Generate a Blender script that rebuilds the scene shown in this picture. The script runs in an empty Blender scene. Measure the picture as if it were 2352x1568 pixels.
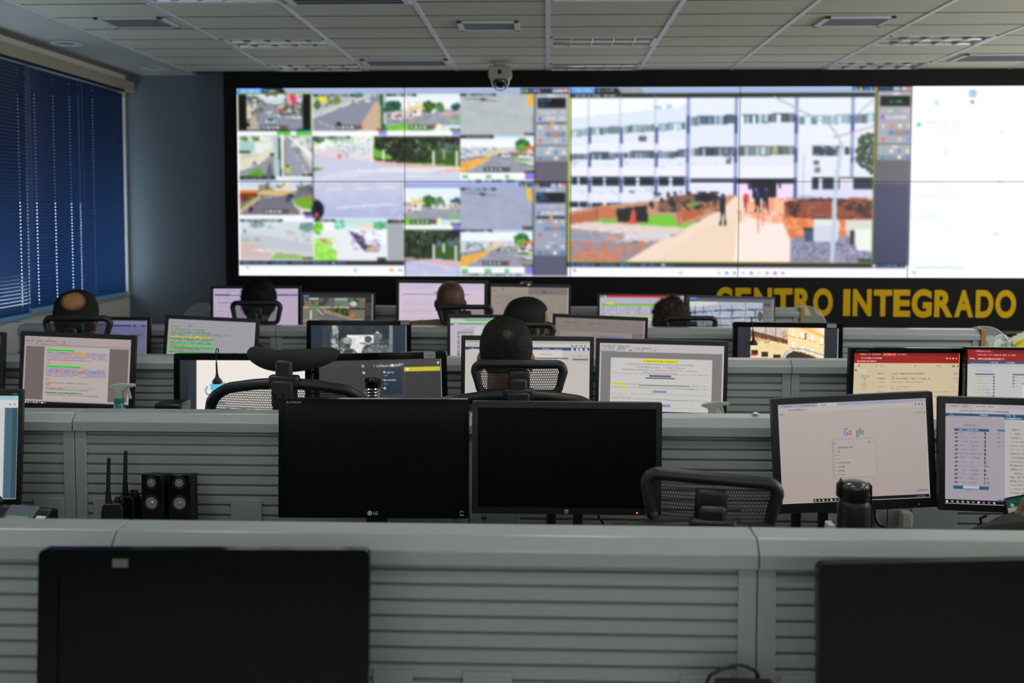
import bpy, bmesh, math, random
import numpy as np
from mathutils import Vector, Matrix, noise

random.seed(7)
rng = np.random.RandomState(11)
scene = bpy.context.scene
COL = scene.collection

# ------------------------------------------------------------------ camera
F_PX = 2286.7            # 35 mm lens on a 36 mm wide sensor, 2352 px across
CX, CY = 1176.0, 612.0   # principal point (the photo is cropped: lens shift)
CAM = Vector((0.0, 0.0, 1.70))
YAW, PITCH, ROLL = math.radians(2.03), math.radians(3.1), 0.00115
RC = Matrix.Rotation(YAW, 3, 'Z') @ Matrix.Rotation(math.radians(90) - PITCH, 3, 'X') @ Matrix.Rotation(ROLL, 3, 'Z')
cam_data = bpy.data.cameras.new('camera')
cam_data.lens = 35.0
cam_data.sensor_width = 36.0
cam_data.shift_y = -(784.0 - CY) / 2352.0
cam_data.clip_start = 0.05
cam_data.dof.use_dof = True
cam_data.dof.focus_distance = 3.15
cam_data.dof.aperture_fstop = 2.9
cam = bpy.data.objects.new('camera', cam_data)
cam.matrix_world = Matrix.Translation(CAM) @ RC.to_4x4()
COL.objects.link(cam)
scene.camera = cam

# ------------------------------------------------------------------ colour management, world, lights
scene.view_settings.view_transform = 'Standard'
scene.view_settings.look = 'None'
scene.view_settings.gamma = 1.0
scene.view_settings.use_curve_mapping = False
scene.view_settings.exposure = 0.0
scene.cycles.use_denoising = True
scene.cycles.max_bounces = 7
scene.cycles.diffuse_bounces = 4
scene.cycles.glossy_bounces = 3
scene.cycles.transparent_max_bounces = 12
scene.cycles.sample_clamp_indirect = 4.0

world = bpy.data.worlds.new('daylight')
scene.world = world
world.use_nodes = True
wb = world.node_tree.nodes['Background']
wb.inputs[0].default_value = (0.62, 0.78, 1.0, 1)
wb.inputs[1].default_value = 0.6

ROOM = dict(xl=-3.177, xr=4.6, yf=-3.2, yb=7.45, zc=2.731)

def area_light(name, loc, rot, sx, sy, power, color):
    l = bpy.data.lights.new(name, 'AREA')
    l.shape = 'RECTANGLE'; l.size = sx; l.size_y = sy
    l.energy = power; l.color = color
    o = bpy.data.objects.new(name, l)
    o.location = loc; o.rotation_euler = rot
    COL.objects.link(o)
    return o

R = math.radians
# daylight entering through the windows of the rear wall, behind the camera
area_light('rear_window_daylight', (0.6, -3.1, 1.85), (R(90), 0, 0), 6.4, 1.5, 50, (1.0, 1.0, 0.97))
# daylight outside the left windows, shining in on the blinds
area_light('side_window_daylight', (-3.80, 5.7, 1.22), (0, R(-90), 0), 1.1, 4.8, 85, (0.70, 0.85, 1.0))
# added light by the windowless right wall, out of view, brightening caps and lettering
area_light('added_right_light', (4.5, 3.4, 2.0), (0, R(78), 0), 1.1, 6.0, 120, (1.0, 1.0, 0.97))

# added overhead lights above the nearer rows, unseen, to brighten the partition tops
for lx in (-1.644, .329, 2.301):
    for ly, pw in ((.71, 3.6), (2.06, 5.4), (3.41, 6.6)):
        area_light('added_overhead_light', (lx, ly, 2.715), (0, 0, 0), .58, .28, pw, (1.0, 0.98, 0.92))

def ray(px, py):
    d = RC @ Vector(((px - CX) / F_PX, -(py - CY) / F_PX, -1.0))
    return d

def P(px, py, Y):
    """world point on the plane y = Y seen at photo pixel (px, py)"""
    d = ray(px, py)
    return CAM + d * ((Y - CAM.y) / d.y)

def PZ(px, py, Z):
    d = ray(px, py)
    return CAM + d * ((Z - CAM.z) / d.z)

RCT = RC.transposed()
def proj(p):
    v = RCT @ (Vector(p) - CAM)
    return CX + F_PX * v.x / -v.z, CY - F_PX * v.y / -v.z

# ------------------------------------------------------------------ helpers
def lin(c):
    c = c / 255.0
    return c / 12.92 if c <= 0.04045 else ((c + 0.055) / 1.055) ** 2.4

def srgb(r, g, b):
    return (lin(r), lin(g), lin(b), 1.0)

MATS = {}
def mat(name, col=(0.5, 0.5, 0.5), rough=0.5, metal=0.0, spec=0.5, emit=None, estr=0.0, coat=0.0,
        noise_s=0.0, noise_a=0.0, bump=0.0, trans=0.0, alpha=1.0, ior=1.45, rvar=0.0):
    if name in MATS:
        return MATS[name]
    m = bpy.data.materials.new(name)
    m.use_nodes = True
    nt = m.node_tree
    b = nt.nodes['Principled BSDF']
    c4 = (col[0], col[1], col[2], 1.0)
    b.inputs['Base Color'].default_value = c4
    b.inputs['Roughness'].default_value = rough
    b.inputs['Metallic'].default_value = metal
    b.inputs['Specular IOR Level'].default_value = spec
    b.inputs['Coat Weight'].default_value = coat
    b.inputs['Transmission Weight'].default_value = trans
    b.inputs['Alpha'].default_value = alpha
    b.inputs['IOR'].default_value = ior
    if emit is not None:
        b.inputs['Emission Color'].default_value = (emit[0], emit[1], emit[2], 1)
        b.inputs['Emission Strength'].default_value = estr
    if noise_s > 0:
        tc = nt.nodes.new('ShaderNodeTexCoord')
        n = nt.nodes.new('ShaderNodeTexNoise')
        n.inputs['Scale'].default_value = noise_s
        n.inputs['Detail'].default_value = 4
        nt.links.new(tc.outputs['Object'], n.inputs['Vector'])
        if noise_a > 0:
            mx = nt.nodes.new('ShaderNodeMix'); mx.data_type = 'RGBA'
            mx.inputs['A'].default_value = (col[0] * (1 - noise_a), col[1] * (1 - noise_a), col[2] * (1 - noise_a), 1)
            mx.inputs['B'].default_value = (min(1, col[0] * (1 + noise_a)), min(1, col[1] * (1 + noise_a)), min(1, col[2] * (1 + noise_a)), 1)
            nt.links.new(n.outputs['Fac'], mx.inputs['Factor'])
            nt.links.new(mx.outputs['Result'], b.inputs['Base Color'])
        if bump > 0:
            bp = nt.nodes.new('ShaderNodeBump')
            bp.inputs['Strength'].default_value = bump
            bp.inputs['Distance'].default_value = 0.002
            nt.links.new(n.outputs['Fac'], bp.inputs['Height'])
            nt.links.new(bp.outputs['Normal'], b.inputs['Normal'])
        if rvar > 0:
            mr = nt.nodes.new('ShaderNodeMapRange')
            mr.inputs['To Min'].default_value = max(0.02, rough - rvar)
            mr.inputs['To Max'].default_value = rough + rvar
            nt.links.new(n.outputs['Fac'], mr.inputs['Value'])
            nt.links.new(mr.outputs['Result'], b.inputs['Roughness'])
    MATS[name] = m
    return m

class MB:
    """collects shapes, then links them as ONE mesh object"""
    def __init__(s):
        s.v = []; s.f = []
    def add(s, vs, fs, M=None):
        o = len(s.v)
        for p in vs:
            p = Vector(p)
            s.v.append(tuple(M @ p) if M is not None else tuple(p))
        for f in fs:
            s.f.append(tuple(i + o for i in f))
        return s
    def box(s, c, d, M=None):
        x, y, z = d[0] / 2, d[1] / 2, d[2] / 2
        vs = [(c[0] + i * x, c[1] + j * y, c[2] + k * z) for i in (-1, 1) for j in (-1, 1) for k in (-1, 1)]
        fs = [(0, 1, 3, 2), (4, 6, 7, 5), (0, 4, 5, 1), (2, 3, 7, 6), (0, 2, 6, 4), (1, 5, 7, 3)]
        return s.add(vs, fs, M)
    def bx(s, x0, x1, y0, y1, z0, z1, M=None):
        return s.box(((x0 + x1) / 2, (y0 + y1) / 2, (z0 + z1) / 2), (abs(x1 - x0), abs(y1 - y0), abs(z1 - z0)), M)
    def prism(s, prof, axis, a, b, M=None):
        """prof: list of 2D points, extruded along axis from a to b. axis 'x': prof=(y,z); 'y': (x,z); 'z': (x,y)"""
        n = len(prof)
        def mk(p, t):
            return {'x': (t, p[0], p[1]), 'y': (p[0], t, p[1]), 'z': (p[0], p[1], t)}[axis]
        vs = [mk(p, a) for p in prof] + [mk(p, b) for p in prof]
        fs = [tuple(range(n))[::-1], tuple(range(n, 2 * n))]
        for i in range(n):
            j = (i + 1) % n
            fs.append((i, j, n + j, n + i))
        return s.add(vs, fs, M)
    def tube(s, pts, r, n=10, closed=False, M=None, rz=None, cap=True):
        """sweep an elliptical section along pts; r number or list; rz second radius (list or number)"""
        pts = [Vector(p) for p in pts]
        m = len(pts)
        rr = r if isinstance(r, (list, tuple)) else [r] * m
        r2 = rr if rz is None else (rz if isinstance(rz, (list, tuple)) else [rz] * m)
        up = Vector((0, 0, 1))
        tang = []
        for i in range(m):
            if closed:
                t = pts[(i + 1) % m] - pts[i - 1]
            else:
                t = pts[min(i + 1, m - 1)] - pts[max(i - 1, 0)]
            tang.append(t.normalized() if t.length > 1e-9 else up)
        nrm = up if abs(tang[0].dot(up)) < 0.9 else Vector((0, 1, 0))
        vs = []
        for i in range(m):
            t = tang[i]
            nrm = (nrm - t * nrm.dot(t))
            nrm = nrm.normalized() if nrm.length > 1e-6 else t.orthogonal().normalized()
            bn = t.cross(nrm)
            for k in range(n):
                a = 2 * math.pi * k / n
                vs.append(pts[i] + bn * (math.cos(a) * rr[i]) + nrm * (math.sin(a) * r2[i]))
        fs = []
        for i in range(m if closed else m - 1):
            j = (i + 1) % m
            for k in range(n):
                l = (k + 1) % n
                fs.append((i * n + k, i * n + l, j * n + l, j * n + k))
        if not closed and cap:
            fs.append(tuple(range(n))[::-1]); fs.append(tuple(range((m - 1) * n, m * n)))
        return s.add(vs, fs, M)
    def cyl(s, a, b, r, n=16, r2=None, M=None):
        return s.tube([a, b], [r, r if r2 is None else r2], n, M=M)
    def lathe(s, prof, n=24, c=(0, 0, 0), M=None):
        """prof: list of (r, z) turned about z"""
        vs = []; fs = []
        for r, z in prof:
            for k in range(n):
                a = 2 * math.pi * k / n
                vs.append((c[0] + r * math.cos(a), c[1] + r * math.sin(a), c[2] + z))
        for i in range(len(prof) - 1):
            for k in range(n):
                l = (k + 1) % n
                fs.append((i * n + k, i * n + l, (i + 1) * n + l, (i + 1) * n + k))
        fs.append(tuple(range(n))[::-1]); m = (len(prof) - 1) * n
        fs.append(tuple(range(m, m + n)))
        return s.add(vs, fs, M)
    def ell(s, c, r, nu=20, nv=12, M=None):
        vs = []; fs = []
        for i in range(nv + 1):
            th = math.pi * i / nv
            for k in range(nu):
                a = 2 * math.pi * k / nu
                vs.append((c[0] + r[0] * math.sin(th) * math.cos(a), c[1] + r[1] * math.sin(th) * math.sin(a), c[2] + r[2] * math.cos(th)))
        for i in range(nv):
            for k in range(nu):
                l = (k + 1) % nu
                fs.append((i * nu + k, (i + 1) * nu + k, (i + 1) * nu + l, i * nu + l))
        return s.add(vs, fs, M)
    def build(s, name, m, parent=None, smooth=False, bevel=0.0, seg=2, sharp=40, clean=False):
        me = bpy.data.meshes.new(name)
        me.from_pydata(s.v, [], s.f)
        if clean:
            bm = bmesh.new(); bm.from_mesh(me)
            bmesh.ops.remove_doubles(bm, verts=bm.verts, dist=1e-6)
            bmesh.ops.recalc_face_normals(bm, faces=bm.faces)
            bm.to_mesh(me); bm.free()
        me.materials.append(m)
        if smooth or bevel > 0:
            me.shade_smooth(); me.set_sharp_from_angle(angle=math.radians(sharp))
        me.update()
        o = bpy.data.objects.new(name, me)
        COL.objects.link(o)
        if parent is not None:
            o.parent = parent
        if bevel > 0:
            md = o.modifiers.new('bevel', 'BEVEL')
            md.width = bevel; md.segments = seg; md.limit_method = 'ANGLE'; md.angle_limit = math.radians(35)
            md.harden_normals = False
        return o

def tag(o, label=None, cat=None, group=None, kind=None):
    if label: o['label'] = label
    if cat: o['category'] = cat
    if group: o['group'] = group
    if kind: o['kind'] = kind
    return o

def thing(name, label, cat, loc=(0, 0, 0), rz=0.0, group=None):
    o = bpy.data.objects.new(name, None)
    o.empty_display_size = 0.05
    COL.objects.link(o)
    o.location = loc; o.rotation_euler = (0, 0, rz)
    return tag(o, label, cat, group)

def struct(name, mb, m, **k):
    return tag(mb.build(name, m, **k), kind='structure')

def text_mesh(s, size=1.0, offset=0.0, extrude=0.0, align='LEFT', res=3):
    cu = bpy.data.curves.new('txt', 'FONT')
    cu.body = s; cu.size = size; cu.offset = offset; cu.extrude = extrude; cu.align_x = align
    cu.resolution_u = res
    ob = bpy.data.objects.new('txt', cu)
    COL.objects.link(ob)
    dg = bpy.context.evaluated_depsgraph_get(); dg.update()
    me = bpy.data.meshes.new_from_object(ob.evaluated_get(dg))
    bpy.data.objects.remove(ob); bpy.data.curves.remove(cu)
    return me

def copy_tree(o, parent=None):
    c = o.copy(); COL.objects.link(c); c.parent = parent
    for ch in o.children:
        copy_tree(ch, c)
    return c
# ================================================================== the room
H_CEIL = ROOM['zc']; XL, XR, YF, YB = ROOM['xl'], ROOM['xr'], ROOM['yf'], ROOM['yb']
YS = 7.30                                            # face of the video wall
m_wall = mat('wall_paint', srgb(150, 152, 152), 0.6, noise_s=3, noise_a=0.03, bump=0.05)
m_cream = mat('pelmet_paint', srgb(150, 146, 128), 0.6, noise_s=3, noise_a=0.03)
m_floor = mat('floor_vinyl', srgb(176, 174, 166), 0.45, noise_s=6, noise_a=0.08)
m_tile = mat('ceiling_plank', srgb(198, 196, 180), 0.75, noise_s=60, noise_a=0.035, bump=0.15)
m_gyp = mat('ceiling_gypsum', srgb(172, 172, 168), 0.7, noise_s=3, noise_a=0.03)
m_runner = mat('ceiling_runner', srgb(206, 208, 212), 0.4)
m_dark = mat('dark_gap', srgb(24, 24, 24), 0.8)

struct('floor', MB().bx(XL - .2, XR + .2, YF - .2, YB + .2, -.08, 0), m_floor)

# ceiling: plank tiles between runners, gypsum margin along the left wall
PITCH_X = 0.6575
K0, K1 = -4, 7
ceil = MB()
y = YS - 0.015
rows = []
while y > YF:
    rows.append((y - 0.3370, y)); y -= 0.3370
mods = {}
fix = []   # (col, row index, kind)
def row_of(ymid):
    for i, (a, b) in enumerate(rows):
        if a <= ymid < b: return i
# luminaires fill one cell (one column, one plank)
LUM = {(-3, row_of(6.10)), (-3, row_of(7.1)), (-3, row_of(4.75)),
       (0, row_of(6.15)), (0, row_of(7.1)), (0, row_of(4.75)),
       (3, row_of(6.10)), (3, row_of(7.1)), (3, row_of(4.75)),
       (-3, row_of(3.4)), (0, row_of(3.4)), (3, row_of(3.4)), (-3, row_of(2.0)), (0, row_of(2.0)), (3, row_of(2.0)), (-3, row_of(.7)), (0, row_of(.7)), (3, row_of(.7))}
g = 0.0045
for k in range(K0, K1):
    for i, (a, b) in enumerate(rows):
        if (k, i) in LUM: continue
        ceil.bx(k * PITCH_X + .011, (k + 1) * PITCH_X - .011, a + g, b - g, H_CEIL, H_CEIL + .02)
struct('ceiling', ceil, m_tile)
struct('ceiling_slab', MB().bx(XL - .2, XR + .2, YF - .2, YB + .2, H_CEIL + .17, H_CEIL + .25), m_dark)
struct('ceiling_margin', MB().bx(XL - .2, K0 * PITCH_X - .006, YF, YB + .2, H_CEIL - .004, H_CEIL + .05), m_gyp)
jn = MB()
for i, (a, b) in enumerate(rows):
    for k in range(K0, K1):
        if (k, i) in LUM or (k, i - 1) in LUM: continue
        jn.bx(k * PITCH_X + .0125, (k + 1) * PITCH_X - .0125, b - .0045, b + .0045, H_CEIL - .0018, H_CEIL + .001)
struct('ceiling_joint', jn, mat('joint_grey', srgb(78, 78, 74), .8))
rn = MB()
for k in range(K0, K1 + 1):
    w = .006 if k == K0 else .0125
    rn.bx(k * PITCH_X - w, k * PITCH_X + w, YF, YS + .02, H_CEIL - .004, H_CEIL + .022)
struct('ceiling_runner', rn, m_runner)

# fixtures in the ceiling
m_lumf = mat('luminaire_frame', srgb(205, 208, 212), 0.35)
m_lumr = mat('luminaire_reflector', (0.78, 0.79, 0.76), 0.13, metal=1.0)
m_tube = mat('lamp_tube_off', srgb(215, 216, 205), 0.25, coat=0.4)
m_tube_added = mat('added_lamp_tube', (.9, .9, .85), .3, emit=(1, .97, .88), estr=3.0)  # glowing tubes for the added overhead lights, out of view
def luminaire(k, i, label):
    a, b = rows[i]
    x0, x1 = k * PITCH_X + .014, (k + 1) * PITCH_X - .014
    cx, cy = (x0 + x1) / 2, (a + b) / 2
    t = thing('ceiling_light', label, 'ceiling light', (cx, cy, H_CEIL), 0, 'louvred ceiling lights')
    hx, hy = (x1 - x0) / 2, (b - a) / 2 - .003
    fr = MB()
    fr.bx(-hx, -hx + .016, -hy, hy, -.004, .07); fr.bx(hx - .016, hx, -hy, hy, -.004, .07)
    fr.bx(-hx, hx, -hy, -hy + .010, -.004, .07); fr.bx(-hx, hx, hy - .010, hy, -.004, .07)
    fr.bx(-hx, hx, -hy, hy, .07, .078)
    fr.build('frame', m_lumf, t)
    # two parabolic troughs
    rf = MB()
    for s in (-1, 1):
        cyy = s * (hy / 2 - .003)
        n = 10; ww = hy / 2 - .008
        pts = [(cyy + ww * math.cos(math.pi * j / n), .058 * math.sin(math.pi * j / n) + .004) for j in range(n + 1)]
        vs = [(-hx + .018, p[0], p[1]) for p in pts] + [(hx - .018, p[0], p[1]) for p in pts]
        rf.add(vs, [(j, j + 1, n + 2 + j, n + 1 + j) for j in range(n)])
    rf.build('reflector', m_lumr, t, smooth=True, sharp=80)
    lv = MB()
    nb = 5
    for j in range(1, nb):
        x = -hx + 2 * hx * j / nb
        lv.bx(x - .0012, x + .0012, -hy + .01, hy - .01, -.003, .030)
    lv.bx(-hx, hx, -.0035, .0035, -.003, .03)
    lv.build('louvre', m_lumr, t)
    for s in (-1, 1):
        MB().cyl((-hx + .02, s * (hy / 2 - .003), .036), (hx - .02, s * (hy / 2 - .003), .036), .008, 12).build('lamp_tube', m_tube if 'unlit' in label else m_tube_added, t, smooth=True)
    return t
LL = {-3: 'in the left column', 0: 'in the middle column', 3: 'in the right column'}
LR = {row_of(7.1): 'nearest the video wall', row_of(6.10): 'one step back from the video wall', row_of(4.75): 'cut by the top of the picture',
      row_of(3.4): 'overhead, above the desk rows', row_of(2.0): 'overhead, near the camera', row_of(.7): 'overhead, closest to the camera'}
for (k, i) in sorted(LUM):
    luminaire(k, i, '%s louvred ceiling light %s, %s' % ('lit' if 'overhead' in LR[i] else 'unlit', LL[k], LR[i]))

m_vent = mat('vent_metal', srgb(190, 194, 198), 0.4)
def vent(x0, x1, y0, y1, label, n=6, name='ceiling_vent', slot=False):
    cx, cy = (x0 + x1) / 2, (y0 + y1) / 2
    t = thing(name, label, 'air vent', (cx, cy, H_CEIL))
    hx, hy = (x1 - x0) / 2, (y1 - y0) / 2
    w = .022 if not slot else .009
    fr = MB()
    e = .03 if not slot else .035
    fr.bx(-hx, -hx + e, -hy, hy, -.012, -.001); fr.bx(hx - e, hx, -hy, hy, -.012, -.001)
    fr.bx(-hx, hx, -hy, -hy + w, -.012, -.001); fr.bx(-hx, hx, hy - w, hy, -.012, -.001)
    fr.build('frame', m_vent, t, bevel=.002)
    MB().bx(-hx + e, hx - e, -hy + w, hy - w, -.002, -.001).build('backing', m_dark, t)
    sl = MB()
    for j in range(n):
        yy = -hy + w + (2 * hy - 2 * w) * (j + .5) / n
        M = Matrix.Translation((0, yy, -.006)) @ Matrix.Rotation(R(35), 4, 'X')
        sl.box((0, 0, 0), (2 * hx - 2 * e, (2 * hy - 2 * w) / n * .55, .0015), M)
    sl.build('vent_slat', m_vent, t)
vent(-.495, -.155, 5.41, 5.66, 'small square air vent left of the middle runner, above the dome camera')
vent(1.455, 1.825, 5.34, 5.60, 'small square air vent right of the centre, above the large building picture')
vent(-2.41, -2.04, 5.25, 5.53, 'grey square air vent at the far left, above the blinds')
vent(-1.27, -.67, 6.74, 6.99, 'long slot diffuser near the wall, left of the dome camera', 4, 'slot_diffuser', True)
vent(-1.27, -.67, 4.70, 4.95, 'long slot diffuser at the top edge, left of the centre', 4, 'slot_diffuser', True)
vent(2.70, 3.27, 6.62, 6.90, 'long slot diffuser at the far right near the wall', 4, 'slot_diffuser', True)
vent(1.36, 1.93, 4.62, 4.90, 'long slot diffuser at the top edge, right of the centre', 4, 'slot_diffuser', True)
# downlights in the gypsum margin
def downlight(x, y, label):
    t = thing('downlight', label, 'ceiling light', (x, y, H_CEIL - .004), 0, 'downlights in the plaster margin')
    ring = MB(); n = 28
    pr = [(.085, 0), (.095, -.004), (.09, -.009), (.068, -.009), (.062, 0)]
    vs = []; fs = []
    for r, z in pr:
        for k in range(n):
            a = 2 * math.pi * k / n; vs.append((r * math.cos(a), r * math.sin(a), z))
    for i in range(len(pr) - 1):
        for k in range(n):
            l = (k + 1) % n; fs.append((i * n + k, i * n + l, (i + 1) * n + l, (i + 1) * n + k))
    ring.add(vs, fs).build('ring', m_vent, t, smooth=True)
    MB().lathe([(.062, -.001), (.05, -.004), (.02, -.006), (.001, -.0065)], 24).build('lens', m_lumr, t, smooth=True)
downlight(-2.93, 6.02, 'round recessed downlight in the plaster margin above the blinds')
downlight(-2.80, 7.05, 'round recessed downlight in the plaster margin near the far corner')

# walls -------------------------------------------------------------
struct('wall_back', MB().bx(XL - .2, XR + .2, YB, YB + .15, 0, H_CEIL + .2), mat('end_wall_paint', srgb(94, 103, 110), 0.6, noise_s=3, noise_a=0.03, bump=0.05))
struct('wall_right', MB().bx(XR, XR + .15, YF, YB, 0, H_CEIL + .2), m_wall)
# rear wall behind the camera with one wide window opening
rw = MB(); y0, y1 = YF - .15, YF
rw.bx(XL - .2, XR + .2, y0, y1, 0, 1.05); rw.bx(XL - .2, XR + .2, y0, y1, 2.62, H_CEIL + .2)
rw.bx(XL - .2, -2.7, y0, y1, 1.05, 2.62); rw.bx(3.9, XR + .2, y0, y1, 1.05, 2.62)
struct('wall_rear', rw, m_wall)
# left wall with a long window opening (z 1.10 - 2.62)
WZ0, WZ1, WY0, WY1 = 1.075, 2.56, -1.0, 7.425
lw = MB(); x0, x1 = XL - .16, XL
lw.bx(x0, x1, YF, YB, 0, WZ0); lw.bx(x0, x1, YF, YB, WZ1, H_CEIL + .2)
lw.bx(x0, x1, YF, WY0, WZ0, WZ1); lw.bx(x0, x1, WY1, YB, WZ0, WZ1)
struct('wall_left', lw, mat('side_wall_paint', srgb(196, 196, 188), 0.6, noise_s=3, noise_a=0.03, bump=0.05))
struct('trim_1', MB().bx(XL + .001, XL + .07, YF, YB - .002, 2.600, 2.672), m_cream)    # pelmet above the blinds
struct('trim_2', MB().bx(XL - .155, XL + .012, WY0, WY1, WZ0 - .022, WZ0 + .004), m_cream)      # sill
m_alu = mat('window_aluminium', srgb(170, 174, 176), 0.35, metal=0.6)
m_glass = mat('window_glass', (0.9, 0.95, 0.95), 0.02, trans=1.0, ior=1.05)
def window(n, ya, yb):
    f = MB(); x0, x1 = XL - .12, XL - .09
    for (a, b, c, d) in ((ya, ya + .04, WZ0, WZ1), (yb - .04, yb, WZ0, WZ1), (ya, yb, WZ0, WZ0 + .04), (ya, yb, WZ1 - .04, WZ1), ((ya + yb) / 2 - .02, (ya + yb) / 2 + .02, WZ0, WZ1)):
        f.bx(x0, x1, a, b, c, d)
    w = struct('window_%d' % n, f, m_alu)
    MB().bx(XL - .107, XL - .103, ya + .03, yb - .03, WZ0 + .03, WZ1 - .03).build('window_pane', m_glass, w)
for n, (a, b) in enumerate(((5.0, 7.42), (3.0, 5.0), (1.0, 3.0), (-1.0, 1.0))):
    window(n + 1, a, b)
# eave over the outside of the left windows: keeps the upper panes dark
struct('ceiling_eave', MB().bx(XL - 4.3, XL - .17, YF, YB + .3, 2.62, 2.70), mat('eave_paint', srgb(44, 40, 36), 0.8))

# blinds -------------------------------------------------------------
def blue_blind_mat():
    m = bpy.data.materials.new('blind_slat_blue'); m.use_nodes = True
    nt = m.node_tree; nt.nodes.clear()
    out = nt.nodes.new('ShaderNodeOutputMaterial')
    b = nt.nodes.new('ShaderNodeBsdfPrincipled')
    b.inputs['Base Color'].default_value = srgb(6, 18, 46)
    b.inputs['Roughness'].default_value = 0.35
    tr = nt.nodes.new('ShaderNodeBsdfTranslucent'); tr.inputs[0].default_value = srgb(56, 104, 176)
    mx = nt.nodes.new('ShaderNodeMixShader'); mx.inputs[0].default_value = 0.085
    nt.links.new(b.outputs[0], mx.inputs[1]); nt.links.new(tr.outputs[0], mx.inputs[2]); nt.links.new(mx.outputs[0], out.inputs[0])
    return m
m_blind = blue_blind_mat()
m_rail = mat('blind_rail', srgb(110, 165, 215), 0.3)
m_cordm = mat('blind_cord', srgb(90, 110, 140), 0.6)
def blind(ya, yb, zb, ang, holes, label, cords=()):
    """venetian blind hanging in front of the left window from ya to yb"""
    t = thing('venetian_blind', label, 'window blind', (XL + .045, (ya + yb) / 2, zb), 0, 'blue venetian blinds on the left wall')
    L = yb - ya; zt = 2.612 - zb
    MB().bx(-.02, .02, -L / 2, L / 2, zt - .03, zt - .003).build('head_rail', m_blind, t, bevel=.003)
    MB().bx(-.013, .013, -L / 2, L / 2, -.004, .022).build('bottom_rail', m_rail, t, bevel=.004)
    sl = MB(); pitch = .0212; W = .0125
    ca, sa = math.cos(ang), math.sin(ang)
    hs = [-L / 2 + L * h for h in holes]
    edges = [-L / 2 + .0003]
    for h in hs: edges += [h - .0024, h + .0024]
    edges.append(L / 2 - .0003)
    n = int((zt - .05) / pitch)
    for i in range(n):
        z = .028 + i * pitch
        prof = [(-W, 0.0), (-W * .22, .0018), (W * .22, .0018), (W, 0.0)]
        pr = [(p[0] * ca - p[1] * sa, p[0] * sa + p[1] * ca) for p in prof]
        vs = []; fs = []
        for e in edges:
            for p in pr: vs.append((p[0], e, z + p[1]))
        for c in range(len(edges) - 1):
            for r in range(3):
                if c % 2 == 1 and r == 1 and len(hs): continue
                o = c * 4 + r
                fs.append((o, o + 1, o + 5, o + 4))
        sl.add(vs, fs)
    sl.build('slat', m_blind, t, smooth=True, sharp=60)
    for h in cords:
        yy = -L / 2 + L * h
        MB().tube([(.018, yy, zt - .03), (.021, yy, zt * .5), (.019, yy, .02)], .0013, 6).build('pull_cord', m_cordm, t)
BA = R(80)
blind(5.05, 5.9100, 1.07, R(64), (.22, .90), 'blue venetian blind at the left edge with half-open slats and pale bottom rail', (.975,))
blind(5.9105, 6.5880, 1.09, BA, (.16, .5, .82), 'blue venetian blind in the middle with closed slats and dotted cord holes', (.015,))
blind(6.5885, 7.285, 1.09, R(76), (.3, .75), 'blue venetian blind in the corner beside the dark end wall', (.02,))
blind(3.9, 5.04, 1.07, R(60), (.2, .5, .8), 'blue venetian blind nearest the camera, outside the left edge of the picture')

# dome camera hanging in front of the video wall
dc = thing('dome_camera', 'beige ceiling camera with a white U-shaped guard hanging above the video wall', 'security camera', (P(1149, 165, 6.9).x, 6.9, H_CEIL))
m_beige = mat('camera_housing', srgb(150, 146, 136), 0.5)
MB().bx(-.045, .045, -.03, .03, -.045, .004).build('bracket', m_beige, dc, bevel=.006)
hb = MB()
hb.prism([(-.076, -.030), (.076, -.030), (.080, -.085), (.078, -.108), (.045, -.120), (-.045, -.120), (-.078, -.108), (-.080, -.085)], 'y', -.055, .055)
hb.build('housing', m_beige, dc, bevel=.006)
MB().box((0, -.056, -.072), (.024, .004, .03)).build('sensor_window', m_dark, dc)
gu = [(-.066, 0, -.106)] + [(.058 * math.cos(math.pi + math.pi * i / 12), 0, -.13 + .062 * math.sin(math.pi + math.pi * i / 12)) for i in range(13)] + [(.066, 0, -.106)]
MB().tube(gu, .0055, 8).build('guard', mat('guard_white', srgb(215, 220, 225), .3), dc, smooth=True)
MB().ell((0, 0, -.125), (.046, .046, .052)).build('dome', mat('dome_smoke', srgb(14, 15, 18), .08, spec=.6), dc, smooth=True)
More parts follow.
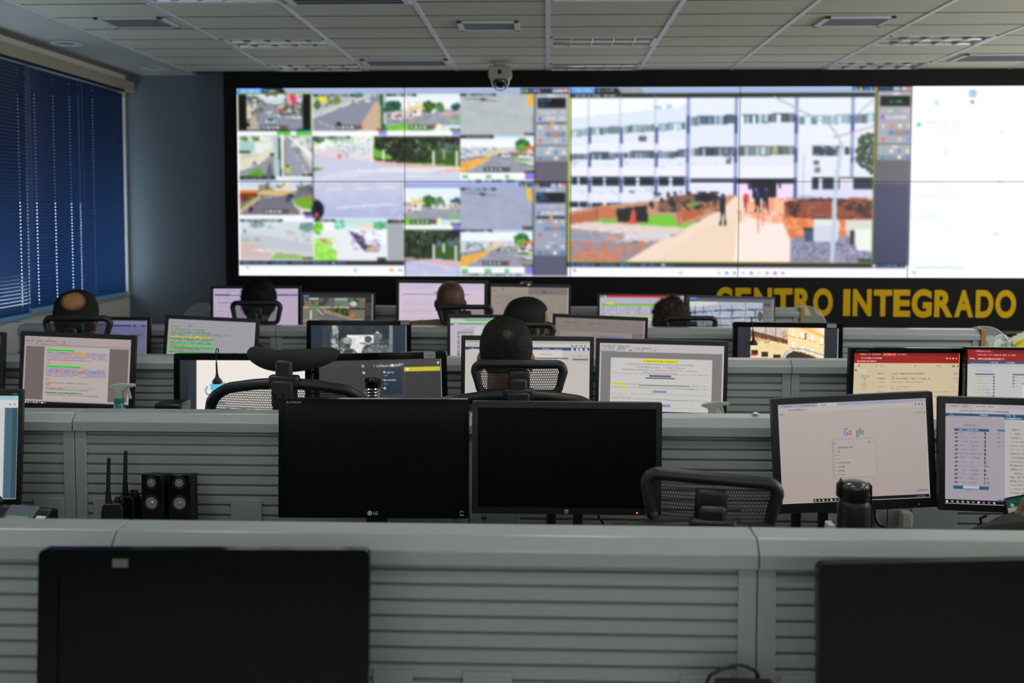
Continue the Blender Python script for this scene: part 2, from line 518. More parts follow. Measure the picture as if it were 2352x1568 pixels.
# ================================================================== screen pictures (painted on the screens' own vertices)
class Cv:
    """a small picture: sample points over a rectangle in its own coordinates"""
    def __init__(s, nx, ny, x0, y0, x1, y1, bg):
        s.nx, s.ny = nx, ny
        s.X, s.Y = np.meshgrid(np.linspace(x0, x1, nx), np.linspace(y0, y1, ny))
        s.A = np.empty((ny, nx, 3)); s.A[:] = bg
        s.t = (0, 0, 1.0)
        s.clip = None; s.ky = 1.0; s.dy = 0.0
    def Z(s, ox, oy, sc): s.t = (ox, oy, sc); return s
    def _p(s, x, y): return s.t[0] + x / s.t[2], (s.t[1] + y / s.t[2]) * s.ky + s.dy
    def put(s, m, c, a=1.0):
        c = np.array(c, float)
        if s.clip is not None: m = m & (s.X >= s.clip[0]) & (s.X < s.clip[2]) & (s.Y >= s.clip[1]) & (s.Y < s.clip[3])
        if a >= 1: s.A[m] = c
        else: s.A[m] = s.A[m] * (1 - a) + c * a
    def rect(s, x0, y0, x1, y1, c, a=1.0):
        (x0, y0), (x1, y1) = s._p(x0, y0), s._p(x1, y1)
        s.put((s.X >= x0) & (s.X < x1) & (s.Y >= y0) & (s.Y < y1), c, a)
    def grad(s, x0, y0, x1, y1, c0, c1, horiz=False):
        (x0, y0), (x1, y1) = s._p(x0, y0), s._p(x1, y1)
        m = (s.X >= x0) & (s.X < x1) & (s.Y >= y0) & (s.Y < y1)
        if s.clip is not None: m &= (s.X >= s.clip[0]) & (s.X < s.clip[2])
        f = (s.X[m] - x0) / (x1 - x0) if horiz else (s.Y[m] - y0) / (y1 - y0)
        s.A[m] = np.array(c0, float) * (1 - f[:, None]) + np.array(c1, float) * f[:, None]
    def poly(s, pts, c, a=1.0, clip=None):
        pts = [s._p(*p) for p in pts]
        xs = [p[0] for p in pts]; ys = [p[1] for p in pts]
        bb = (s.X >= min(xs)) & (s.X <= max(xs)) & (s.Y >= min(ys)) & (s.Y <= max(ys))
        if not bb.any(): return
        X = s.X[bb]; Y = s.Y[bb]; ins = np.zeros(X.shape, bool)
        n = len(pts)
        for i in range(n):
            (xa, ya), (xb, yb) = pts[i], pts[(i + 1) % n]
            if ya == yb: continue
            cr = ((ya > Y) != (yb > Y)) & (X < (xb - xa) * (Y - ya) / (yb - ya) + xa)
            ins ^= cr
        m = np.zeros(s.X.shape, bool); m[bb] = ins
        s.put(m, c, a)
    def ell(s, cx, cy, rx, ry, c, a=1.0):
        cx, cy = s._p(cx, cy); rx /= s.t[2]; ry /= s.t[2]
        s.put(((s.X - cx) / rx) ** 2 + ((s.Y - cy) / ry) ** 2 < 1, c, a)
    def line(s, pts, w, c, a=1.0):
        for (p, q) in zip(pts[:-1], pts[1:]):
            (x0, y0), (x1, y1) = s._p(*p), s._p(*q)
            dx, dy = x1 - x0, y1 - y0; L = math.hypot(dx, dy) or 1e-6
            h = max(w / s.t[2] / 2, .3)
            t = np.clip(((s.X - x0) * dx + (s.Y - y0) * dy) / L / L, 0, 1)
            d = np.hypot(s.X - x0 - t * dx, s.Y - y0 - t * dy)
            s.put(d < h, c, a)
    def txt(s, x0, y0, x1, y1, c, dens=.6, a=.8, seed=0):
        """an unreadable run of small type"""
        r = np.random.RandomState(seed + int(abs(x0) * 7 + abs(y0) * 13) % 9973)
        x = x0; h = (y1 - y0)
        while x < x1:
            w = h * (.3 + .9 * r.rand())
            if r.rand() < dens + .15:
                s.rect(x, y0 + h * .15 * r.rand(), min(x + w, x1), y1 - h * .15 * r.rand(), c, a * (.6 + .4 * r.rand()))
            x += w + h * .12
    def nz(s, x0, y0, x1, y1, amp, cell, c=None, seed=1, thr=None):
        """blotchy texture; with c, blobs of that colour where noise > thr"""
        (x0, y0), (x1, y1) = s._p(x0, y0), s._p(x1, y1)
        m = (s.X >= x0) & (s.X < x1) & (s.Y >= y0) & (s.Y < y1)
        cell = cell / s.t[2]
        r = np.random.RandomState(seed)
        tot = np.zeros(m.sum())
        for o, wgt in ((1, 1.0), (2, .6)):
            G = r.rand(64, 64)
            u = (s.X[m] / cell * o) % 63; v = (s.Y[m] / cell * o) % 63
            i = u.astype(int); j = v.astype(int); fu = u - i; fv = v - j
            tot += wgt * ((G[j, i] * (1 - fu) + G[j, i + 1] * fu) * (1 - fv) + (G[j + 1, i] * (1 - fu) + G[j + 1, i + 1] * fu) * fv)
        tot = tot / 1.6 - .5
        if c is None:
            s.A[m] = np.clip(s.A[m] * (1 + amp * 2 * tot[:, None]), 0, 255)
        else:
            q = tot > thr
            mm = np.zeros(s.X.shape, bool); mm[m] = q
            s.put(mm, c, amp)
    def tree(s, cx, cy, rx, ry, c=(45, 90, 40), seed=3):
        r = np.random.RandomState(seed)
        s.ell(cx, cy, rx * .9, ry * .85, c)
        for i in range(70):
            a = r.rand() * 6.28; q = math.sqrt(r.rand()) * .92
            k = .7 + .6 * r.rand()
            s.ell(cx + rx * q * math.cos(a), cy + ry * q * math.sin(a), rx * .17, ry * .17, [v * k for v in c])
    def car(s, x, y, w, c=(225, 228, 232)):
        s.ell(x, y, w * .5, w * .30, c); s.ell(x, y - w * .16, w * .33, w * .24, [v * .8 for v in c])
        s.rect(x - w * .25, y - w * .26, x + w * .25, y - w * .1, (60, 70, 85)); s.rect(x - w * .42, y + w * .14, x + w * .42, y + w * .3, (60, 60, 65), .8)
    def soft(s, n=1):
        for _ in range(n):
            B = np.pad(s.A, ((1, 1), (1, 1), (0, 0)), 'edge')
            s.A = (B[1:-1, 1:-1] * 4 + B[:-2, 1:-1] * 2 + B[2:, 1:-1] * 2 + B[1:-1, :-2] * 2 + B[1:-1, 2:] * 2 + B[:-2, :-2] + B[2:, 2:] + B[:-2, 2:] + B[2:, :-2]) / 16
        return s
    def lin4(s, gain=(1, 1, 1)):
        a = np.clip(s.A, 0, 255) / 255.0
        l = np.where(a <= 0.04045, a / 12.92, ((a + 0.055) / 1.055) ** 2.4) * np.array(gain)
        return np.concatenate([l, np.ones(l.shape[:2] + (1,))], axis=2)

def screen_mat(name, rough=0.32, gloss=0.35):
    m = bpy.data.materials.new(name); m.use_nodes = True
    nt = m.node_tree; b = nt.nodes['Principled BSDF']
    b.inputs['Base Color'].default_value = (0.008, 0.008, 0.009, 1)
    b.inputs['Roughness'].default_value = rough
    b.inputs['Specular IOR Level'].default_value = gloss
    at = nt.nodes.new('ShaderNodeAttribute'); at.attribute_name = 'picture'
    nt.links.new(at.outputs['Color'], b.inputs['Emission Color'])
    b.inputs['Emission Strength'].default_value = 1.0
    return m
m_screen = screen_mat('lit_screen')

def screen_obj(name, rgba, corner, parent=None, m=None, lift=0.0):
    """grid mesh: rgba is ny x nx x 4 (row 0 on top); corner(u, v) gives the 3D point (v down)"""
    ny, nx = rgba.shape[:2]
    tl, tr, bl = [np.array(corner(*q)) for q in ((0, 0), (1, 0), (0, 1))]
    U, V = np.meshgrid(np.linspace(0, 1, nx), np.linspace(0, 1, ny))
    co = tl + U[..., None] * (tr - tl) + V[..., None] * (bl - tl)
    me = bpy.data.meshes.new(name)
    me.vertices.add(nx * ny); me.vertices.foreach_set('co', co.reshape(-1).astype(np.float32))
    i = (np.arange(ny - 1)[:, None] * nx + np.arange(nx - 1)[None, :]).reshape(-1)
    q = np.stack([i, i + nx, i + nx + 1, i + 1], 1).reshape(-1)
    nf = len(i)
    me.loops.add(nf * 4); me.loops.foreach_set('vertex_index', q.astype(np.int32))
    me.polygons.add(nf); me.polygons.foreach_set('loop_start', (np.arange(nf) * 4).astype(np.int32))
    me.update(calc_edges=True)
    at = me.color_attributes.new('picture', 'FLOAT_COLOR', 'POINT')
    at.data.foreach_set('color', rgba.reshape(-1).astype(np.float32))
    me.materials.append(m or m_screen)
    o = bpy.data.objects.new(name, me); COL.objects.link(o)
    if parent is not None: o.parent = parent
    return o

# ------------------------------------------------------------------ the pictures on the video wall, in photo pixels
CW = 385.7; VX0, VY0, VXM, VY1 = 545.0, 198.5, 418.0, 637.0
NC = 5
v = Cv(int(CW * NC / 2.6), 169, VX0, VY0, VX0 + CW * NC, VY1, (252, 253, 255))
W_, K_ = (250, 252, 255), (14, 15, 18)
ROADC = (150, 154, 168)
def statusbar(x1, y1):
    v.rect(x1 - 75, y1 - 20, x1, y1, (22, 40, 26)); v.ell(x1 - 60, y1 - 10, 11, 9, (210, 40, 30)); v.txt(x1 - 48, y1 - 16, x1 - 4, y1 - 4, (60, 220, 60), .9)
def playbar(xc, y):
    v.rect(xc - 100, y - 17, xc + 100, y + 17, (58, 58, 62), .85)
    for i, c in enumerate([(200, 200, 200), (235, 240, 240), (210, 210, 210), (240, 240, 240), (110, 110, 110), (215, 90, 60)]):
        v.rect(xc - 88 + i * 34, y - 8, xc - 68 + i * 34, y + 9, c)
def head(x0, x1, y, t=.9):
    v.rect(x0, y, x1, y + 22, (40, 42, 46)); v.txt(x0 + 35, y + 4, x1 - 25, y + 18, (200, 205, 210), .8)

def toolpanel(x0, y0, x1, y1, green=False, tint=(176, 180, 190), low=(100, 96, 108)):
    """the grey control column, coordinates in the current frame"""
    h = y1 - y0; w = x1 - x0
    v.rect(x0, y0, x1, y1, low); v.rect(x0, y0, x1, y0 + h * .755, tint)
    v.txt(x0 + w * .38, y0 + h * .015, x0 + w * .62, y0 + h * .04, W_, .9)
    v.rect(x0 + w * .07, y0 + h * .055, x1 - w * .07, y0 + h * .165, (12, 16, 22))
    if green: v.txt(x0 + w * .33, y0 + h * .095, x0 + w * .68, y0 + h * .13, (60, 215, 60), 1)
    else:
        v.txt(x0 + w * .10, y0 + h * .07, x0 + w * .5, y0 + h * .095, (80, 180, 235), 1); v.txt(x0 + w * .10, y0 + h * .11, x0 + w * .42, y0 + h * .13, (70, 160, 220), .8)
        v.txt(x0 + w * .10, y0 + h * .145, x0 + w * .3, y0 + h * .158, (60, 120, 200), .8)
    v.txt(x0 + w * .08, y0 + h * .20, x1 - w * .1, y0 + h * .225, (225, 228, 235), .6)
    v.txt(x0 + w * .12, y0 + h * .27, x1 - w * .08, y0 + h * .30, (238, 238, 250), .75); v.rect(x0 + w * .1, y0 + h * .27, x0 + w * .2, y0 + h * .3, (120, 100, 220))
    if not green:
        v.rect(x0 + w * .06, y0 + h * .325, x1 - w * .06, y0 + h * .345, (35, 35, 38)); v.ell(x0 + w * .52, y0 + h * .335, w * .05, h * .02, (245, 165, 40))
    rows_ = [(.385, [(220, 225, 230), (225, 130, 80), (235, 235, 235), (225, 210, 150)]), (.46, [(140, 180, 225), (70, 130, 215), (220, 120, 70), (70, 130, 215)]),
             (.535, [(225, 90, 80), None, (210, 210, 215), (90, 150, 235)]), (.665, [(90, 190, 180), (240, 240, 240), (70, 130, 220), (225, 225, 225)]), (.735, [(70, 120, 210), (90, 150, 180), (250, 250, 250), (60, 120, 200)])]
    v.rect(x0 + w * .3, y0 + h * .43, x1 - w * .07, y0 + h * .49, (135, 137, 145), .8)
    v.rect(x0, y0 + h * .585, x1, y0 + h * .592, (90, 90, 98)); v.rect(x0, y0 + h * .705, x1, y0 + h * .765, (140, 142, 150), .8)
    v.txt(x0 + w * .42, y0 + h * .608, x0 + w * .6, y0 + h * .63, W_, .9)
    for yy, cs in rows_:
        for k, c in enumerate(cs):
            if c: v.ell(x0 + w * (.17 + .235 * k), y0 + h * yy, w * .055, h * .017, c)
def topright(x0, y0, x1, y1):
    v.rect(x0, y0, x1, y1, (22, 32, 52)); w = x1 - x0
    for k, c in enumerate([(120, 190, 230), (220, 190, 60), (60, 110, 210), (90, 170, 240), (240, 150, 60)]):
        v.ell(x0 + w * (.045 + .082 * k), (y0 + y1) / 2, w * .032, (y1 - y0) * .38, c)
    v.txt(x0 + w * .43, y0 + 9, x0 + w * .62, y1 - 9, (50, 110, 200), .9)
    v.rect(x0 + w * .66, y0 + 3, x0 + w * .77, y1 - 4, (190, 195, 205)); v.rect(x0 + w * .78, y0 + 3, x0 + w * .88, y1 - 4, (205, 208, 215)); v.rect(x0 + w * .89, y0 + 3, x1, y1 - 4, (226, 110, 110))
    v.rect(x0 + w * .92, y0 + 10, x0 + w * .96, y1 - 10, W_)

def scene_palms(x0, y0, x1, y1):   # roundabout picture (three copies on the wall)
    w, h = x1 - x0, y1 - y0
    q = lambda a, b: (x0 + w * a, y0 + h * b)
    v.grad(x0, y0, x1, y0 + h * .45, (232, 243, 252), (250, 250, 252))
    v.rect(x0, y0 + h * .42, x1, y1, (158, 160, 174))
    v.tree(*q(.08, .38), w * .12, h * .22, (40, 95, 75), 5); v.tree(*q(.57, .36), w * .10, h * .16, (60, 110, 45), 6)
    v.tree(*q(.72, .38), w * .07, h * .14, (80, 130, 80), 7); v.tree(*q(.95, .38), w * .08, h * .12, (45, 95, 100), 8)
    v.poly([q(.0, .5), q(.3, .42), q(.5, .55), q(.3, .68), q(0, .66)], (220, 200, 200)); v.nz(x0, y0 + h * .4, x0 + w * .4, y0 + h * .65, .8, 26, (70, 70, 90), 4, .13)
    v.poly([q(.25, .36), q(.48, .34), q(.53, .42), q(.45, .46), q(.26, .43)], (232, 205, 130)); v.rect(x0 + w * .34, y0 + h * .44, x0 + w * .46, y0 + h * .62, (240, 236, 232)); v.rect(x0 + w * .36, y0 + h * .47, x0 + w * .4, y0 + h * .53, (110, 100, 110))
    for k in range(5): v.line([q(.3 + k * .035, .24), q(.3 + k * .035, .38)], 5, (225, 200, 120))
    v.poly([q(.7, .52), q(1, .46), q(1, .54), q(.75, .58)], (225, 175, 165)); v.nz(x0 + w * .6, y0 + h * .4, x1, y0 + h * .56, .8, 20, (245, 245, 250), 9, .12)
    v.car(x0 + w * .14, y0 + h * .66, w * .12, W_)
    v.poly([q(.8, .72), q(1, .66), q(1, .76), q(.9, .75)], (130, 200, 110))
    v.poly([q(0, .86), q(.3, .8), q(.6, .84), q(.66, 1), q(0, 1)], (120, 200, 60))
    v.poly([q(.6, .9), q(.8, .84), q(1, .86), q(1, 1), q(.6, 1)], (205, 235, 235)); v.rect(x0 + w * .68, y0 + h * .82, x0 + w * .74, y1, (235, 240, 190))
    v.nz(x0, y0 + h * .25, x1, y1, .12, 30, seed=12)
def scene_asphalt(x0, y0, x1, y1, c):
    w, h = x1 - x0, y1 - y0
    v.rect(x0, y0, x1, y1, c); v.nz(x0, y0, x1, y1, .05, 60, seed=3)
    v.line([(x0 + w * .05, y0 + h * .12), (x0 + w * .3, y0 + h * .13), (x0 + w * .5, y0 + h * .2)], 8, (90, 92, 98), .6)
    v.ell(x0 + w * .31, y0 + h * .15, w * .045, h * .035, (70, 72, 80))
    v.line([(x0, y0 + h * .33), (x0 + w * .5, y0 + h * .5), (x1, y0 + h * .62)], 6, (140, 144, 150), .35)
    v.poly([(x1 - w * .1, y0), (x1, y0), (x1, y0 + h * .36), (x1 - w * .08, y0 + h * .26)], (245, 190, 60)); v.rect(x1 - w * .05, y0, x1 - w * .01, y0 + h * .16, (200, 180, 160))
    v.rect(x1 - w * .04, y0 + h * .55, x1, y1 - h * .1, (150, 150, 160), .4)
def scene_avenue(x0, y0, x1, y1, tint=0):
    w, h = x1 - x0, y1 - y0
    q = lambda a, b: (x0 + w * a, y0 + h * b)
    v.grad(x0, y0, x1, y0 + h * .3, (240, 247, 255), (252, 252, 252))
    v.rect(x0, y0 + h * .26, x1, y1, (214, 212, 220)); v.nz(x0, y0 + h * .26, x0 + w * .5, y0 + h * .5, .85, 22, (90, 110, 160), 3, .1); v.nz(x0, y0 + h * .26, x0 + w * .5, y0 + h * .48, .85, 26, (120, 195, 170), 8, .17)
    v.poly([q(0, 1), q(.12, .8), q(.55, .42), q(.68, .42), q(.9, .72), q(1, .9), q(1, 1)], (152, 155, 168))
    v.poly([q(0, .72), q(.38, .52), q(.4, .6), q(.05, 1), q(0, 1)], (240, 176, 70)); v.poly([q(.35, .42), q(.6, .3), q(.6, .36), q(.4, .5)], (230, 205, 130))
    v.poly([q(.0, .6), q(.3, .5), q(.36, .54), q(0, .7)], (140, 142, 150))
    v.tree(*q(.85, .22), w * .11, h * .2, (45, 105, 50), 2); v.tree(*q(.84, .28), w * .07, h * .1, (95, 165, 60), 4)
    v.rect(x0 + w * .66, y0 + h * .26, x0 + w * .74, y0 + h * .4, (205, 210, 232)); v.rect(x0 + w * .65, y0 + h * .41, x0 + w * .85, y0 + h * .45, (150, 120, 70))
    v.poly([q(.86, .26), q(1, .24), q(1, .44), q(.98, .44), q(.97, .32), q(.9, .32), q(.9, .44), q(.87, .44)], (222, 120, 60))
    v.rect(x0 + w * .62, y0 + h * .47, x1, y0 + h * .54, (120, 124, 134)); v.poly([q(.7, .6), q(.95, .58), q(1, .66), q(.85, .7)], (150, 205, 90)); v.poly([q(.75, .68), q(1, .66), q(1, .8), q(.9, .78)], (200, 200, 205)); v.line([q(.8, .72), q(1, .84)], 6, (60, 60, 70))
    v.car(x0 + w * .62, y0 + h * .52, w * .11, W_); v.car(x0 + w * .87, y0 + h * .54, w * .15, W_); v.car(x0 + w * .53, y0 + h * .5, w * .05, (60, 65, 150))
    v.line([q(.1, .95), q(.4, .6)], 5, (240, 240, 240), .6)
    v.nz(x0, y0 + h * .2, x1, y1, .10, 24, seed=31)
def strip_g(x0, y0, x1, y1):
    v.rect(x0, y0, x1, y1, W_); w = x1 - x0
    for a, b in ((.02, .10), (.34, .43), (.61, .67)): v.rect(x0 + w * a, y0 + (y1 - y0) * .3, x0 + w * b, y1 - 3, (110, 195, 150))
    v.rect(x1 - w * .11, y0, x1, y1, (140, 125, 235))

v.Z(520, 180, 3.266)
v.rect(0, 0, 2585, 104, (168, 184, 216)); v.rect(80, 55, 270, 104, (96, 156, 236)); v.txt(110, 70, 245, 90, (225, 240, 255), .9)
v.poly([(275, 60), (430, 60), (450, 98), (275, 98)], (30, 34, 42)); v.ell(296, 78, 11, 12, (80, 160, 230)); v.txt(318, 70, 405, 90, (225, 228, 232), .9)
# 1
v.rect(88, 100, 650, 392, (150, 165, 70)); v.rect(96, 106, 642, 386, K_)
v.grad(157, 106, 578, 180, (225, 238, 245), (190, 205, 210)); v.rect(157, 178, 578, 384, (140, 140, 142))
v.nz(157, 106, 578, 240, .85, 34, (70, 85, 80), 5, .08); v.nz(157, 120, 578, 230, .8, 20, (235, 235, 235), 15, .12)
v.poly([(455, 106), (530, 106), (545, 180), (470, 200)], (214, 60, 90)); v.nz(455, 106, 545, 200, .6, 22, (240, 225, 225), 9, .1)
v.rect(157, 190, 215, 384, (215, 205, 195)); v.rect(157, 200, 180, 222, (245, 225, 60)); v.nz(157, 190, 240, 330, .8, 30, (80, 85, 75), 19, .05)
v.poly([(300, 190), (350, 190), (578, 320), (578, 384), (235, 384), (245, 300)], (140, 146, 162)); v.rect(400, 180, 578, 270, (95, 100, 95)); v.nz(380, 180, 578, 290, .9, 22, (215, 215, 212), 25, .08); v.ell(412, 230, 14, 18, (215, 60, 50))
v.poly([(157, 330), (225, 250), (245, 384), (157, 384)], (190, 175, 160)); v.rect(157, 330, 182, 358, K_)
v.car(336, 316, 74, (205, 215, 235)); v.car(345, 272, 44, W_); v.car(312, 246, 30, W_); v.car(530, 284, 66, W_); v.car(340, 248, 26, W_); playbar(365, 364); v.rect(548, 368, 642, 386, (20, 40, 90))
v.rect(90, 389, 650, 424, W_); v.rect(386, 389, 646, 424, (95, 200, 80)); v.rect(487, 390, 525, 424, W_)
# 2
v.rect(654, 104, 1206, 388, (158, 162, 176)); v.rect(654, 104, 960, 240, (190, 188, 186)); v.nz(654, 104, 900, 250, .8, 26, (80, 110, 70), 6, .08); v.rect(700, 125, 760, 165, (245, 228, 60)); v.rect(654, 104, 700, 140, (170, 205, 120))
v.poly([(654, 270), (1130, 104), (1060, 104), (654, 236)], (196, 194, 196)); v.poly([(654, 292), (1140, 104), (1115, 104), (654, 274)], (225, 222, 218)); v.poly([(654, 388), (654, 294), (1140, 110), (1165, 180), (990, 388)], (140, 145, 162))
v.poly([(990, 388), (1120, 170), (1165, 170), (1175, 388)], (204, 178, 152)); v.poly([(1160, 104), (1185, 104), (1206, 388), (1168, 388)], (30, 100, 60)); v.rect(1185, 104, 1208, 340, (190, 195, 190))
v.line([(700, 320), (815, 365)], 7, (200, 204, 210)); v.car(960, 170, 52, W_); v.car(1068, 158, 40, W_); v.car(1105, 128, 44, W_); v.ell(850, 345, 18, 28, (24, 26, 34)); v.tree(690, 190, 30, 35, (70, 115, 60)); v.tree(835, 155, 26, 30, (110, 140, 60)); v.tree(1000, 118, 40, 18, (60, 120, 90))
playbar(925, 364); statusbar(1206, 390); v.rect(654, 390, 2585, 426, W_); v.rect(1148, 390, 1206, 426, (150, 135, 230))
head(654, 960, 104); head(1210, 1430, 104)
# 3 crosses the seam
scene_palms(1210, 104, 1762, 390); playbar(1470, 364); statusbar(1762, 390); head(1210, 1430, 104); v.rect(1206, 390, 1763, 426, W_); v.rect(1704, 390, 1763, 426, (150, 135, 230))
# 4 highway
v.rect(95, 426, 648, 740, (205, 205, 190)); v.nz(95, 426, 380, 740, .12, 60, seed=2)
v.rect(95, 470, 215, 545, (170, 205, 205)); v.rect(215, 470, 350, 560, (235, 238, 240)); v.rect(95, 540, 180, 562, (40, 70, 60)); v.rect(95, 428, 250, 462, (90, 130, 70)); v.nz(95, 428, 360, 462, .8, 30, W_, 3, .0)
v.poly([(95, 610), (240, 580), (362, 490), (362, 590), (200, 690), (95, 720)], (225, 222, 200)); v.poly([(95, 740), (95, 700), (240, 650), (362, 560), (362, 740)], (150, 152, 162)); v.poly([(130, 740), (240, 672), (300, 740)], (96, 160, 60)); v.car(210, 640, 50, W_); v.ell(342, 570, 16, 12, (40, 60, 60)); v.poly([(290, 740), (330, 610), (360, 740)], (110, 104, 112))
v.poly([(362, 426), (392, 426), (400, 740), (368, 740)], (170, 205, 210)); v.poly([(392, 440), (412, 440), (414, 740), (400, 740)], (60, 70, 70)); v.poly([(412, 410), (432, 420), (440, 740), (416, 740)], (242, 242, 238)); v.rect(434, 460, 446, 740, (110, 104, 80))
v.poly([(440, 740), (440, 430), (480, 440), (648, 690), (648, 740)], (154, 158, 176)); v.poly([(470, 430), (520, 430), (648, 560), (648, 620)], (240, 242, 240)); v.rect(500, 426, 648, 500, (215, 222, 215)); v.nz(480, 426, 648, 560, .7, 26, (120, 140, 120), 7, .1); v.poly([(470, 436), (530, 456), (648, 590), (648, 622)], (240, 240, 240))
v.car(505, 498, 42, W_); v.line([(520, 560), (545, 620)], 5, (225, 225, 230)); v.line([(570, 650), (600, 720)], 6, (235, 235, 235)); v.ell(462, 680, 20, 30, (190, 215, 60)); v.ell(462, 660, 9, 9, (40, 60, 20)); statusbar(646, 738)
v.rect(95, 738, 648, 766, (232, 238, 240)); head(95, 370, 738)
# 6 roundabout
v.grad(95, 764, 648, 850, (190, 210, 235), (235, 235, 228)); v.rect(95, 838, 648, 1026, (122, 118, 128))
v.poly([(240, 800), (300, 790), (360, 840), (240, 860)], (150, 140, 120)); v.poly([(390, 760), (490, 770), (520, 850), (390, 860)], (226, 222, 208)); v.poly([(530, 820), (640, 790), (648, 850), (540, 850)], (110, 105, 100)); v.nz(240, 780, 648, 860, .6, 26, (70, 80, 80), 3, .12)
v.poly([(230, 846), (420, 838), (520, 862), (400, 884), (235, 872)], (224, 190, 120)); v.rect(95, 838, 225, 862, (230, 120, 50)); v.rect(95, 862, 232, 940, (90, 50, 35)); v.nz(95, 862, 232, 940, .8, 18, (210, 90, 50), 6, .1); v.rect(95, 900, 110, 930, (220, 40, 110))
v.poly([(95, 985), (240, 880), (262, 900), (95, 1026)], (205, 170, 150)); v.poly([(95, 940), (190, 900), (240, 880), (95, 985)], (110, 140, 70)); v.poly([(505, 905), (648, 878), (648, 990), (590, 985), (520, 950)], (120, 175, 50)); v.poly([(560, 890), (648, 880), (648, 915), (600, 900)], (170, 140, 50)); v.poly([(495, 905), (520, 950), (600, 992), (560, 1010), (500, 950)], (205, 200, 195))
v.car(305, 895, 50, (225, 235, 245)); v.car(355, 888, 34, (200, 205, 210)); v.car(460, 912, 46, (60, 85, 140)); v.car(480, 882, 50, (40, 50, 90)); v.ell(178, 985, 16, 22, (70, 40, 45)); v.ell(600, 1010, 50, 28, W_); playbar(372, 999); statusbar(646, 1026)
v.rect(95, 1024, 648, 1058, W_); v.rect(590, 1026, 648, 1056, (150, 140, 235)); head(95, 420, 1058)
# 8 hazy junction
v.grad(95, 1080, 648, 1372, (214, 228, 234), (215, 205, 205)); v.tree(600, 1120, 60, 40, (120, 160, 150), 5); v.tree(220, 1105, 60, 24, (150, 180, 175), 6); v.nz(300, 1100, 648, 1230, .5, 30, (150, 165, 190), 5, .1); v.ell(492, 1168, 12, 14, (240, 190, 90))
v.poly([(95, 1170), (320, 1190), (648, 1260), (648, 1310), (330, 1290), (95, 1230)], (200, 202, 212)); v.poly([(95, 1240), (260, 1260), (330, 1330), (300, 1372), (95, 1372)], (214, 190, 185)); v.poly([(310, 1372), (370, 1318), (520, 1330), (648, 1372)], (150, 190, 110)); v.ell(130, 1222, 40, 12, (160, 200, 140)); v.line([(195, 1296), (320, 1306)], 12, W_, .8); v.ell(222, 1216, 26, 14, (160, 180, 195)); v.ell(128, 1150, 12, 12, (100, 130, 150)); statusbar(646, 1372)
# 5 big street
v.rect(652, 430, 1763, 1056, (212, 214, 236)); v.rect(652, 430, 1345, 560, (214, 224, 205)); v.nz(652, 430, 1110, 560, .9, 24, (250, 252, 250), 6, -.06); v.tree(700, 455, 45, 26, (60, 110, 50), 3); v.nz(700, 450, 1090, 520, .6, 16, (90, 160, 90), 26, .12)
v.poly([(652, 540), (1110, 500), (1110, 600), (1345, 620), (1763, 700), (1763, 770), (652, 770)], (206, 208, 230)); v.poly([(652, 520), (900, 560), (1110, 590), (1100, 625), (820, 590), (652, 566)], (238, 214, 216)); v.poly([(880, 480), (1090, 480), (1100, 590), (980, 600), (880, 560)], (225, 230, 235)); v.nz(880, 500, 1100, 600, .5, 16, (140, 150, 170), 5, .1)
v.poly([(1110, 500), (1345, 545), (1763, 640), (1763, 700), (1345, 640), (1110, 615)], (120, 175, 70)); v.grad(1112, 432, 1763, 640, (30, 36, 26), (34, 44, 26)); v.nz(1112, 432, 1763, 640, .9, 22, (60, 84, 40), 4, .05); v.nz(1150, 450, 1560, 560, .8, 12, (205, 212, 222), 14, .2); v.nz(1112, 432, 1763, 640, .5, 14, (12, 12, 14), 24, .1); v.nz(1450, 440, 1763, 560, .5, 26, (110, 150, 70), 44, .12)
v.poly([(1112, 520), (1240, 580), (1240, 612), (1112, 596)], (110, 180, 60)); v.poly([(1560, 520), (1763, 500), (1763, 662), (1560, 640)], (60, 92, 36)); v.nz(1590, 470, 1763, 560, .8, 20, (120, 130, 150), 9, .05)
for x, ya, yb, ww in ((1098, 430, 625, 16), (1184, 540, 604, 10), (985, 430, 520, 12), (1558, 545, 650, 14), (1640, 540, 602, 10), (1735, 550, 668, 16), (835, 470, 560, 8)): v.line([(x, ya), (x, yb)], ww, (238, 236, 226))
v.poly([(1110, 612), (1345, 640), (1763, 670), (1763, 728), (1600, 700), (1345, 672), (1110, 640)], (226, 186, 182)); v.poly([(652, 664), (738, 684), (652, 706)], (110, 160, 70))
for a in range(5): v.line([(652 + a * 70, 770 - a * 6), (900 + a * 90, 700 - a * 6), (1763, 716 - a * 10)], 7, (240, 238, 246), .7)
v.line([(1345, 740), (1763, 742)], 14, (214, 238, 238)); v.line([(720, 840), (1340, 815)], 5, (238, 238, 246)); v.line([(835, 972), (1275, 945)], 9, (244, 244, 252))
v.grad(652, 775, 1345, 1056, (208, 210, 232), (184, 188, 224)); v.line([(720, 840), (1340, 815)], 5, (238, 238, 246)); v.line([(835, 972), (1275, 945)], 9, (244, 244, 252)); v.nz(652, 775, 1345, 1056, .03, 50, seed=8)
v.ell(686, 990, 46, 72, (18, 22, 44)); v.ell(672, 925, 22, 26, (120, 150, 200)); v.ell(680, 945, 26, 30, (20, 22, 34)); v.ell(678, 1026, 16, 18, (225, 80, 100)); v.ell(853, 578, 14, 24, (230, 120, 120)); v.ell(853, 560, 8, 9, (240, 200, 200)); head(652, 940, 428)
v.rect(648, 430, 653, 1056, (60, 60, 64))
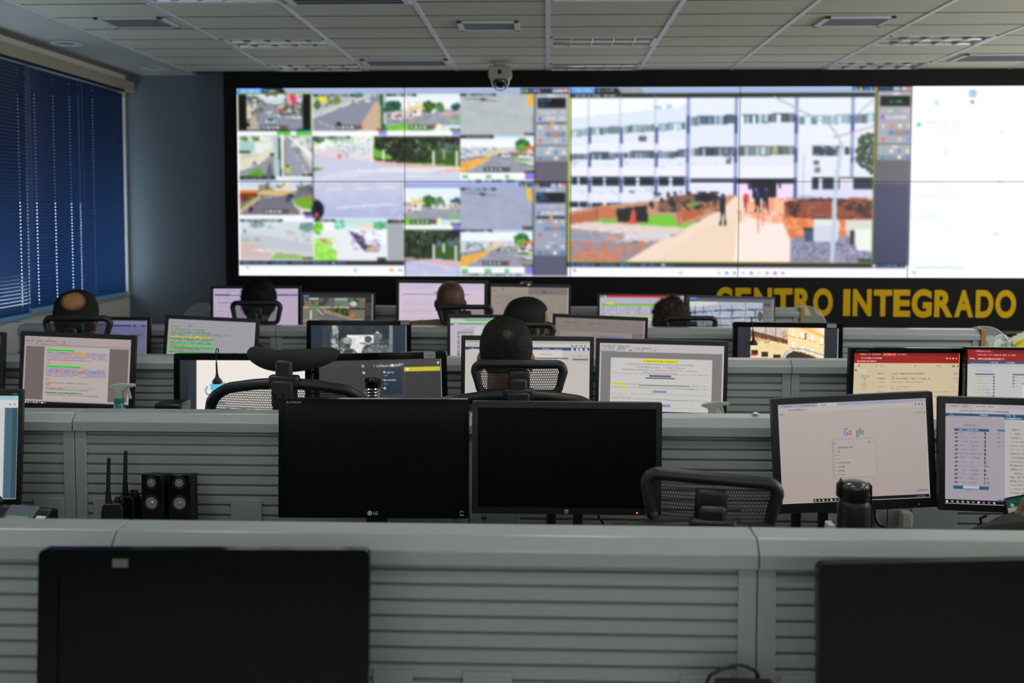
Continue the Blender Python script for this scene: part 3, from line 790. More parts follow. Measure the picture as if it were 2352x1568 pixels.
# 9, 10
v.rect(654, 1060, 1204, 1376, (236, 242, 246)); v.grad(800, 1062, 1204, 1130, (190, 225, 225), (225, 240, 240)); v.tree(850, 1100, 50, 40, (140, 210, 180), 3); v.tree(1150, 1110, 60, 34, (100, 190, 140), 5); v.rect(700, 1080, 812, 1160, W_); v.tree(690, 1130, 40, 50, (120, 200, 60), 9)
v.poly([(654, 1206), (850, 1200), (846, 1240), (780, 1256), (700, 1230)], (190, 110, 110)); v.poly([(700, 1150), (1204, 1140), (1204, 1376), (830, 1376), (800, 1250)], (238, 240, 246)); v.poly([(915, 1140), (1204, 1150), (1200, 1230), (1130, 1290), (1030, 1250)], W_)
v.poly([(915, 1145), (1030, 1190), (1040, 1250), (1130, 1270), (1120, 1310), (1040, 1310), (960, 1210)], (70, 75, 105)); v.nz(940, 1150, 1160, 1310, .8, 16, (190, 150, 190), 4, .1); v.poly([(1040, 1290), (1140, 1250), (1130, 1300), (1060, 1310)], (225, 180, 120)); v.nz(1060, 1240, 1160, 1310, .8, 10, (110, 120, 230), 9, .1)
v.poly([(654, 1200), (760, 1250), (830, 1310), (830, 1376), (654, 1376)], (150, 225, 80)); v.nz(654, 1200, 830, 1376, .7, 24, (200, 245, 130), 5, .02); v.poly([(1000, 1100), (1110, 1090), (1110, 1130), (990, 1120)], (240, 225, 190)); head(654, 815, 1058); statusbar(1204, 1374)
v.rect(1206, 1062, 1345, 1376, (172, 174, 182)); head(1206, 1345, 1062)
v.rect(90, 1376, 1345, 1412, (40, 43, 48))
for k, (a, b) in enumerate(((132, 300), (358, 455), (510, 610), (660, 765), (816, 895))): v.rect(a - 24, 1382, a - 6, 1404, (60, 130, 220) if k != 4 else (230, 230, 230)); v.txt(a, 1386, b, 1402, (90, 150, 220), .9)
v.rect(80, 1412, 1345, 1500, (253, 254, 255)); v.ell(145, 1432, 6, 9, (240, 90, 90)); v.rect(952, 1438, 976, 1460, (165, 205, 240)); v.ell(1241, 1448, 12, 14, (240, 165, 70)); v.rect(1298, 1446, 1316, 1458, (90, 100, 120))

# second column of panels: window edge, copies
v.Z(900, 180, 3.266)
topright(980, 66, 1345, 104)
scene_asphalt(525, 104, 1082, 422, (182, 190, 194)); head(525, 790, 106); statusbar(1080, 422)
v.rect(525, 422, 1082, 444, (190, 210, 235)); scene_avenue(525, 444, 1082, 712); head(525, 775, 424); playbar(802, 686); statusbar(1080, 712); strip_g(525, 714, 1080, 762); v.rect(525, 762, 1082, 784, (215, 218, 218)); v.txt(560, 764, 1000, 782, (60, 70, 66), .5)
toolpanel(1088, 106, 1342, 782); v.rect(1080, 104, 1089, 790, (50, 52, 60)); v.rect(1335, 104, 1352, 790, (48, 52, 40))
# lower window
v.rect(100, 784, 1345, 822, (160, 176, 226)); topright(975, 784, 1338, 818)
v.clip = (930.5, 0, 9999, 9999); scene_palms(-35, 822, 520, 1106); v.clip = None; playbar(240, 1078); statusbar(518, 1106)
v.Z(900, 180, 3.266); v.rect(100, 1106, 520, 1140, W_); v.rect(460, 1106, 520, 1140, (150, 135, 235))
v.rect(100, 1140, 520, 1490, (196, 198, 228)); v.grad(100, 1142, 520, 1360, (28, 34, 26), (34, 46, 28)); v.nz(100, 1142, 520, 1360, .9, 22, (60, 84, 44), 4, .04); v.nz(100, 1150, 330, 1260, .8, 12, (195, 202, 225), 14, .2); v.poly([(325, 1240), (520, 1210), (520, 1380), (325, 1358)], (56, 92, 40)); v.nz(340, 1200, 520, 1270, .8, 20, (110, 120, 160), 9, .05)
for x, ya, yb in ((315, 1255, 1362), (396, 1250, 1310), (487, 1262, 1378)): v.line([(x, ya), (x, yb)], 14, (232, 230, 228))
v.poly([(100, 1352), (520, 1376), (520, 1432), (100, 1370)], (218, 186, 196)); v.nz(100, 1400, 520, 1490, .05, 40, seed=4); v.line([(100, 1370), (520, 1440)], 5, (230, 225, 236)); v.poly([(100, 1360), (330, 1360), (100, 1385)], (120, 90, 80), .5)
scene_asphalt(522, 822, 1076, 1136, (168, 173, 198)); head(522, 790, 822); statusbar(1076, 1136); v.rect(522, 1136, 1076, 1158, (190, 205, 235)); scene_avenue(522, 1158, 1074, 1422); head(522, 770, 1138); playbar(795, 1396); statusbar(1072, 1422); strip_g(522, 1424, 1074, 1470); v.rect(522, 1470, 1076, 1490, (190, 195, 205)); v.txt(550, 1471, 1000, 1488, (60, 70, 66), .5)
v.rect(1076, 820, 1084, 1490, (50, 52, 64)); toolpanel(1084, 822, 1336, 1490, tint=(160, 166, 186), low=(92, 92, 116)); v.rect(1333, 785, 1345, 1490, (40, 42, 46))
v.rect(1338, 1412, 1352, 1500, W_)

# third and fourth columns: the large building
v.Z(1300, 190, 3.4075)
v.rect(42, 0, 2720, 80, (168, 186, 222)); v.rect(42, 30, 235, 78, (96, 160, 238)); v.txt(70, 46, 215, 64, (225, 240, 255), .9); v.poly([(240, 36), (420, 36), (440, 74), (240, 74)], (34, 38, 46)); v.ell(268, 56, 11, 12, (80, 160, 230)); v.txt(290, 46, 385, 66, (222, 225, 230), .9); v.poly([(430, 36), (600, 36), (622, 74), (440, 74)], (150, 152, 156)); v.txt(480, 48, 580, 64, (205, 208, 212), .8)
v.rect(38, 74, 2420, 1412, (160, 170, 60)); v.rect(50, 82, 2410, 1404, (44, 46, 46)); v.txt(90, 88, 420, 106, (200, 200, 200), .7)
SK = (250, 253, 255); WA = (232, 238, 252); WB = (214, 222, 244); BL_ = (66, 84, 140)
v.rect(50, 112, 2405, 1404, SK)
v.poly([(50, 270), (900, 190), (960, 150), (960, 320), (50, 370)], (228, 238, 250)); v.poly([(700, 180), (760, 175), (760, 200), (700, 205)], (180, 205, 228)); v.poly([(800, 170), (840, 165), (840, 195), (800, 200)], (185, 208, 230))
v.poly([(50, 370), (960, 312), (960, 940), (50, 1010)], WA)
def wins(x0, y0, x1, y1, dy, n, c=(150, 180, 195), d=(90, 105, 118), seed=1):
    r = np.random.RandomState(seed)
    v.poly([(x0, y0), (x1, y0 + dy), (x1, y1 + dy), (x0, y1)], d)
    for i in range(n):
        a = x0 + (x1 - x0) * i / n; b = a + (x1 - x0) / n * .78; da = dy * i / n
        k = r.rand(); cc = [p * (.45 + .75 * k) for p in c]
        v.rect(a + 2, y0 + da + 4, b, y1 + da - 2, cc)
bays = [(50, 186, 372), (215, 438, 352), (465, 712, 338), (738, 952, 322)]
for i, (a, b, yt) in enumerate(bays):
    wins(a, yt, b, yt + 58, -16, 7, (205, 228, 234), (130, 160, 185), i)
    wins(a, 558 - i * 6, b, 608 - i * 5, -6, 8, (150, 165, 185), (70, 84, 100), i + 5)
    v.rect(a, 745, b, 800, (225, 228, 240)); v.rect(a + 6, 748, a + (b - a) * .42, 800 + i * 3, (40, 46, 58)); v.rect(a + (b - a) * .52, 748, b - 4, 802 + i * 3, (38, 44, 56))
    if a < 700: v.rect(a + 4, 932 + i * 8, a + (b - a) * .44, 975 + i * 6, (36, 42, 56)); v.rect(a + (b - a) * .55, 934 + i * 8, b, 976 + i * 6, (36, 42, 56))
    v.line([(a, yt - 2), (b, yt - 14)], 5, (140, 165, 195)); v.line([(a, 552 - i * 6), (b, 546 - i * 6)], 5, (110, 120, 150)); v.line([(a, 742), (b, 742)], 5, (120, 130, 165))
    v.rect(a, yt + 120, b, yt + 190, (240, 244, 254)) ; v.rect(a, 668, b, 738, (243, 243, 253)); v.nz(a, 620, b, 662, .7, 14, (150, 160, 180), 17 + i, .22)
    v.rect(a, 872, b, 930 - i * 6, (240, 240, 252)); v.nz(a, 820, b, 866, .5, 18, (180, 185, 200), 27 + i, .18)
for x in (202, 450, 725): v.rect(x - 14, 345, x + 12, 480, BL_); v.rect(x - 14, 548, x + 12, 665, BL_); v.rect(x - 14, 745, x + 12, 860, BL_); v.rect(x - 12, 940, x + 10, 1005, BL_); v.line([(x - 12, 100), (x - 12, 990)], 3, (170, 180, 215), .8)
v.rect(588, 412, 648, 462, (110, 100, 120)); v.ell(80, 632, 22, 22, (190, 215, 215)); v.ell(535, 855, 24, 12, (150, 150, 160)); v.line([(610, 345), (620, 400)], 6, (90, 110, 130)); v.line([(655, 345), (645, 400)], 6, (90, 110, 130))
# right wing
v.poly([(960, 112), (2405, 112), (2405, 960), (960, 930)], WA); v.rect(962, 112, 1340, 252, (236, 243, 252)); v.rect(1360, 112, 1790, 250, (236, 243, 252)); v.rect(1826, 112, 2405, 250, (238, 244, 253))
wins(990, 262, 1338, 334, -14, 8, (150, 172, 190), (80, 100, 120), 3); wins(1362, 252, 1790, 322, -16, 9, (190, 210, 220), (70, 84, 96), 4); wins(1826, 262, 2405, 334, -22, 12, (205, 222, 234), (140, 165, 190), 5)
wins(990, 510, 1338, 576, -4, 8, (150, 165, 180), (50, 62, 74), 6); wins(1362, 500, 1790, 576, -8, 10, (170, 190, 190), (100, 110, 110), 7); v.rect(1620, 505, 1668, 560, (190, 200, 110), .7)
v.rect(1826, 330, 2405, 480, (240, 243, 253)); v.rect(1826, 490, 2405, 700, (236, 240, 253)); v.rect(1936, 500, 2140, 576, (64, 74, 90)); v.nz(1936, 500, 2140, 576, .8, 22, (190, 198, 206), 5, .1); v.rect(2186, 505, 2220, 570, (60, 70, 86))
v.rect(990, 655, 1338, 745, (243, 244, 254)); v.rect(1362, 655, 1790, 750, (243, 244, 254)); v.rect(990, 756, 1340, 782, (60, 64, 80)); v.rect(990, 786, 1340, 905, (238, 238, 252)); v.nz(1000, 590, 1338, 650, .5, 16, (200, 205, 220), 4, .2)
v.rect(1268, 560, 1310, 640, (100, 104, 116)); v.nz(1268, 560, 1320, 640, .7, 12, WA, 5, .05)
for x, a, b in ((968, 112, 895), (1345, 112, 900), (1808, 112, 930), (2240, 112, 920)): v.rect(x - 14, a, x + 13, b, (150, 165, 205)); v.rect(x - 14, a + 140, x + 13, a + 290, BL_); v.rect(x - 12, a + 400, x + 11, a + 520, BL_); v.rect(x - 12, 745, x + 11, b, BL_)
v.rect(1930, 745, 2405, 830, (40, 44, 60)); v.rect(1990, 750, 2010, 830, WA); v.rect(2110, 750, 2130, 830, WA); v.rect(2150, 750, 2250, 830, (225, 228, 240)); v.rect(1936, 830, 2405, 915, (222, 226, 250)); v.rect(1945, 610, 1990, 650, (110, 112, 120)); v.rect(1950, 662, 2000, 712, (130, 128, 134)); v.rect(1826, 880, 1936, 925, (170, 205, 225)); v.rect(1860, 560, 1868, 925, (190, 196, 214))
# entrance
v.rect(1360, 754, 1790, 785, (40, 42, 54)); v.rect(1366, 785, 1470, 905, (246, 226, 250)); v.rect(1470, 760, 1660, 920, (26, 26, 36)); v.rect(1660, 785, 1775, 905, (244, 226, 250)); v.rect(1440, 785, 1470, 830, (60, 60, 80)); v.rect(1675, 785, 1698, 825, (60, 60, 80)); v.ell(1502, 838, 12, 15, (110, 120, 240))
# grounds
v.poly([(50, 1010), (300, 960), (960, 900), (1340, 880), (1380, 900), (1780, 905), (2405, 905), (2405, 1404), (50, 1404)], (202, 150, 118))
v.poly([(740, 930), (900, 880), (1180, 860), (1230, 960), (1000, 1010), (740, 1010)], (140, 96, 84)); v.nz(650, 850, 1240, 1010, .9, 26, (34, 34, 42), 5, .06); v.nz(900, 920, 1240, 1010, .8, 22, (205, 130, 90), 15, .06); v.poly([(50, 1030), (190, 1010), (330, 968), (410, 990), (420, 1080), (50, 1110)], (190, 108, 76)); v.poly([(270, 975), (380, 975), (420, 1075), (260, 1070)], (206, 120, 84)); v.rect(1030, 865, 1150, 935, (44, 46, 60)); v.ell(1110, 900, 50, 36, (30, 32, 44))
v.poly([(240, 1068), (430, 1068), (430, 1098), (240, 1095)], (130, 190, 70)); v.poly([(680, 1040), (850, 1030), (900, 1120), (1040, 1080), (980, 1138), (560, 1112), (660, 1100)], (120, 205, 60)); v.poly([(960, 940), (1060, 930), (1060, 960), (980, 970)], (120, 165, 60))
v.poly([(410, 990), (650, 960), (668, 1092), (428, 1096)], (30, 34, 36)); v.poly([(540, 985), (558, 985), (575, 1110), (510, 1110)], (214, 92, 66)); v.line([(262, 980), (262, 1080)], 6, (120, 70, 60)); v.line([(900, 1000), (910, 1110)], 12, (190, 90, 60)); v.poly([(920, 1000), (1110, 1010), (1090, 1040), (930, 1090)], (190, 100, 66)); v.poly([(1045, 1070), (1104, 1070), (1104, 1140), (1045, 1138)], (86, 70, 78)); v.line([(1040, 1050), (1200, 1030)], 10, (214, 150, 120))
v.poly([(50, 1110), (200, 1090), (960, 1135), (880, 1190), (470, 1190), (50, 1140)], (232, 214, 204)); v.poly([(50, 1150), (470, 1185), (890, 1190), (740, 1250), (50, 1404)], (158, 158, 176)); v.poly([(470, 1190), (830, 1190), (850, 1220), (480, 1215)], (215, 222, 240)); v.poly([(470, 1215), (900, 1222), (910, 1240), (450, 1240)], (226, 200, 186)); v.line([(440, 1244), (900, 1246)], 6, (70, 60, 66)); v.ell(430, 1250, 20, 9, (236, 232, 220)); v.ell(655, 1250, 16, 10, (236, 232, 220)); v.poly([(340, 1200), (450, 1212), (440, 1240), (330, 1225)], (226, 160, 120))
v.poly([(50, 1240), (200, 1260), (740, 1246), (500, 1404), (50, 1404)], (160, 142, 150)); v.nz(50, 1240, 640, 1404, .8, 50, (214, 130, 96), 7, .02); v.nz(50, 1140, 600, 1404, .12, 16, seed=9)
v.poly([(960, 1135), (1240, 990), (1340, 890), (1790, 930), (1830, 1060), (1790, 1404), (490, 1404), (740, 1248), (900, 1190)], (250, 224, 202)); v.poly([(1370, 1060), (1790, 1060), (1760, 1404), (1340, 1404)], (255, 240, 226)); v.poly([(1100, 1140), (1340, 1050), (1340, 1404), (700, 1404)], (248, 220, 196)); v.poly([(1390, 930), (1790, 930), (1790, 1090), (1640, 1100), (1400, 1040)], (252, 176, 130)); v.nz(1360, 900, 1800, 1100, .7, 40, (255, 226, 200), 5, .02); v.poly([(1550, 910), (1790, 910), (1720, 1010), (1540, 1000)], (255, 196, 150))
v.poly([(1720, 930), (2000, 900), (2405, 920), (2405, 1090), (1800, 1060), (1730, 1010)], (84, 48, 44)); v.nz(1720, 900, 2405, 1060, .8, 34, (158, 88, 62), 9, .03); v.nz(1720, 900, 2405, 1050, .8, 24, (40, 28, 34), 19, .12); v.poly([(1900, 930), (2060, 920), (2330, 1050), (1820, 1050)], (146, 78, 58)); v.nz(1900, 930, 2330, 1050, .6, 20, (200, 130, 100), 12, .14)
v.poly([(1700, 1060), (2405, 1062), (2405, 1200), (1810, 1210), (1780, 1240)], (226, 126, 72)); v.nz(1720, 1060, 2405, 1200, .5, 26, (250, 190, 140), 6, .1); v.poly([(1780, 1210), (2405, 1190), (2405, 1404), (1770, 1404)], (150, 150, 176)); v.nz(1780, 1210, 2405, 1404, .4, 9, (60, 62, 84), 3, .02); v.nz(1780, 1210, 2405, 1404, .5, 8, (215, 220, 240), 33, .12)
v.poly([(1950, 1065), (2140, 1065), (2160, 1110), (2140, 1240), (1955, 1240)], (214, 222, 230)); v.poly([(1955, 1065), (2140, 1065), (2150, 1120), (1960, 1120)], (230, 238, 228)); v.rect(1878, 1140, 1950, 1240, (72, 90, 114)); v.rect(1874, 1132, 1955, 1150, (34, 36, 44)); v.poly([(2200, 1075), (2405, 1075), (2405, 1300), (2290, 1290), (2200, 1160)], (220, 226, 214)); v.poly([(2270, 1145), (2405, 1145), (2405, 1320), (2295, 1310)], (240, 250, 236)); v.rect(2240, 1150, 2272, 1270, (50, 54, 60))
# lamp post, branches, tree
v.line([(2160, 480), (2120, 780), (2098, 1404)], 34, (196, 212, 226)); v.line([(1640, 112), (1880, 240), (2060, 330), (2130, 420), (2160, 520)], 13, (176, 188, 204)); v.line([(2410, 112), (2280, 250), (2200, 330)], 6, (130, 160, 200)); v.line([(2090, 430), (2250, 390), (2405, 340)], 12, (196, 170, 190))
v.tree(2380, 510, 110, 130, (66, 88, 66), 5); v.tree(2350, 600, 80, 90, (50, 66, 56), 7); v.tree(2400, 640, 60, 80, (56, 74, 60), 9); v.nz(2230, 380, 2405, 740, .7, 16, (226, 232, 242), 6, .16)
for x, a, b in ((1240, 890, 1110), (1505, 870, 1010), (1565, 840, 1000)): v.ell(x + 12, a, 18, 20, (60, 64, 110)); v.rect(x - 12, a + 15, x + 32, (a + b) / 2 + 10, (34, 36, 54)); v.line([(x + 3, (a + b) / 2), (x - 8, b)], 14, (34, 34, 48)); v.line([(x + 20, (a + b) / 2), (x + 28, b)], 14, (34, 34, 48))
v.ell(1422, 905, 24, 40, (226, 70, 56)); v.line([(1420, 920), (1424, 1010)], 16, (110, 70, 80))
for x, a, b in ((1520, 1030, 1170), (1560, 960, 1120), (1630, 900, 1000), (1600, 920, 1040), (1380, 1010, 1090)): v.line([(x, a), (x, b)], 7, (226, 110, 84))
v.line([(1180, 1020), (1180, 1090)], 5, (214, 110, 90)); v.line([(1360, 1008), (1790, 1040)], 4, (190, 130, 120))
# crop overflow, panel and bars
v.rect(2405, 74, 2416, 1408, (150, 160, 70)); v.rect(2300, 1380, 2404, 1402, (24, 50, 30)); v.ell(2312, 1391, 12, 9, (214, 40, 36)); v.txt(2325, 1384, 2400, 1398, (60, 214, 60), .9)
v.rect(2416, 30, 2700, 1412, (100, 98, 110)); v.Z(1680, 190, 3.409)
topright(945, 28, 1415, 64); v.rect(1120, 64, 1136, 1412, (96, 100, 60)); toolpanel(1136, 68, 1408, 776, green=True, tint=(172, 170, 178), low=(98, 94, 104)); v.rect(1118, 786, 1402, 1430, (62, 66, 96)); v.rect(1402, 64, 1424, 780, (70, 72, 76)); v.rect(1392, 780, 1402, 1450, (120, 120, 140))
v.Z(1300, 190, 3.4075)
v.rect(36, 1412, 2675, 1450, (38, 42, 50))
for k, (a, b) in enumerate(((80, 250), (316, 415), (472, 580), (640, 742), (800, 880))): v.rect(a - 26, 1422, a - 6, 1442, (60, 130, 220) if k != 4 else (230, 230, 230)); v.txt(a, 1424, b, 1442, (100, 155, 225), .9)
v.ell(2426, 1432, 14, 13, (235, 235, 240)); v.txt(2445, 1424, 2660, 1440, (110, 165, 230), .8)
v.rect(36, 1450, 2690, 1540, (253, 254, 255)); v.ell(88, 1474, 7, 9, (240, 80, 90)); v.rect(912, 1480, 936, 1500, (165, 205, 240))
for x, c in ((1222, (190, 190, 110)), (1284, (60, 90, 180)), (1350, (130, 110, 220)), (1412, (130, 205, 235)), (1475, (70, 80, 190)), (1538, (235, 215, 60)), (1595, (230, 90, 90)), (1660, (60, 60, 110)), (1720, (150, 130, 60))): v.ell(x, 1492, 10, 9, c)
# fifth column: white page
v.Z(2000, 180, 3.409)
v.rect(308, 50, 2000, 1570, (253, 254, 255)); v.rect(735, 98, 788, 150, (130, 195, 245)); v.ell(760, 124, 14, 14, (190, 222, 250)); v.rect(472, 172, 512, 210, (200, 225, 248)); v.ell(762, 188, 12, 14, (110, 125, 150)); v.ell(358, 365, 15, 15, (60, 190, 90)); v.ell(348, 1518, 8, 12, (240, 130, 100)); v.ell(872, 1020, 6, 6, (250, 130, 130))
for x0, y0, x1, y1 in ((530, 235, 600, 248), (420, 335, 725, 350), (430, 358, 720, 372), (465, 380, 690, 395), (475, 418, 660, 430), (925, 232, 1065, 246), (905, 268, 1110, 282), (920, 592, 1075, 606), (900, 668, 1090, 682), (480, 770, 640, 782), (485, 862, 630, 877), (365, 905, 690, 920), (340, 932, 690, 944), (415, 960, 545, 970), (365, 1006, 440, 1020), (398, 1034, 620, 1046), (398, 1060, 600, 1070), (325, 1085, 545, 1096), (355, 1110, 440, 1120), (360, 1158, 610, 1170), (905, 992, 1060, 1006), (880, 1070, 1070, 1082)): v.txt(x0, y0, x1, y1, (200, 212, 232), .75, .55)
v.txt(340, 1470, 745, 1486, (120, 180, 225), .9, .6); v.rect(825, 255, 1170, 258, (225, 232, 240)); v.rect(825, 650, 1190, 653, (225, 232, 240)); v.rect(825, 255, 829, 650, (228, 234, 242))
for x, y in ((1000, 420), (565, 580), (975, 1215), (990, 815)): v.ell(x, y, 24, 10, (205, 220, 242))
v.soft(1)

# ------------------------------------------------------------------ the video wall itself
m_black = mat('video_wall_black', srgb(9, 10, 10), 0.6, spec=.2, noise_s=20, noise_a=.1)
m_bez = mat('panel_bezel', (0.01, 0.01, 0.011), 0.35)
vw = thing('video_wall', 'huge video wall of thin-bezel panels in a black surround filling the far wall', 'video wall', (P(1700, 400, YS).x, YS, 0))
ox = vw.location.x
tlp = P(545, 199, YS); colw = (P(1310, 400, YS).x - P(545, 400, YS).x) / 2 * (CW / 382.5)
sx0 = tlp.x; seamx = [P(x, 400, YS).x for x in (546, 930, 1311, 1697.5, 2088.5, 2484)]
zt, zm, zb = P(1300, 200, YS).z, P(1300, 417, YS).z, P(1300, 635.5, YS).z
xs0 = P(518, 400, YS).x
sb = MB()
sb.bx(xs0 - ox, XR - .003 - ox, .012, YB - YS - .002, 0, H_CEIL - .002)
sb.bx(xs0 - ox, seamx[0] - ox - .004, -.018, .012, 0, H_CEIL - .002)
sb.bx(seamx[0] - ox - .004, XR - .003 - ox, -.018, .012, zt + .004, H_CEIL - .002)
sb.bx(seamx[0] - ox - .004, XR - .003 - ox, -.018, .012, 0, zb - .004)
sb.bx(seamx[5] - ox + .004, XR - .003 - ox, -.018, .012, zb - .004, zt + .004)
sb.build('surround', m_black, vw)
gain = [(1, 1, 1), (.97, 1, 1.0)]
RG = v.lin4()
for c in range(NC):
    for r in range(2):
        xa, xb = seamx[c], seamx[c + 1]
        z1, z0 = (zt, zm) if r == 0 else (zm, zb)
        e = .0025
        pn = MB().bx(xa + .0005 - ox, xb - .0005 - ox, -.006, .010, z0 + .0005, z1 - .0005).build('display_panel', m_bez, vw)
        # sub-picture of this panel, resampled from the wall picture
        nx, ny = 150, 84
        us = (VX0 + CW * (c + np.linspace(0, 1, nx)) - VX0) / (CW * NC) * (v.nx - 1)
        fy0, fy1 = (0, (VXM - VY0) / (VY1 - VY0)) if r == 0 else ((VXM - VY0) / (VY1 - VY0), 1)
        vsn = (fy0 + (fy1 - fy0) * np.linspace(0, 1, ny)) * (v.ny - 1)
        i = np.clip(us.astype(int), 0, v.nx - 2); fu = (us - i)[None, :, None]
        j = np.clip(vsn.astype(int), 0, v.ny - 2); fv = (vsn - j)[:, None, None]
        A = (RG[j][:, i] * (1 - fu) + RG[j][:, i + 1] * fu) * (1 - fv) + (RG[j + 1][:, i] * (1 - fu) + RG[j + 1][:, i + 1] * fu) * fv
        A = A * np.array([1.0, 1.0, 1.0, 1]) if r == 0 else A * np.array([.97, .985, 1.0, 1])
        if c == 3 and r == 1: A = A * np.array([1.04, .97, 1.02, 1])
        screen_obj('screen', A, lambda u, w, xa=xa, xb=xb, z0=z0, z1=z1: (xa + e + u * (xb - xa - 2 * e) - ox, -.0068, z1 - e - w * (z1 - z0 - 2 * e)), pn)

# lettering on the black surround
m_yel = mat('lettering_yellow', srgb(200, 160, 5), 0.6, spec=.15)
lt = thing('wall_lettering', 'yellow capital letters reading CENTRO INTEGRADO on the black surround', 'lettering', (P(1990, 700, YS).x, YS - .018, P(1990, 729, YS).z))
LET = [('C', 1643, 1682, 659, 722), ('E', 1688, 1725, 661, 722), ('N', 1731, 1773, 661, 723), ('T', 1777, 1820, 662, 724), ('R', 1824, 1865, 662, 724), ('O', 1867, 1913, 662, 726),
       ('I', 1936, 1953, 664, 725), ('N', 1958, 2002, 664, 725.5), ('T', 2006, 2049, 665, 726), ('E', 2051, 2091, 665, 727), ('G', 2093, 2140.5, 664, 729), ('R', 2145, 2189, 666, 728), ('A', 2191, 2236, 666, 728), ('D', 2240, 2282, 666, 729), ('O', 2285, 2334, 666, 730)]
for ch, xa, xb, ya, yb in LET:
    me = text_mesh(ch, 1.0, 0.040 if ch not in 'I' else .02, 0.0, res=10)
    me.shade_flat()
    co = np.empty(len(me.vertices) * 3, np.float32); me.vertices.foreach_get('co', co); co = co.reshape(-1, 3)
    mn, mx = co.min(0), co.max(0)
    a, b = P(xa, yb, YS - .018), P(xb, ya, YS - .018)
    n = len(co)
    out = np.empty_like(co)
    out[:, 0] = a.x + (co[:, 0] - mn[0]) / (mx[0] - mn[0]) * (b.x - a.x) - lt.location.x
    out[:, 2] = a.z + (co[:, 1] - mn[1]) / (mx[1] - mn[1]) * (b.z - a.z) - lt.location.z
    out[:, 1] = -.004
    me.vertices.foreach_set('co', out.reshape(-1)); me.name = 'letter'
    me.materials.clear(); me.materials.append(m_yel); me.update()
    o = bpy.data.objects.new('letter', me); COL.objects.link(o); o.parent = lt
    sd = o.modifiers.new('thickness', 'SOLIDIFY'); sd.thickness = .004; sd.offset = -1
# ================================================================== desk rows: partitions, worktops
m_part = mat('partition_paint', srgb(150, 157, 158), 0.42, noise_s=40, noise_a=.02, rvar=.04)
m_cap = mat('partition_cap_paint', srgb(150, 157, 158), 0.20, noise_s=25, noise_a=.02, rvar=.03, spec=.6)
m_top = mat('worktop_laminate', srgb(140, 142, 140), 0.4, noise_s=50, noise_a=.03)
m_leg = mat('desk_leg_grey', srgb(96, 99, 100), 0.4, metal=.3)
ZTOP = 1.095; ZD = 0.73
FR = {1: 1.815, 2: 2.911, 3: 4.085, 4: 5.210, 5: 6.340}
ROWN = {1: 'nearest', 2: 'second', 3: 'third', 4: 'fourth', 5: 'farthest'}
JN = {1: (-2.03, -.820, .392, 1.60, 2.81), 2: (-2.64, -1.426, -.231, 1.003, 2.22, 3.44), 3: (-2.66, -1.44, -.218, 1.003, 2.224, 3.44),
      4: (-2.84, -1.4425, -.22, 1.003, 2.245), 5: (-2.205, -.915, .35, 1.600)}
CLIPS = {1: ((-.290, .075), (-.110, .093), (.298, .093), (.475, .075), (-1.2, .1), (1.0, .1)),
         2: ((-1.508, .094), (-1.33, .085), (-.904, .094), (-.33, .09), (-.13, .10), (.62, .09), (1.14, .13), (.9, .05)),
         3: ((-1.2, .1), (.3, .1), (1.3, .1)), 4: ((-1.0, .1), (.4, .1), (1.4, .1)), 5: ((-1.2, .1), (.1, .1), (1.1, .1))}
def partition(row, xa, xb, label):
    F = FR[row]; L = xb - xa; g = .0012
    t = thing('desk_screen', label, 'desk partition', ((xa + xb) / 2, F, 0), 0, 'grey slatted desk screens')
    x0, x1 = -L / 2 + g, L / 2 - g
    # cap: flat top, chamfer, vertical lip (front), mirrored at the back
    D = .118
    pr = [(.026, ZTOP), (.092, ZTOP), (.117, ZTOP - .024), (.117, ZTOP - .052), (.104, ZTOP - .055), (.014, ZTOP - .055), (.001, ZTOP - .052), (.001, ZTOP - .024)]
    pr = [(p[0] - .0, p[1]) for p in pr]
    MB().prism(pr[::-1], 'x', x0, x1).build('cap', m_cap, t, bevel=.0022, seg=2)
    # end posts
    for s in (0, 1):
        a = x0 if s == 0 else x1 - .034
        MB().bx(a, a + .034, .014, .104, 0.02, ZTOP - .054).build('post', m_part, t, bevel=.0025)
    # slatted front between worktop and cap (and the same towards the far side)
    for side in (0, 1):
        sl = MB(); p = .0305; z = ZTOP - .060; xx0, xx1 = x0 + .034, x1 - .034
        sg = 1 if side == 0 else -1; fy = .020 if side == 0 else .098
        prof = [(fy + sg * .008, z)]
        while z > .66:
            prof += [(fy + sg * .0105, z), (fy + sg * .0105, z - .0065), (fy, z - .0095), (fy, z - p)]
            z -= p
        prof += [(fy + sg * .02, z), (fy + sg * .02, ZTOP - .060)]
        n = len(prof)
        vs = [(xx0, q[0], q[1]) for q in prof] + [(xx1, q[0], q[1]) for q in prof]
        fs = [((i, i + 1, n + i + 1, n + i) if side == 0 else (n + i, n + i + 1, i + 1, i)) for i in range(n - 1)]
        sl.add(vs, fs); sl.build('slat_panel', m_part, t)
    MB().bx(x0 + .034, x1 - .034, .03, .088, .12, .68).build('lower_panel', m_part, t)
    for cxp, w in CLIPS[row]:
        if xa + w / 2 < cxp < xb - w / 2:
            c = cxp - (xa + xb) / 2
            MB().bx(c - w / 2, c + w / 2, .0125, .022, ZD + .005, .836).build('cable_cover', m_part, t, bevel=.0015)
    return t
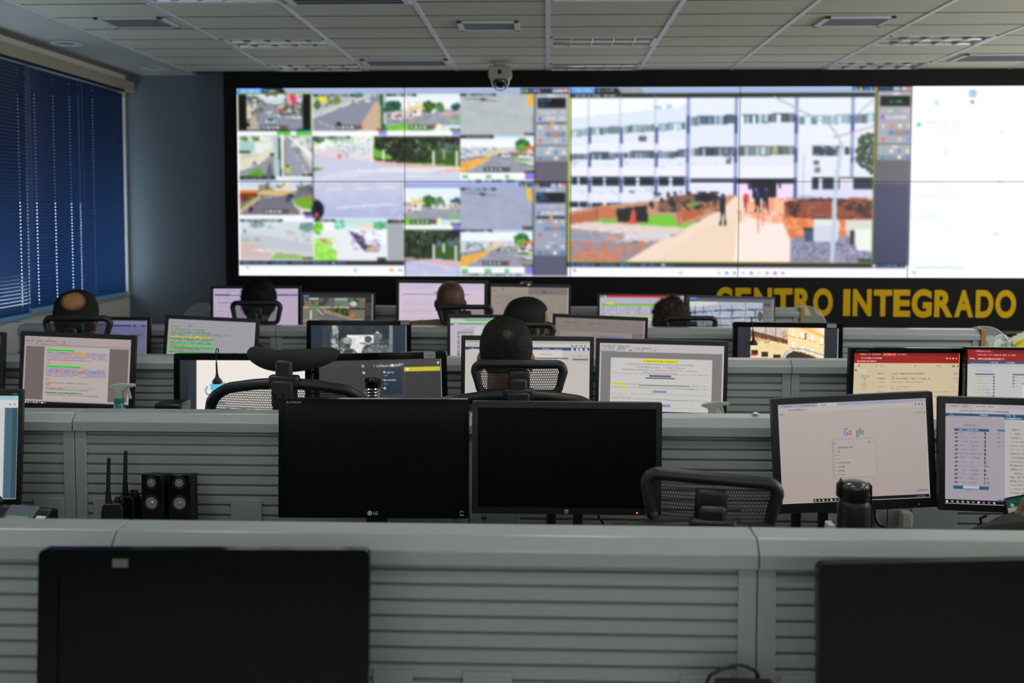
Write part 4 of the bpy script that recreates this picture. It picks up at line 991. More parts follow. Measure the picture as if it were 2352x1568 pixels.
def worktop(row, xa, xb, label, depth=.52):
    F = FR[row]; L = xb - xa - .003
    t = thing('desk', label, 'desk', ((xa + xb) / 2, F, 0), 0, 'worktops behind the slatted screens')
    MB().bx(-L / 2, L / 2, -depth, .0115, ZD - .026, ZD).build('worktop', m_top, t, bevel=.004)
    for s in (-1, 1):
        MB().bx(s * (L / 2 - .05) - .02, s * (L / 2 - .05) + .02, -depth + .22, -.02, 0, .03).bx(s * (L / 2 - .05) - .018, s * (L / 2 - .05) + .018, -.13, -.05, .03, ZD - .026).build('leg', m_leg, t, bevel=.003)
    return t
POSN = {0: 'first from the left', 1: 'second from the left', 2: 'third from the left', 3: 'fourth from the left', 4: 'fifth from the left'}
for row, js in JN.items():
    for i in range(len(js) - 1):
        partition(row, js[i], js[i + 1], 'grey slatted desk screen in the %s row, %s' % (ROWN[row], POSN[i]))
        worktop(row, js[i], js[i + 1], 'grey worktop in the %s row, %s' % (ROWN[row], POSN[i]))
# transparent curved end screens
m_acr = mat('clear_acrylic', (0.80, 0.86, 0.85), 0.04, trans=0.0, alpha=0.16, spec=.6)
m_acre = mat('acrylic_edge', srgb(150, 160, 162), 0.2)
m_wood = mat('wood_edge_strip', srgb(150, 118, 66), 0.5, noise_s=30, noise_a=.15)
def end_screen(x, y0, y1, sgn, label, wood=True):
    """curved-top clear sheet closing the end of a desk row; leans from the partition top down towards the sitter"""
    t = thing('end_screen', label, 'end screen', (x, y0, 0), 0, 'clear curved screens at the row ends')
    pts = [(0, ZTOP + .012)]
    n = 10
    for i in range(n + 1):
        a = math.pi / 2 * i / n
        pts.append((sgn * (.05 + .15 * math.sin(a)), ZTOP + .012 - .22 * (1 - math.cos(a))))
    pts.append((sgn * .23, .70)); pts.append((0, .70))
    # sheet stands at the row end, splayed outward
    prof = pts if sgn > 0 else pts[::-1]
    MB().prism(prof, 'y', .050, .056).build('sheet', m_acr, t)
    MB().tube([(p[0], .053, p[1]) for p in pts[:-1]], .0035, 6).build('edge', m_acre, t, smooth=True)
    if wood:
        MB().bx(sgn * .001, sgn * .028, .0, .118, .05, ZTOP + .004).build('wood_strip', m_wood, t, bevel=.002)
    return t
end_screen(2.246, FR[4], 0, 1, 'clear curved end screen with wooden strip at the right end of the fourth row')
end_screen(1.601, FR[5], 0, 1, 'clear curved end screen with wooden strip at the right end of the farthest row')
end_screen(-2.841, FR[4], 0, -1, 'clear curved end screen at the left end of the fourth row, by the blinds', False)
end_screen(-2.206, FR[5], 0, -1, 'clear curved end screen at the left end of the farthest row, by the dark wall', False)

# ================================================================== monitors
m_case = mat('monitor_plastic', srgb(20, 21, 22), 0.42, noise_s=200, bump=.05)
m_caseg = mat('monitor_gloss_black', srgb(8, 9, 10), 0.12, spec=.3)
m_off = mat('screen_off', srgb(9, 11, 11), 0.16, spec=.30)
m_offm = mat('screen_off_matt', srgb(7, 7, 7), 0.45, spec=.10)
m_silver = mat('logo_silver', srgb(170, 176, 176), 0.3, emit=None)
m_label = mat('paper_label', srgb(150, 154, 148), 0.6)
m_ink = mat('label_ink', srgb(90, 94, 90), 0.6)
m_cable = mat('black_cable', srgb(16, 16, 17), 0.5)
m_red_led = mat('led_red', (1, .1, .05), .4, emit=(1, .12, .04), estr=2.5)
m_blue_led = mat('led_blue', (.1, .1, 1), .4, emit=(.08, .08, 1), estr=1.2)

def fit_monitor(q, Yc, yaw0=0.0, hprior=None):
    """real size and pose of a flat rectangle at depth Yc whose corners TL, TR, BR, BL fall on q"""
    q = np.array(q, float)
    c = P(q[:, 0].mean(), q[:, 1].mean(), Yc)
    w0 = np.linalg.norm(q[0] - q[1]) * Yc / F_PX; h0 = np.linalg.norm(q[0] - q[3]) * Yc / F_PX
    p = np.array([c.x, c.z, w0, h0, yaw0, 0.0, 0.05])
    p0 = p.copy(); sig = np.array([9, 9, 9, 9, .10, .035, .03])
    def corners(p):
        M = Matrix.Rotation(p[4], 3, 'Z') @ Matrix.Rotation(p[5], 3, 'Y') @ Matrix.Rotation(-p[6], 3, 'X')
        cc = Vector((p[0], Yc, p[1]))
        return [cc + M @ Vector((sx * p[2] / 2, 0, sz * p[3] / 2)) for sx, sz in ((-1, 1), (1, 1), (1, -1), (-1, -1))]
    def res(p):
        r = []
        for k, cw in enumerate(corners(p)):
            a = proj(cw); wt = 1.0
            r += [(a[0] - q[k, 0]) * wt, (a[1] - q[k, 1]) * wt]
        return np.array(r + list((p - p0) / sig))
    for _ in range(12):
        r = res(p); J = np.empty((len(r), 7))
        for k in range(7):
            d = p.copy(); e = 1e-4; d[k] += e; J[:, k] = (res(d) - r) / e
        p = p - np.linalg.lstsq(J, r, rcond=None)[0]
    return p

MON = {}
def put_text(s, x, z, h, m, parent, M, dy, width=None, bold=0.0, align='LEFT', name='screen_text', y=None):
    """text standing on the screen plane; x,z in monitor-local metres (left, baseline), h = cap height"""
    me = text_mesh(s, 1.0, bold, 0.0, 'LEFT')
    n = len(me.vertices); co = np.empty(n * 3, np.float32); me.vertices.foreach_get('co', co); co = co.reshape(-1, 3)
    if n == 0: return None
    sc = h / .72
    k = sc
    if width: k = width / (co[:, 0].max() - co[:, 0].min())
    xx = (co[:, 0] - co[:, 0].min()) * k
    if align == 'CENTER': xx = xx - xx.max() / 2
    out = [tuple(M @ Vector((x + a, dy, z + b * sc))) for a, b in zip(xx, co[:, 1])]
    me.vertices.foreach_set('co', np.array(out, np.float32).reshape(-1)); me.name = name
    me.materials.clear(); me.materials.append(m); me.update()
    o = bpy.data.objects.new(name, me); COL.objects.link(o); o.parent = parent
    return o

def monitor(key, q, Yc, label, paint=None, gain=1.0, bz=(.016, .016, .016, .022), rnd=.006, case=None, off=None, row=2, res=1.9, yaw=0.0, stand='plate', name='monitor', group=None, sdx=0.0):
    p = fit_monitor(q, Yc, yaw)
    cx, cz, w, h, ya, ro, ti = p
    t = thing(name, label, 'monitor', (cx, Yc, ZD), float(ya), group or 'monitors in the %s desk row' % ROWN[row])
    M = Matrix.Translation((0, 0, cz - ZD)) @ (Matrix.Rotation(ro, 4, 'Y') @ Matrix.Rotation(-ti, 4, 'X'))
    case = case or m_case
    bl, br, bt, bb = bz
    W, H = w / 2, h / 2
    def rr(W, H, r, n=5):
        pts = []
        for (sx, sz, a0) in ((1, 1, 0), (-1, 1, 90), (-1, -1, 180), (1, -1, 270)):
            for i in range(n + 1):
                a = R(a0 + 90 * i / n)
                pts.append((sx * (W - r) + r * math.cos(a), sz * (H - r) + r * math.sin(a)))
        return pts
    # housing: front frame with an opening, deeper back shell
    c = MB(); out = rr(W, H, rnd); nn = len(out)
    ix0, ix1, iz0, iz1 = -W + bl, W - br, -H + bb, H - bt
    ins = []
    for k, (x, z) in enumerate(out):
        ins.append((min(max(x, ix0), ix1), min(max(z, iz0), iz1)))
    vs = [(x, .0, z) for x, z in out] + [(x, 0.0, z) for x, z in ins] + [(x, .004, z) for x, z in ins] + [(x, .022, z) for x, z in out]
    bk = [(x * .80, .055, z * .78) for x, z in out]; bk0 = [(x * .93, .024, z * .92) for x, z in out]
    vs += bk0 + bk
    fs = []
    for k in range(nn):
        l = (k + 1) % nn
        fs += [(k, l, nn + l, nn + k), (nn + k, nn + l, 2 * nn + l, 2 * nn + k), (l, k, 3 * nn + k, 3 * nn + l), (3 * nn + l, 3 * nn + k, 4 * nn + k, 4 * nn + l), (4 * nn + l, 4 * nn + k, 5 * nn + k, 5 * nn + l)]
    fs.append(tuple(range(5 * nn, 6 * nn)))
    c.add(vs, fs, M); c.build('housing', case, t, smooth=True, sharp=30, clean=True)
    sw, sh = ix1 - ix0, iz1 - iz0
    cor = lambda u, v_: tuple(M @ Vector((ix0 + u * sw, .0035, iz1 - v_ * sh)))
    if paint is None:
        s = MB(); s.add([cor(0, 0), cor(1, 0), cor(1, 1), cor(0, 1)], [(3, 2, 1, 0)]); so = s.build('screen', off or m_off, t)
    else:
        px = F_PX / Yc
        nx, ny = max(24, int(sw * px / res)), max(16, int(sh * px / res))
        cv = Cv(nx, ny, 0, 0, 100, 100 * sh / sw, (200, 200, 200))
        cv.w, cv.h = 100.0, 100 * sh / sw
        paint(cv)
        A = cv.lin4((gain, gain, gain))
        so = screen_obj('screen', A, cor, t)
    # stand
    base = MB(); nk = MB()
    zc = cz - ZD
    if stand == 'twin':
        nk.bx(sdx - .055, sdx - .028, .045, .06, .012, zc); nk.bx(sdx + .02, sdx + .048, .045, .06, .012, zc)
        nk.bx(sdx - .055, sdx + .048, .043, .062, zc - .05, zc + .05)
    else:
        nk.bx(-.03, .03, .05, .068, .012, zc + .02)
    nk.build('stand_neck', m_case, t, bevel=.004)
    base.prism([(x + sdx, z + .03) for x, z in rr(.12, .095, .03)], 'z', .0, .014)
    base.build('stand_base', m_case, t, bevel=.003)
    MON[key] = dict(t=t, M=M, W=W, H=H, ix0=ix0, ix1=ix1, iz0=iz0, iz1=iz1, sw=sw, sh=sh, p=p, screen=so, Y=Yc)
    return t

def mlabel(key, u, w=.034, h=.017, txt=True, dz=None, mm=None):
    """asset sticker on the top bezel, at fraction u of the width"""
    k = MON[key]; x = -k['W'] + u * 2 * k['W']; z = (k['H'] + k['iz1']) / 2 if dz is None else dz
    b = MB().bx(x - w / 2, x + w / 2, -.0012, -.0002, z - h / 2, z + h / 2, k['M']).build('asset_label', mm or m_label, k['t'])
    if txt:
        o = MB()
        for i in range(2):
            o.bx(x - w * .36, x + w * .36, -.0015, -.0013, z + h * (.12 - .3 * i), z + h * (.22 - .3 * i), k['M'])
        o.build('label_print', m_ink, b)

# ---- pictures for the desk monitors; cv.w = 100, cv.h = height in the same units
def p_doc_left(c):   # long roster document
    w, h = c.w, c.h
    c.rect(0, 0, w, h, (168, 152, 150)); c.ky = .84; h = h / .84; c.txt(1, 1.5, 26, 2.8, (110, 98, 100), .5); c.txt(1, 4, 38, 5.8, (96, 86, 92), .5); c.txt(1, 6.6, 42, 8.2, (120, 110, 120), .4); c.line([(0, 9), (w, 9.6)], .3, (130, 118, 118))
    c.rect(1.5, 11, 98, h - 4.5, (108, 97, 95)); c.rect(19, 11, 80, h - 4, (178, 166, 163)); c.rect(0, h - 4.2, w, h - 2.2, (172, 158, 158)); c.rect(0, h - 2.2, w, h, (24, 24, 30))
    for k, q in enumerate(((230, 230, 230), (190, 190, 190), (90, 190, 120), (230, 180, 60), (220, 220, 220), (70, 140, 220), (230, 230, 230), (220, 90, 80))): c.ell(3 + k * 2.6, h - 1.1, .8, .7, q)
    G, Bl, Rd, Or, K, Y = (30, 215, 50), (96, 92, 170), (200, 70, 50), (205, 160, 40), (60, 52, 60), (214, 168, 40)
    y = 13.6
    def hl(y, x1): c.rect(20.5, y, x1, y + 1.9, G); c.txt(21, y + .4, x1 - .5, y + 1.5, (16, 90, 30), .8)
    c.txt(21, 12.2, 26, 13.2, Rd, .8); hl(14, 47)
    r = np.random.RandomState(3)
    def para(y0, n, x1=79):
        for i in range(n):
            c.txt(20.5, y0 + i * 1.25, x1 - 3 * r.rand(), y0 + .85 + i * 1.25, Bl, .85, .75, i)
            a = 24 + 30 * r.rand(); c.txt(a, y0 + i * 1.25, a + 8, y0 + .9 + i * 1.25, (205, 100, 70), .9, 1)
            if r.rand() < .35: a = 40 + 25 * r.rand(); c.rect(a, y0 + i * 1.25, a + 6, y0 + 1.0 + i * 1.25, Y)
    para(16.8, 6)
    c.txt(21, 25.2, 64, 26.2, K, .85); c.txt(21, 25.2, 24.5, 26.2, Rd, .9)
    for i in range(3): c.txt(21, 26.8 + i * 1.6, 25, 27.7 + i * 1.6, Rd, .8)
    hl(32, 54); para(34.6, 8)
    c.rect(62, 34.6, 68, 35.6, (90, 200, 190)); c.rect(46, 41, 52, 42, (80, 180, 120))
    for i in range(3): c.txt(21, 45.5 + i * 1.6, 25, 46.4 + i * 1.6, Rd, .8)
    yy = 51
    c.rect(20.5, 61.5, 56, 63.4, G); c.txt(21, 61.9, 55, 63, (16, 90, 30), .8); c.txt(21, 64.4, 72, 65.3, K, .8); c.rect(25, 51, 29, 52.2, Y)
    for i, (x1, cc) in enumerate(((60, K), (26, Rd), (26, Rd), (72, (140, 130, 130)), (38, K), (62, K))): c.txt(21, yy + i * 1.5, x1, yy + .9 + i * 1.5, cc, .8); c.txt(21, yy + i * 1.5, 24, yy + .9 + i * 1.5, Rd, .8)
def p_white_logo(c):   # dark sides, white wallpaper with a blue mark
    w, h = c.w, c.h
    c.rect(0, 0, w, h, (236, 230, 222)); c.grad(0, 0, 7, h, (40, 46, 50), (36, 38, 40)); c.rect(7, 0, 13.5, h, (44, 52, 58)); c.rect(w - 11, 0, w, h, (236, 230, 222))
    c.poly([(24, 19), (37, 17), (35, 22), (30, 30), (25, 25)], (96, 190, 220)); c.line([(22, 21), (20.5, 24), (21.5, 27), (25, 28)], 1.1, (90, 140, 190)); c.line([(22, 34), (36, 34)], 1, (110, 180, 215)); c.txt(20, 38, 60, 42, (70, 90, 120), .9)
def p_dark_tool(c):   # dark dispatch software
    w, h = c.w, c.h
    c.rect(0, 0, w, h, (62, 60, 63)); c.rect(w * .72, 5, w, h, (58, 58, 60)); c.rect(0, 0, w, 5, (66, 64, 67))
    c.txt(35, 4, 38, 6, (215, 215, 215), .9); c.txt(45, 4, 66, 6, (200, 200, 205), .7); c.txt(36, 9, 38, 11, (220, 220, 220), .9); c.ell(60, 4.8, 1.1, 1.1, (220, 220, 220))
    c.rect(52, 8, 68, 14, (46, 56, 72)); c.rect(52, 14.5, 68, 21, (42, 52, 66)); c.rect(52, 21.5, 68, 28, (38, 50, 66)); c.txt(55, 9.5, 62, 11, (190, 200, 210), .8); c.txt(55, 16, 63, 17.5, (190, 200, 210), .8)
    for y in (10, 16.5, 23): c.ell(53.5, y, .9, .9, (150, 190, 220))
    c.txt(53, 12.5, 56, 13.4, (200, 200, 200), .8); c.txt(53, 19, 56, 20, (200, 200, 200), .8)
    c.rect(70, 6.5, 99, 9.8, (200, 188, 36)); c.ell(72.5, 8.1, 1, 1, (235, 235, 190)); c.ell(97.5, 3.2, .9, .9, (210, 210, 210)); c.txt(66, 2.5, 69, 5.5, (220, 220, 220), .8)
def p_browser(c, bg=(192, 184, 180), green=False, panelx=None, tint=(1, 1, 1)):
    w, h = c.w, c.h
    c.rect(0, 0, w, h, bg); c.ky = .60; c.rect(0, 0, w, 3.4, [b * .9 for b in bg]); c.txt(3, 1, 20, 2.4, (110, 104, 110), .6); c.rect(0, 3.4, w, 9, [min(255, b * 1.03) for b in bg]); c.txt(2, 5, 24, 6.6, (120, 114, 118), .5)
    if green: c.rect(0, 2, w, 8, (170, 205, 160)); c.rect(16, 1.5, w, 5, (86, 180, 84))
    for x in (86, 89, 93, 96): c.ell(x, 6.3, .8, .8, (110, 108, 112))
    c.rect(0, 9, w, 12.6, (40, 66, 110)); c.rect(3, 11.8, w * .78, 14.4, [b * 1.04 if b < 240 else b for b in bg]); c.txt(5, 9.8, 9, 11, (200, 205, 215), .8); c.txt(62, 9.8, 68, 11, (200, 205, 215), .8); c.txt(71, 9.8, 77, 11, (200, 205, 215), .8)
    for x in (86, 90, 93, 97): c.ell(x, 11, 1.2, 1.1, (190, 200, 215))
def p_hp_form(c):
    p_browser(c, (190, 184, 178)); w, h = c.w, c.h
    for i in range(14): c.rect(12, 24 + i * 3.6, 14, 25.4 + i * 3.6, (60, 62, 70)); c.txt(16, 24 + i * 3.6, 28, 25.2 + i * 3.6, (140, 135, 140), .6)
    c.rect(12, 22, 30, 23.3, (50, 80, 120)); c.rect(33, 14.4, 78, h * 2, (205, 200, 192)); c.txt(60, 17.5, 70, 18.8, (80, 76, 80), .8)
    c.rect(56, 22.4, 83, 24.2, (60, 90, 128)); c.txt(56, 25, 84, 26.2, (150, 145, 148), .6); c.txt(34, 26, 54, 27, (150, 145, 148), .5)
    for i in range(8): c.txt(56, 28.6 + i * 3.2, 74 + 6 * (i % 2), 29.7 + i * 3.2, (150, 145, 148), .6)
    c.txt(86, 19.4, 99, 20.6, (205, 110, 100), .8); c.rect(86, 23, 99, 24.6, (90, 106, 128)); c.rect(86, 24.6, 99, 26.6, (150, 152, 158)); c.txt(90, 28, 96, 29, (130, 128, 132), .7)
def p_doc_main(c):
    w, h = c.w, c.h
    c.rect(0, 0, w, h, (186, 178, 178)); c.ky = .70; c.txt(1, .8, 16, 1.8, (130, 122, 126), .5); c.txt(1, 2.6, 24, 4, (110, 104, 110), .6); c.txt(1, 4.8, 42, 6.4, (104, 100, 108), .5); c.txt(1, 7, 46, 8.4, (118, 112, 118), .5); c.ell(8, 5.6, 1, .9, (90, 150, 190)); c.ell(25, 7.7, 1, .9, (90, 140, 200)); c.line([(0, 9.6), (w, 10)], .3, (150, 142, 144))
    c.ky = .95; c.dy = -3.3; c.rect(1, 10.6, 98.6, h * 1.2, (122, 118, 118)); c.rect(9, 15.6, 91, h * 1.2, (196, 194, 190)); c.rect(98.6, 10, w, h * 1.2, (190, 180, 186))
    c.rect(35, 16.5, 63.5, 19.2, (214, 214, 40))
    c.rect(40.5, 30.0, 58, 31.2, (86, 86, 110)); c.rect(37.5, 31.9, 61, 33.2, (80, 80, 104)); c.txt(12, 28.6, 88, 29.4, (110, 110, 170), .8, .7)
    c.rect(10, 37.2, 20.5, 39, (214, 214, 40)); c.rect(17, 40, 23, 41.8, (214, 214, 40))
    c.line([(32, 38.8), (73, 38.8)], .25, (130, 128, 126)); c.line([(68, 41.2), (76, 41.2)], .25, (130, 128, 126)); c.rect(43.5, 43.0, 54.5, 45.3, (150, 156, 190))
    for i in range(3): c.txt(10.5, 46.2 + i * 1.2, 89 if i < 2 else 26, 46.7 + i * 1.2, (150, 150, 120), .9, .8)
    c.line([(56, 51), (72, 51)], .25, (130, 128, 126)); c.rect(45, 54.6, 58, 57, (150, 156, 200)); c.txt(10, 57.6, 89, 58, (160, 158, 150), .8, .6)
def p_mail(c):
    w, h = c.w, c.h
    c.rect(0, 0, w, h, (203, 184, 154)); c.rect(0, 0, w, 9, (150, 26, 14)); c.rect(0, 0, w, 2.6, (122, 20, 12)); c.rect(27, 0, 40, 3, (196, 40, 30)); c.txt(3, .8, 25, 2, (226, 190, 180), .7); c.txt(28, .8, 39, 2, (240, 210, 200), .8); c.txt(41, .8, 50, 2, (220, 180, 170), .7)
    c.txt(7, 4, 26, 5.2, (235, 205, 195), .8); c.txt(3, 6.8, 21, 8, (238, 215, 205), .8)
    for x in (88, 91, 94, 97): c.ell(x, 4.6, .7, .7, (230, 190, 180))
    c.ell(5, 11.6, 1, .8, (190, 70, 60)); c.txt(8, 11, 12, 12.4, (130, 116, 100), .7); c.txt(20, 11, 32, 12.2, (140, 126, 108), .6); c.ell(58, 11.6, .8, .8, (150, 136, 116)); c.txt(78, 11, 83, 12.2, (140, 126, 108), .7); c.rect(93, 10.6, 96, 12.6, (120, 106, 96)); c.rect(98, 10.6, 99.4, 12.6, (70, 50, 40))
    c.rect(5, 14.6, 12.5, 18, (188, 200, 176)); c.ell(2, 15.4, 1, .9, (190, 50, 40))
    for i in range(6): c.txt(7.5, 20 + i * 2.4, 13 + (i == 0) * 5, 21 + i * 2.4, (130, 116, 98), .6)
    c.txt(6, 36, 11, 37, (120, 106, 90), .8)
    for i, (a, b) in enumerate(((36, 66), (36, 72), (36, 66), (36, 52), (36, 92), (36, 88), (36, 70), (36, 90), (36, 76))):
        yy = 18 + i * 4.4 - (i > 1) * 1.4
        c.txt(23, yy, 30, yy + 1, (120, 106, 88), .7); c.txt(a, yy, b, yy + 1, (120, 104, 84), .75); c.txt(95, yy, 99, yy + .9, (130, 116, 98), .6); c.rect(18, yy + 2.4, 99, yy + 2.55, (190, 172, 144))
    for y, cc in ((20.4, (214, 80, 60)), (32, (214, 80, 60)), (37.8, (90, 150, 90))): c.ell(37, y, .7, .6, cc); c.txt(38.5, y - .5, 43, y + .5, (170, 130, 110), .7)
def p_reg_red(c):
    w, h = c.w, c.h
    c.rect(0, 0, w, h, (186, 186, 184)); c.rect(0, 0, w, 11, (146, 20, 12)); c.rect(26, 0, w, 3.2, (104, 14, 8)); c.txt(8, 1, 22, 2.3, (226, 190, 185), .8); c.txt(10, 4.4, 46, 5.8, (226, 190, 185), .7); c.txt(2, 8, 36, 9.6, (232, 206, 200), .7)
    c.rect(0, 11, w, 14, (50, 76, 116)); c.rect(3, 13, 70, 16, (176, 178, 180)); c.txt(22, 11.6, 30, 12.8, (190, 200, 215), .8); c.txt(38, 11.6, 46, 12.8, (190, 200, 215), .8)
    c.txt(10, 19.5, 24, 20.6, (120, 120, 124), .6); c.rect(8, 22.6, 27, 24, (50, 84, 120)); c.rect(44, 22.6, 72, 24, (56, 90, 124))
    for i in range(12): c.ell(9, 26 + i * 3, .9, .8, (190, 190, 90)); c.txt(11, 25.4 + i * 3, 24, 26.4 + i * 3, (140, 140, 144), .6); c.ell(26, 25.8 + i * 3, .8, 1.0, (110, 30, 34))
    for i in range(4): c.ell(45, 26 + i * 3, .9, .8, ((150, 60, 60), (90, 80, 200), (90, 120, 90), (90, 80, 200))[i]); c.txt(47, 25.4 + i * 3, 62, 26.4 + i * 3, (150, 150, 155), .6)
    c.rect(54, 32, w, h, (202, 202, 196)); c.rect(54, 31.6, w, 32.6, (90, 130, 130)); c.txt(56, 35, 66, 36, (130, 130, 128), .7)
    for i in range(6): c.txt(56, 41 + i * 3, 78, 42 + i * 3, (150, 150, 148), .5)
def p_google(c):
    w, h = c.w, c.h
    c.grad(0, 0, w, h, (172, 162, 156), (166, 152, 148)); c.rect(0, 0, w, 2.6, (150, 148, 168)); c.rect(27, .2, 40, 2.8, (184, 174, 168)); c.txt(3, .9, 10, 1.9, (100, 104, 120), .6); c.txt(16, .9, 25, 1.9, (90, 96, 120), .6); c.txt(29, .9, 33, 1.9, (110, 100, 104), .7)
    c.rect(0, 2.6, w, 5.4, (176, 168, 164)); c.txt(7, 3.5, 20, 4.6, (110, 104, 104), .8); c.txt(1, 6.6, 4, 7.5, (110, 104, 104), .7)
    for x, cc in ((93, (60, 60, 66)), (95.5, (60, 60, 66)), (97.5, (70, 100, 170))): c.ell(x, 4, .5, .6, cc)
    c.txt(92, 9.3, 97, 10.3, (120, 112, 112), .8); c.ell(99, 9.8, .4, .7, (100, 92, 96))
    # suggestions box
    c.rect(36, 25.5, 64.8, 51.5, (170, 160, 155)); c.line([(36, 25.5), (64.8, 25.5), (64.8, 51.5), (36, 51.5), (36, 25.5)], .22, (150, 141, 138))
    c.ell(60.6, 28, .4, .8, (90, 84, 90)); c.ell(63, 28, .4, .6, (110, 104, 110)); c.ell(37.4, 28.2, .4, .6, (110, 100, 100))
    for i, b in enumerate((50, 41, 40.5, 40, 47.5, 43.5, 43.5, 43.5)):
        y = 30.6 + i * 2.62
        c.ell(37.6, y + .5, .35, .5, (124, 114, 112)); c.txt(39, y, b, y + 1.0, (104, 94, 92), .85)
    c.rect(90.5, 61.6, 99.5, 63.6, (146, 144, 168)); c.txt(92, 62.1, 98.6, 63.1, (80, 84, 120), .85)
    c.rect(21, h - 2.6, w, h, (17, 15, 20))
    for k, cc in enumerate(((140, 140, 140), (150, 150, 150), (214, 170, 60), (50, 150, 150), (214, 196, 180), (70, 150, 220), (200, 90, 100))): c.ell(22.6 + k * 2.7, h - 1.3, .65, .6, cc)
    c.txt(90, h - 1.8, 98, h - .8, (140, 136, 140), .5); c.ell(93, h - 1.2, .4, .4, (210, 70, 60)); c.rect(0, h - 2.6, 21, h - 1.2, (166, 152, 148))
def p_registry(c):
    w, h = c.w, c.h
    c.rect(0, 0, w, h, (158, 150, 158)); c.rect(0, 0, w, 3.2, (166, 160, 164)); c.txt(3, 1, 15, 2.2, (110, 106, 112), .7); c.rect(18, .2, 34, 3.2, (178, 170, 170)); c.txt(19, 1, 31, 2.2, (140, 112, 112), .7); c.rect(0, 3.2, w, 6.2, (176, 170, 172)); c.txt(9, 4.1, 40, 5.3, (120, 114, 118), .8)
    c.rect(0, 6.2, w, 8.4, (40, 66, 112)); c.rect(2.4, 7.9, 37, 10, (160, 152, 160)); c.txt(3, 6.7, 5.5, 7.6, (170, 180, 200), .8); c.txt(21, 6.7, 27, 7.6, (190, 200, 215), .8); c.txt(38, 6.7, 44, 7.6, (190, 200, 215), .8); c.txt(4, 8.5, 12, 9.4, (130, 126, 136), .6); c.txt(22, 8.5, 29, 9.4, (130, 126, 136), .6); c.rect(37.5, 8.2, w, 10, (50, 96, 120)); c.txt(38, 8.5, 48, 9.6, (190, 210, 215), .8)
    c.txt(11.5, 13.6, 22, 14.6, (110, 104, 112), .8)
    c.rect(6, 16.6, 27.8, 18.2, (36, 72, 112)); c.txt(8, 16.9, 21, 17.9, (170, 190, 210), .8)
    for i in range(13):
        y = 19.2 + i * 2.72
        c.poly([(6, y + .4), (8, y - .2), (8.2, y + .5), (6.4, y + 1.2)], (30, 30, 36)); c.txt(9, y - .1, 13 + (i % 3) * .8, y + .9, (120, 116, 150), .7, .7); c.txt(15.5, y - .1, 20 + (i * 7 % 4), y + .9, (120, 112, 140), .75, .7)
        g = i in (8, 11, 12); c.ell(25.2, y - .2, .5, .5, (50, 34, 40) if not g else (40, 100, 50)); c.ell(25.2, y + .8, .7, .5, (110, 40, 46) if not g else (50, 140, 60))
        if g: c.line([(26.6, y), (27.4, y + .1), (27.2, y + .8)], .3, (110, 104, 116))
    c.rect(5.6, 54.6, 27.6, 56.6, (36, 84, 122)); c.rect(11.6, 54.7, 21.4, 56.5, (176, 180, 196)); c.txt(13, 57.4, 20.5, 58.3, (120, 114, 122), .8)
    c.rect(33, 16.4, 38, 17.6, (60, 110, 140)); c.txt(33, 63.5, 36, 64.5, (70, 66, 80), .9, .9); c.txt(34, 65.6, 37, 66.6, (70, 66, 80), .9, .9)
    for i in range(4): c.txt(35.5, 18.6 + i * 2.8, 37.6, 19.6 + i * 2.8, (130, 124, 150), .8, .6)
    c.rect(37.6, 10, w, h - 2.6, (178, 172, 170)); c.rect(37.6, 10, 38, h - 2.6, (186, 182, 182))
    for i in range(18):
        y = 16 + i * 2.6; c.txt(41, y, 47 + (i * 5 % 9) if i < 8 else 80, y + 1.1, (120, 112, 116), .75, .8)
    c.rect(0, h - 2.7, w, h, (16, 15, 20)); c.ell(34.8, h - 2.9, 1.6, .7, (70, 76, 160)); c.ell(41.3, h - 3, 1.5, .7, (200, 130, 40))
    for k, cc in enumerate(((220, 220, 225), (150, 150, 155), (170, 170, 170), (160, 160, 160), (214, 170, 60), (50, 150, 150), (214, 196, 180), (70, 150, 200), (200, 90, 80), (160, 200, 180))): c.ell(1.5 + k * 3.3, h - 1.4, .65, .7, cc)
def p_left_sliver(c):
    w, h = c.w, c.h
    c.rect(0, 0, w, h, (196, 196, 198)); c.rect(0, 0, w, 3, (150, 190, 196)); c.rect(0, 3, w, 8, (200, 204, 206)); c.rect(92, 8, w, h, (66, 98, 114)); c.rect(96.5, 8, w, h, (50, 78, 90)); c.ell(95, 6, .4, .7, (120, 130, 134)); c.ell(97.6, 6, .4, .7, (120, 130, 134))
